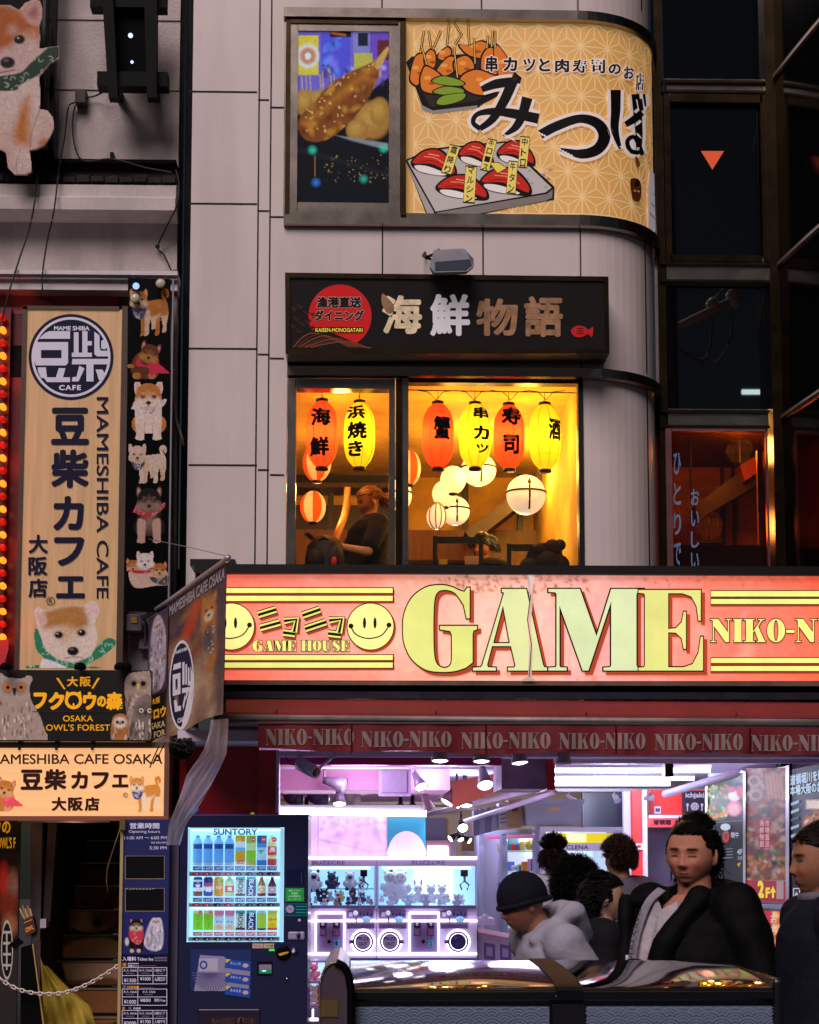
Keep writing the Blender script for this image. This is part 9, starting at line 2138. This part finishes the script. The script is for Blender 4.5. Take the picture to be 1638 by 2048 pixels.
# ---- large man in a black padded jacket
p = person('large man with swept back hair in a black padded jacket behind the counter', 1384, 1708, 6.5, -.85, hy=.33, hp=.08, hr=.03, skin='#b87c66', hairc=('#0d0a0a',), wide=1.10, bulk=1.14, voxel=.0036, mustache=1, seed=3,
 arms={'r': ((-.20, -.03, 1.06), (-.03, -.30, 1.16), (-.3, -.9, .10)), 'l': ((.30, .03, 1.06), (.24, -.20, .90))})
add_hair(p, 3000, lambda x, y, z: z > .072 + .18 * max(0, -y - .065) or (y > -.05 and z > .03) or (y > -.025 and z > .0) or (y > .03 and z > -.07), lambda x, y, z: (x * .6, 1.0, .3 if z > .085 else -.2), lambda x, y, z: .06, .0028, ('#0a0808', '#100c0b', '#171210'), 5, lift=.006, hug=.05)
add_hair(p, 170, lambda x, y, z: y > .05 and -.08 < z < .02, lambda x, y, z: (x * 1.5, .2, -1.0), lambda x, y, z: .11, .0035, ('#120c0a', '#2a1a12', '#4a2e1e', '#1a120e'), 6, lift=.012, curl=.006, hug=.25)
JK = cloth_mat('black_nylon', '#060608', rough=.75, var=.3, bump=.25, bs=22, spec=.12)
T = p['T']
pc = top_pieces(p, .040, .034, .76, neck=False)
ring_ = [T((.128 * math.cos(a), .035 + .115 * math.sin(a), 1.435 + .035 * math.sin(a))) for a in np.linspace(-.75, math.pi + .75, 18)]
pc += [caps(a, b, .036, .036, 10) for a, b in zip(ring_, ring_[1:])]
pc += [([T(q_) for q_ in ellm((.03, .13, 1.405), (.14, .09, .09))[0]], ellm((0, 0, 0), (1, 1, 1))[1])]
pc += [caps(T((-.10, -.06, 1.41)), T((-.17, -.17, 1.42)), .03, .018, 10), caps(T((-.17, -.17, 1.42)), T((-.13, -.225, 1.20)), .022, .025, 10), caps(T((-.10, -.08, 1.40)), T((-.14, -.22, 1.20)), .03, .03, 10), caps(T((.085, -.075, 1.43)), T((.02, -.185, 1.28)), .04, .042, 10), caps(T((.02, -.185, 1.28)), T((-.05, -.215, 1.0)), .042, .034, 10), caps(T((-.13, -.225, 1.2)), T((-.06, -.22, 1.0)), .028, .028, 10)]
garment(p, 'jacket', pc, JK, .0085, .010, 3, 3, 20)
WT = cloth_mat('white_tee', '#b0a8b0')
def front_panel(pts, name, m):
 b = MB(); v = [T(q_) for q_ in pts]; n = len(v); b.add(v + [q_ + Vector((0, .02, 0)) for q_ in v], [tuple(range(n)), tuple(range(2 * n - 1, n - 1, -1))] + [(i, i + n, (i + 1) % n + n, (i + 1) % n) for i in range(n)], m, False); return b.build(name, p['root'], False)
front_panel([(-.08, -.12, 1.43), (-.03, -.155, 1.385), (.03, -.125, 1.42), (.05, -.15, 1.36), (0, -.215, 1.22), (-.05, -.236, 1.06), (-.085, -.236, 1.06), (-.115, -.21, 1.25)], 'tee_shirt', WT)
strip_on(p, [T((-.062, -.10, 1.46)), T((-.080, -.165, 1.40)), T((-.090, -.226, 1.25)), T((-.078, -.252, 1.06))], .034, 'neck_strap', cloth_mat('strap_grey', '#8a8490', bump=0))
cur = [T((-.083, -.188, 1.39)), T((-.080, -.260, 1.08))]
def strap_letters():
 b = MB(); v, f = text_mesh('DAILY DUO SERIES'); lo, hi = v.min(0), v.max(0); u = (v - lo) / (hi - lo); a_, c_ = cur; ax = c_ - a_
 b.add([a_ + ax * (t * .95) + Vector((.011 - .022 * (1 - s_), -.010 - .02 * math.sin(t * 3.1), 0)) for t, s_ in u], f, ink('#15121a'), False); b.build('strap_lettering', p['root'], False)
strap_letters()
trousers(p, DKTR)
w_ = p['arms']['r'][2]
vp = thing('vape_pen', 'small dark pen with a pale tip held in the large man\'s hand', 'vape pen', (0, 0, 0))
_r = p['root']; wm = Matrix.Translation(_r.location) @ Matrix.Rotation(_r.rotation_euler.z, 4, 'Z')
hw = wm @ (w_ + Vector((.03, -.075, .02)))
vp.location = hw
one('pen_body', lambda b: b.tube([hw + Vector((0, 0, -.05)), hw + Vector((.005, 0, .035))], .009, BLACK, 8), vp); one('pen_tip', lambda b: b.tube([hw + Vector((.005, 0, .036)), hw + Vector((.007, 0, .06))], .006, mat('pen_tip', '#c8c0d0', rough=.3), 8), vp)
# ---- person in a dark beanie leaning forward
p = person('person in a dark navy beanie and grey hooded jacket leaning forward', 1046, 1806, 7.3, -1.25, hp=.30, lean=.52, skin='#a8745e', hairc=('#151218',), hair='none', bulk=1.05, seed=5)
T, HM = p['T'], p['HM']
bp_ = []
ev, ef = ellm((0, .012, .028), (.094, .116, .112), None, 36, 24); ev = [Vector((q_.x, q_.y, max(q_.z, -.005 - .14 * max(0, q_.y)))) for q_ in ev]
def beanie(b):
 b.add([HM(q_) for q_ in ev], ef, cloth_mat('beanie_navy', '#0e0e1e', bump=.5, bs=120), True)
 rr = []
 for i in range(41):
  a = 2 * math.pi * i / 40; y_ = .012 + .117 * math.sin(a); rr.append(HM((.095 * math.cos(a), y_, .008 - .14 * max(0, y_))))
 b.tube(rr, .011, MATS['cloth_beanie_navy'], 8, False)
bb_ = MB(); beanie(bb_); bb_.build('beanie', p['root'], False)
GR = cloth_mat('grey_shell', '#a09eae', rough=.7, var=.12, bump=.25, bs=30)
pc = top_pieces(p, .035, .03, .78)
for sg in (-1, 1): pc += [caps(T((sg * .085, -.06, 1.44)), T((sg * .12, .06, 1.46)), .03, .038, 10), caps(T((sg * .12, .06, 1.46)), T((sg * .06, .17, 1.44)), .038, .045, 10), caps(T((sg * .06, .17, 1.44)), T((0, .20, 1.30)), .045, .02, 10)]
pc += [caps(T((-.06, .17, 1.44)), T((.06, .17, 1.44)), .045, .045, 10), caps(T((0, .15, 1.42)), T((0, .13, 1.2)), .06, .03, 10)]
garment(p, 'hooded_jacket', pc, GR, .009, .007, 5, 8, 24); trousers(p, DKTR)
# ---- person with curly black hair
p = person('person with curly black hair and dark grey collared coat seen from behind', 1152, 1774, 8.6, 2.0, hp=.1, skin='#6b4636', hairc=('#0c0a0a',), bulk=.95, voxel=.007, seed=7)
add_hair(p, 2400, lambda x, y, z: z > .055 or (y > -.02 and z > .0) or (y > .02 and z > -.07), None, lambda x, y, z: .040, .003, ('#080707', '#100d0d', '#181212'), 8, curl=.014, lift=.010)
pc = top_pieces(p, .035, .03, .78); T = p['T']; pc += [([T(q_) for q_ in ellm((0, .03, 1.45), (.105, .10, .05))[0]], ellm((0, 0, 0), (1, 1, 1))[1])]
garment(p, 'coat', pc, cloth_mat('coat_dark', '#1a171e'), .010, .008, 3, 12, 18); trousers(p, DKTR)
cb = MB(); cb.tube([T((.10 * math.cos(a), .03 + .095 * math.sin(a), 1.475)) for a in np.linspace(0, 2 * math.pi, 25)], .022, cloth_mat('collar_grey', '#4a4450'), 8, False); cb.build('collar', p['root'], False)
# ---- person with dark hair and a face mask
p = person('person with dark tied hair, pale face mask and a wide collared black jacket', 1210, 1796, 8.0, 1.5, hp=.05, skin='#b08a74', hairc=('#100d10',), fem=1, bulk=.9, voxel=.007, seed=9)
add_hair(p, 1300, lambda x, y, z: z > .06 or (y > -.03 and z > -.01) or (y > .01 and z > -.08), lambda x, y, z: (x * 1.5, 1.0, -.35 if z < .09 else .1), lambda x, y, z: .045, .0042, ('#0c0a0c', '#141014', '#1a1418'), 9, lift=.008, hug=.06)
add_hair(p, 120, lambda x, y, z: y > .06 and -.05 < z < .05, lambda x, y, z: (-x * 4, .10, -1), lambda x, y, z: .11, .004, ('#0c0a0c', '#141014'), 10, lift=.012, hug=.15)
HM, T = p['HM'], p['T']
def mask(b):
 U, V = np.meshgrid(np.linspace(1.72, 2.55, 14), np.linspace(math.pi * 1.18, math.pi * 1.82, 20), indexing='ij'); x, y, z = head_surface(U, V, 1, 1); v = [HM(Vector((a * 1.04, c * 1.05 - .006, d))) for a, c, d in zip(x.ravel(), y.ravel(), z.ravel())]
 b.add(v, [(i * 20 + j, (i + 1) * 20 + j, (i + 1) * 20 + j + 1, i * 20 + j + 1) for i in range(13) for j in range(19)], cloth_mat('mask_white', '#b8b4c4', bump=.1), True)
 for sg in (-1, 1): b.tube([HM((sg * .066, -.045, -.02)), HM((sg * .08, .02, .0))], .002, MATS['cloth_mask_white'], 5)
mb_ = MB(); mask(mb_); mb_.build('face_mask', p['root'], False)
pc = top_pieces(p, .035, .03, .78)
for a in np.linspace(.2, math.pi - .2, 9): pc.append(caps(T((.09 * math.cos(a), .03 + .08 * math.sin(a), 1.47)), T((.19 * math.cos(a), .05 + .17 * math.sin(a), 1.40)), .02, .016, 8))
garment(p, 'jacket', pc, cloth_mat('jacket_black', '#101018'), .010, .007, 3, 15, 18); trousers(p, DKTR)
# ---- two men in front of the cabinets
p = person('man with neat dark hair in a pale shirt with a navy shoulder strap, back turned', 1107, 1716, 12.3, 3.0, skin='#b08868', hairc=('#1c1614',), bulk=1.0, voxel=.009, features=False, seed=11)
add_hair(p, 1100, lambda x, y, z: z > .045 or (y > -.02 and z > .0) or (y > .03 and z > -.06), lambda x, y, z: (x * 3, .6 if y > 0 else -.4, -.7 if z < .06 else .5), lambda x, y, z: .045 if z < .06 else .06, .005, ('#181210', '#241a18', '#0e0c0c'), 12, lift=.012, curl=.004, hug=.10)
garment(p, 'shirt', top_pieces(p, .03, .025, .78), cloth_mat('shirt_pale', '#a8a4b8'), .012, .007, 3, 18, 18); trousers(p, DKTR); T = p['T']
strip_on(p, [T((-.10, -.02, 1.49)), T((-.115, .10, 1.45)), T((-.10, .150, 1.35)), T((-.04, .165, 1.2)), T((.03, .165, 1.05))][::-1], .05, 'shoulder_strap', cloth_mat('strap_navy', '#2a2c48', bump=0), .01)
p = person('broad man with curly brown hair in a mauve sweatshirt, back turned', 1238, 1718, 11.5, -2.55, skin='#b58468', hairc=('#2a1c16',), bulk=1.22, voxel=.009, brow='#3a261c', seed=13)
add_hair(p, 1900, lambda x, y, z: z > .055 or (y > -.02 and z > .01) or (y > .03 and z > -.05), None, lambda x, y, z: .028, .0036, ('#2a1a14', '#3a2820', '#4a3228', '#1c1210'), 14, curl=.014, lift=.010)
garment(p, 'sweatshirt', top_pieces(p, .025, .025, .76), cloth_mat('sweat_mauve', '#5d5468'), .012, .008, 3, 20, 16); trousers(p, DKTR)
# ---- man in profile at the edge
p = person('man with swept dark hair in profile at the edge, dark jacket with grey collar', 1641, 1722, 6.0, -1.48, hp=.05, skin='#9c6c54', hairc=('#17100d',), bulk=1.0, voxel=.0055, seed=15)
add_hair(p, 1300, lambda x, y, z: z > .058 + .2 * max(0, -y - .06) or (y > -.02 and z > .0) or (y > .03 and z > -.06), lambda x, y, z: (x * 2, 1.0, .2 if z > .08 else -.4), lambda x, y, z: .055, .0036, ('#17100d', '#241812', '#0f0b0a'), 16, lift=.008, hug=.06)
garment(p, 'jacket', top_pieces(p, .035, .03, .76), cloth_mat('jacket_navy', '#0f1120'), .009, .008, 3, 22, 18); trousers(p, DKTR); T = p['T']
cb = MB(); cb.tube([T((.085 * math.cos(a), .02 + .08 * math.sin(a), 1.475 + .015 * math.sin(a))) for a in np.linspace(0, 2 * math.pi, 25)], .02, cloth_mat('collar_pale', '#6a6470'), 8, False); cb.build('collar', p['root'], False)
# ---- upstairs
p = person('stocky person with a blond ponytail in a black tee looking at a phone upstairs', 737, 1004, 14.9, -1.15, floor=2.95, hp=.34, skin='#d09a70', hairc=('#8a6236',), wide=1.12, bulk=1.25, voxel=.008, seed=17,
           arms={'r': ((-.27, -.10, 1.12), (-.10, -.40, 1.18), (.35, -.8, .25)), 'l': ((.29, -.14, 1.10), (.10, -.42, 1.17), (-.3, -.8, .25))})
add_hair(p, 1100, lambda x, y, z: z > .06 or (y > -.02 and z > .0), lambda x, y, z: (x * 1.0, 1, .1 if z < .06 else -.05), lambda x, y, z: .05, .005, ('#8a6236', '#a87c48', '#6a4a2a'), 18, lift=.006, hug=.08)
add_hair(p, 160, lambda x, y, z: y > .08 and .0 < z < .07, lambda x, y, z: (-x * 2, .7, -.8), lambda x, y, z: .17, .006, ('#8a6236', '#a87c48'), 19, lift=.02)
garment(p, 'tee_shirt', top_pieces(p, .025, .02, .76, short=True), cloth_mat('tee_black', '#141214'), .010, .007, 3, 25, 18); trousers(p, DKTR)
wl = Matrix.Translation(p['root'].location) @ Matrix.Rotation(p['root'].rotation_euler.z, 4, 'Z'); c = wl @ ((p['arms']['r'][2] + p['arms']['l'][2]) / 2 + Vector((0, -.10, .05)))
def phone(b):
 rm = Matrix.Rotation(p['root'].rotation_euler.z, 3, 'Z') @ Matrix.Rotation(.9, 3, 'X'); v = [c + rm @ Vector((x, y, z)) for z in (-.075, .075) for y in (-.005, .005) for x in (-.04, .04)]
 b.add(v, [(0, 1, 5, 4), (1, 3, 7, 5), (3, 2, 6, 7), (2, 0, 4, 6), (4, 5, 7, 6), (1, 0, 2, 3)], mat('phone_black', '#15120f', rough=.3))
one('phone', phone, None, 'dark phone held by the person with the blond ponytail', 'phone')
p = person('seated person with dark hair at the dining table upstairs', 966, 1092, 15.4, -.6, floor=2.95, hp=.3, skin='#d0a070', hairc=('#120e0c',), fem=1, bulk=.9, voxel=.009, seat=True, seed=21)
add_hair(p, 1000, lambda x, y, z: z > .05 or (y > -.03 and z > -.02), lambda x, y, z: (x * 2, .7, -.6), lambda x, y, z: .10, .006, ('#0e0b0a', '#1a1410'), 20, lift=.010, hug=.12)
garment(p, 'top', top_pieces(p, .025, .02, .84), cloth_mat('top_dark', '#1c1816'), .012, .006, 3, 27)
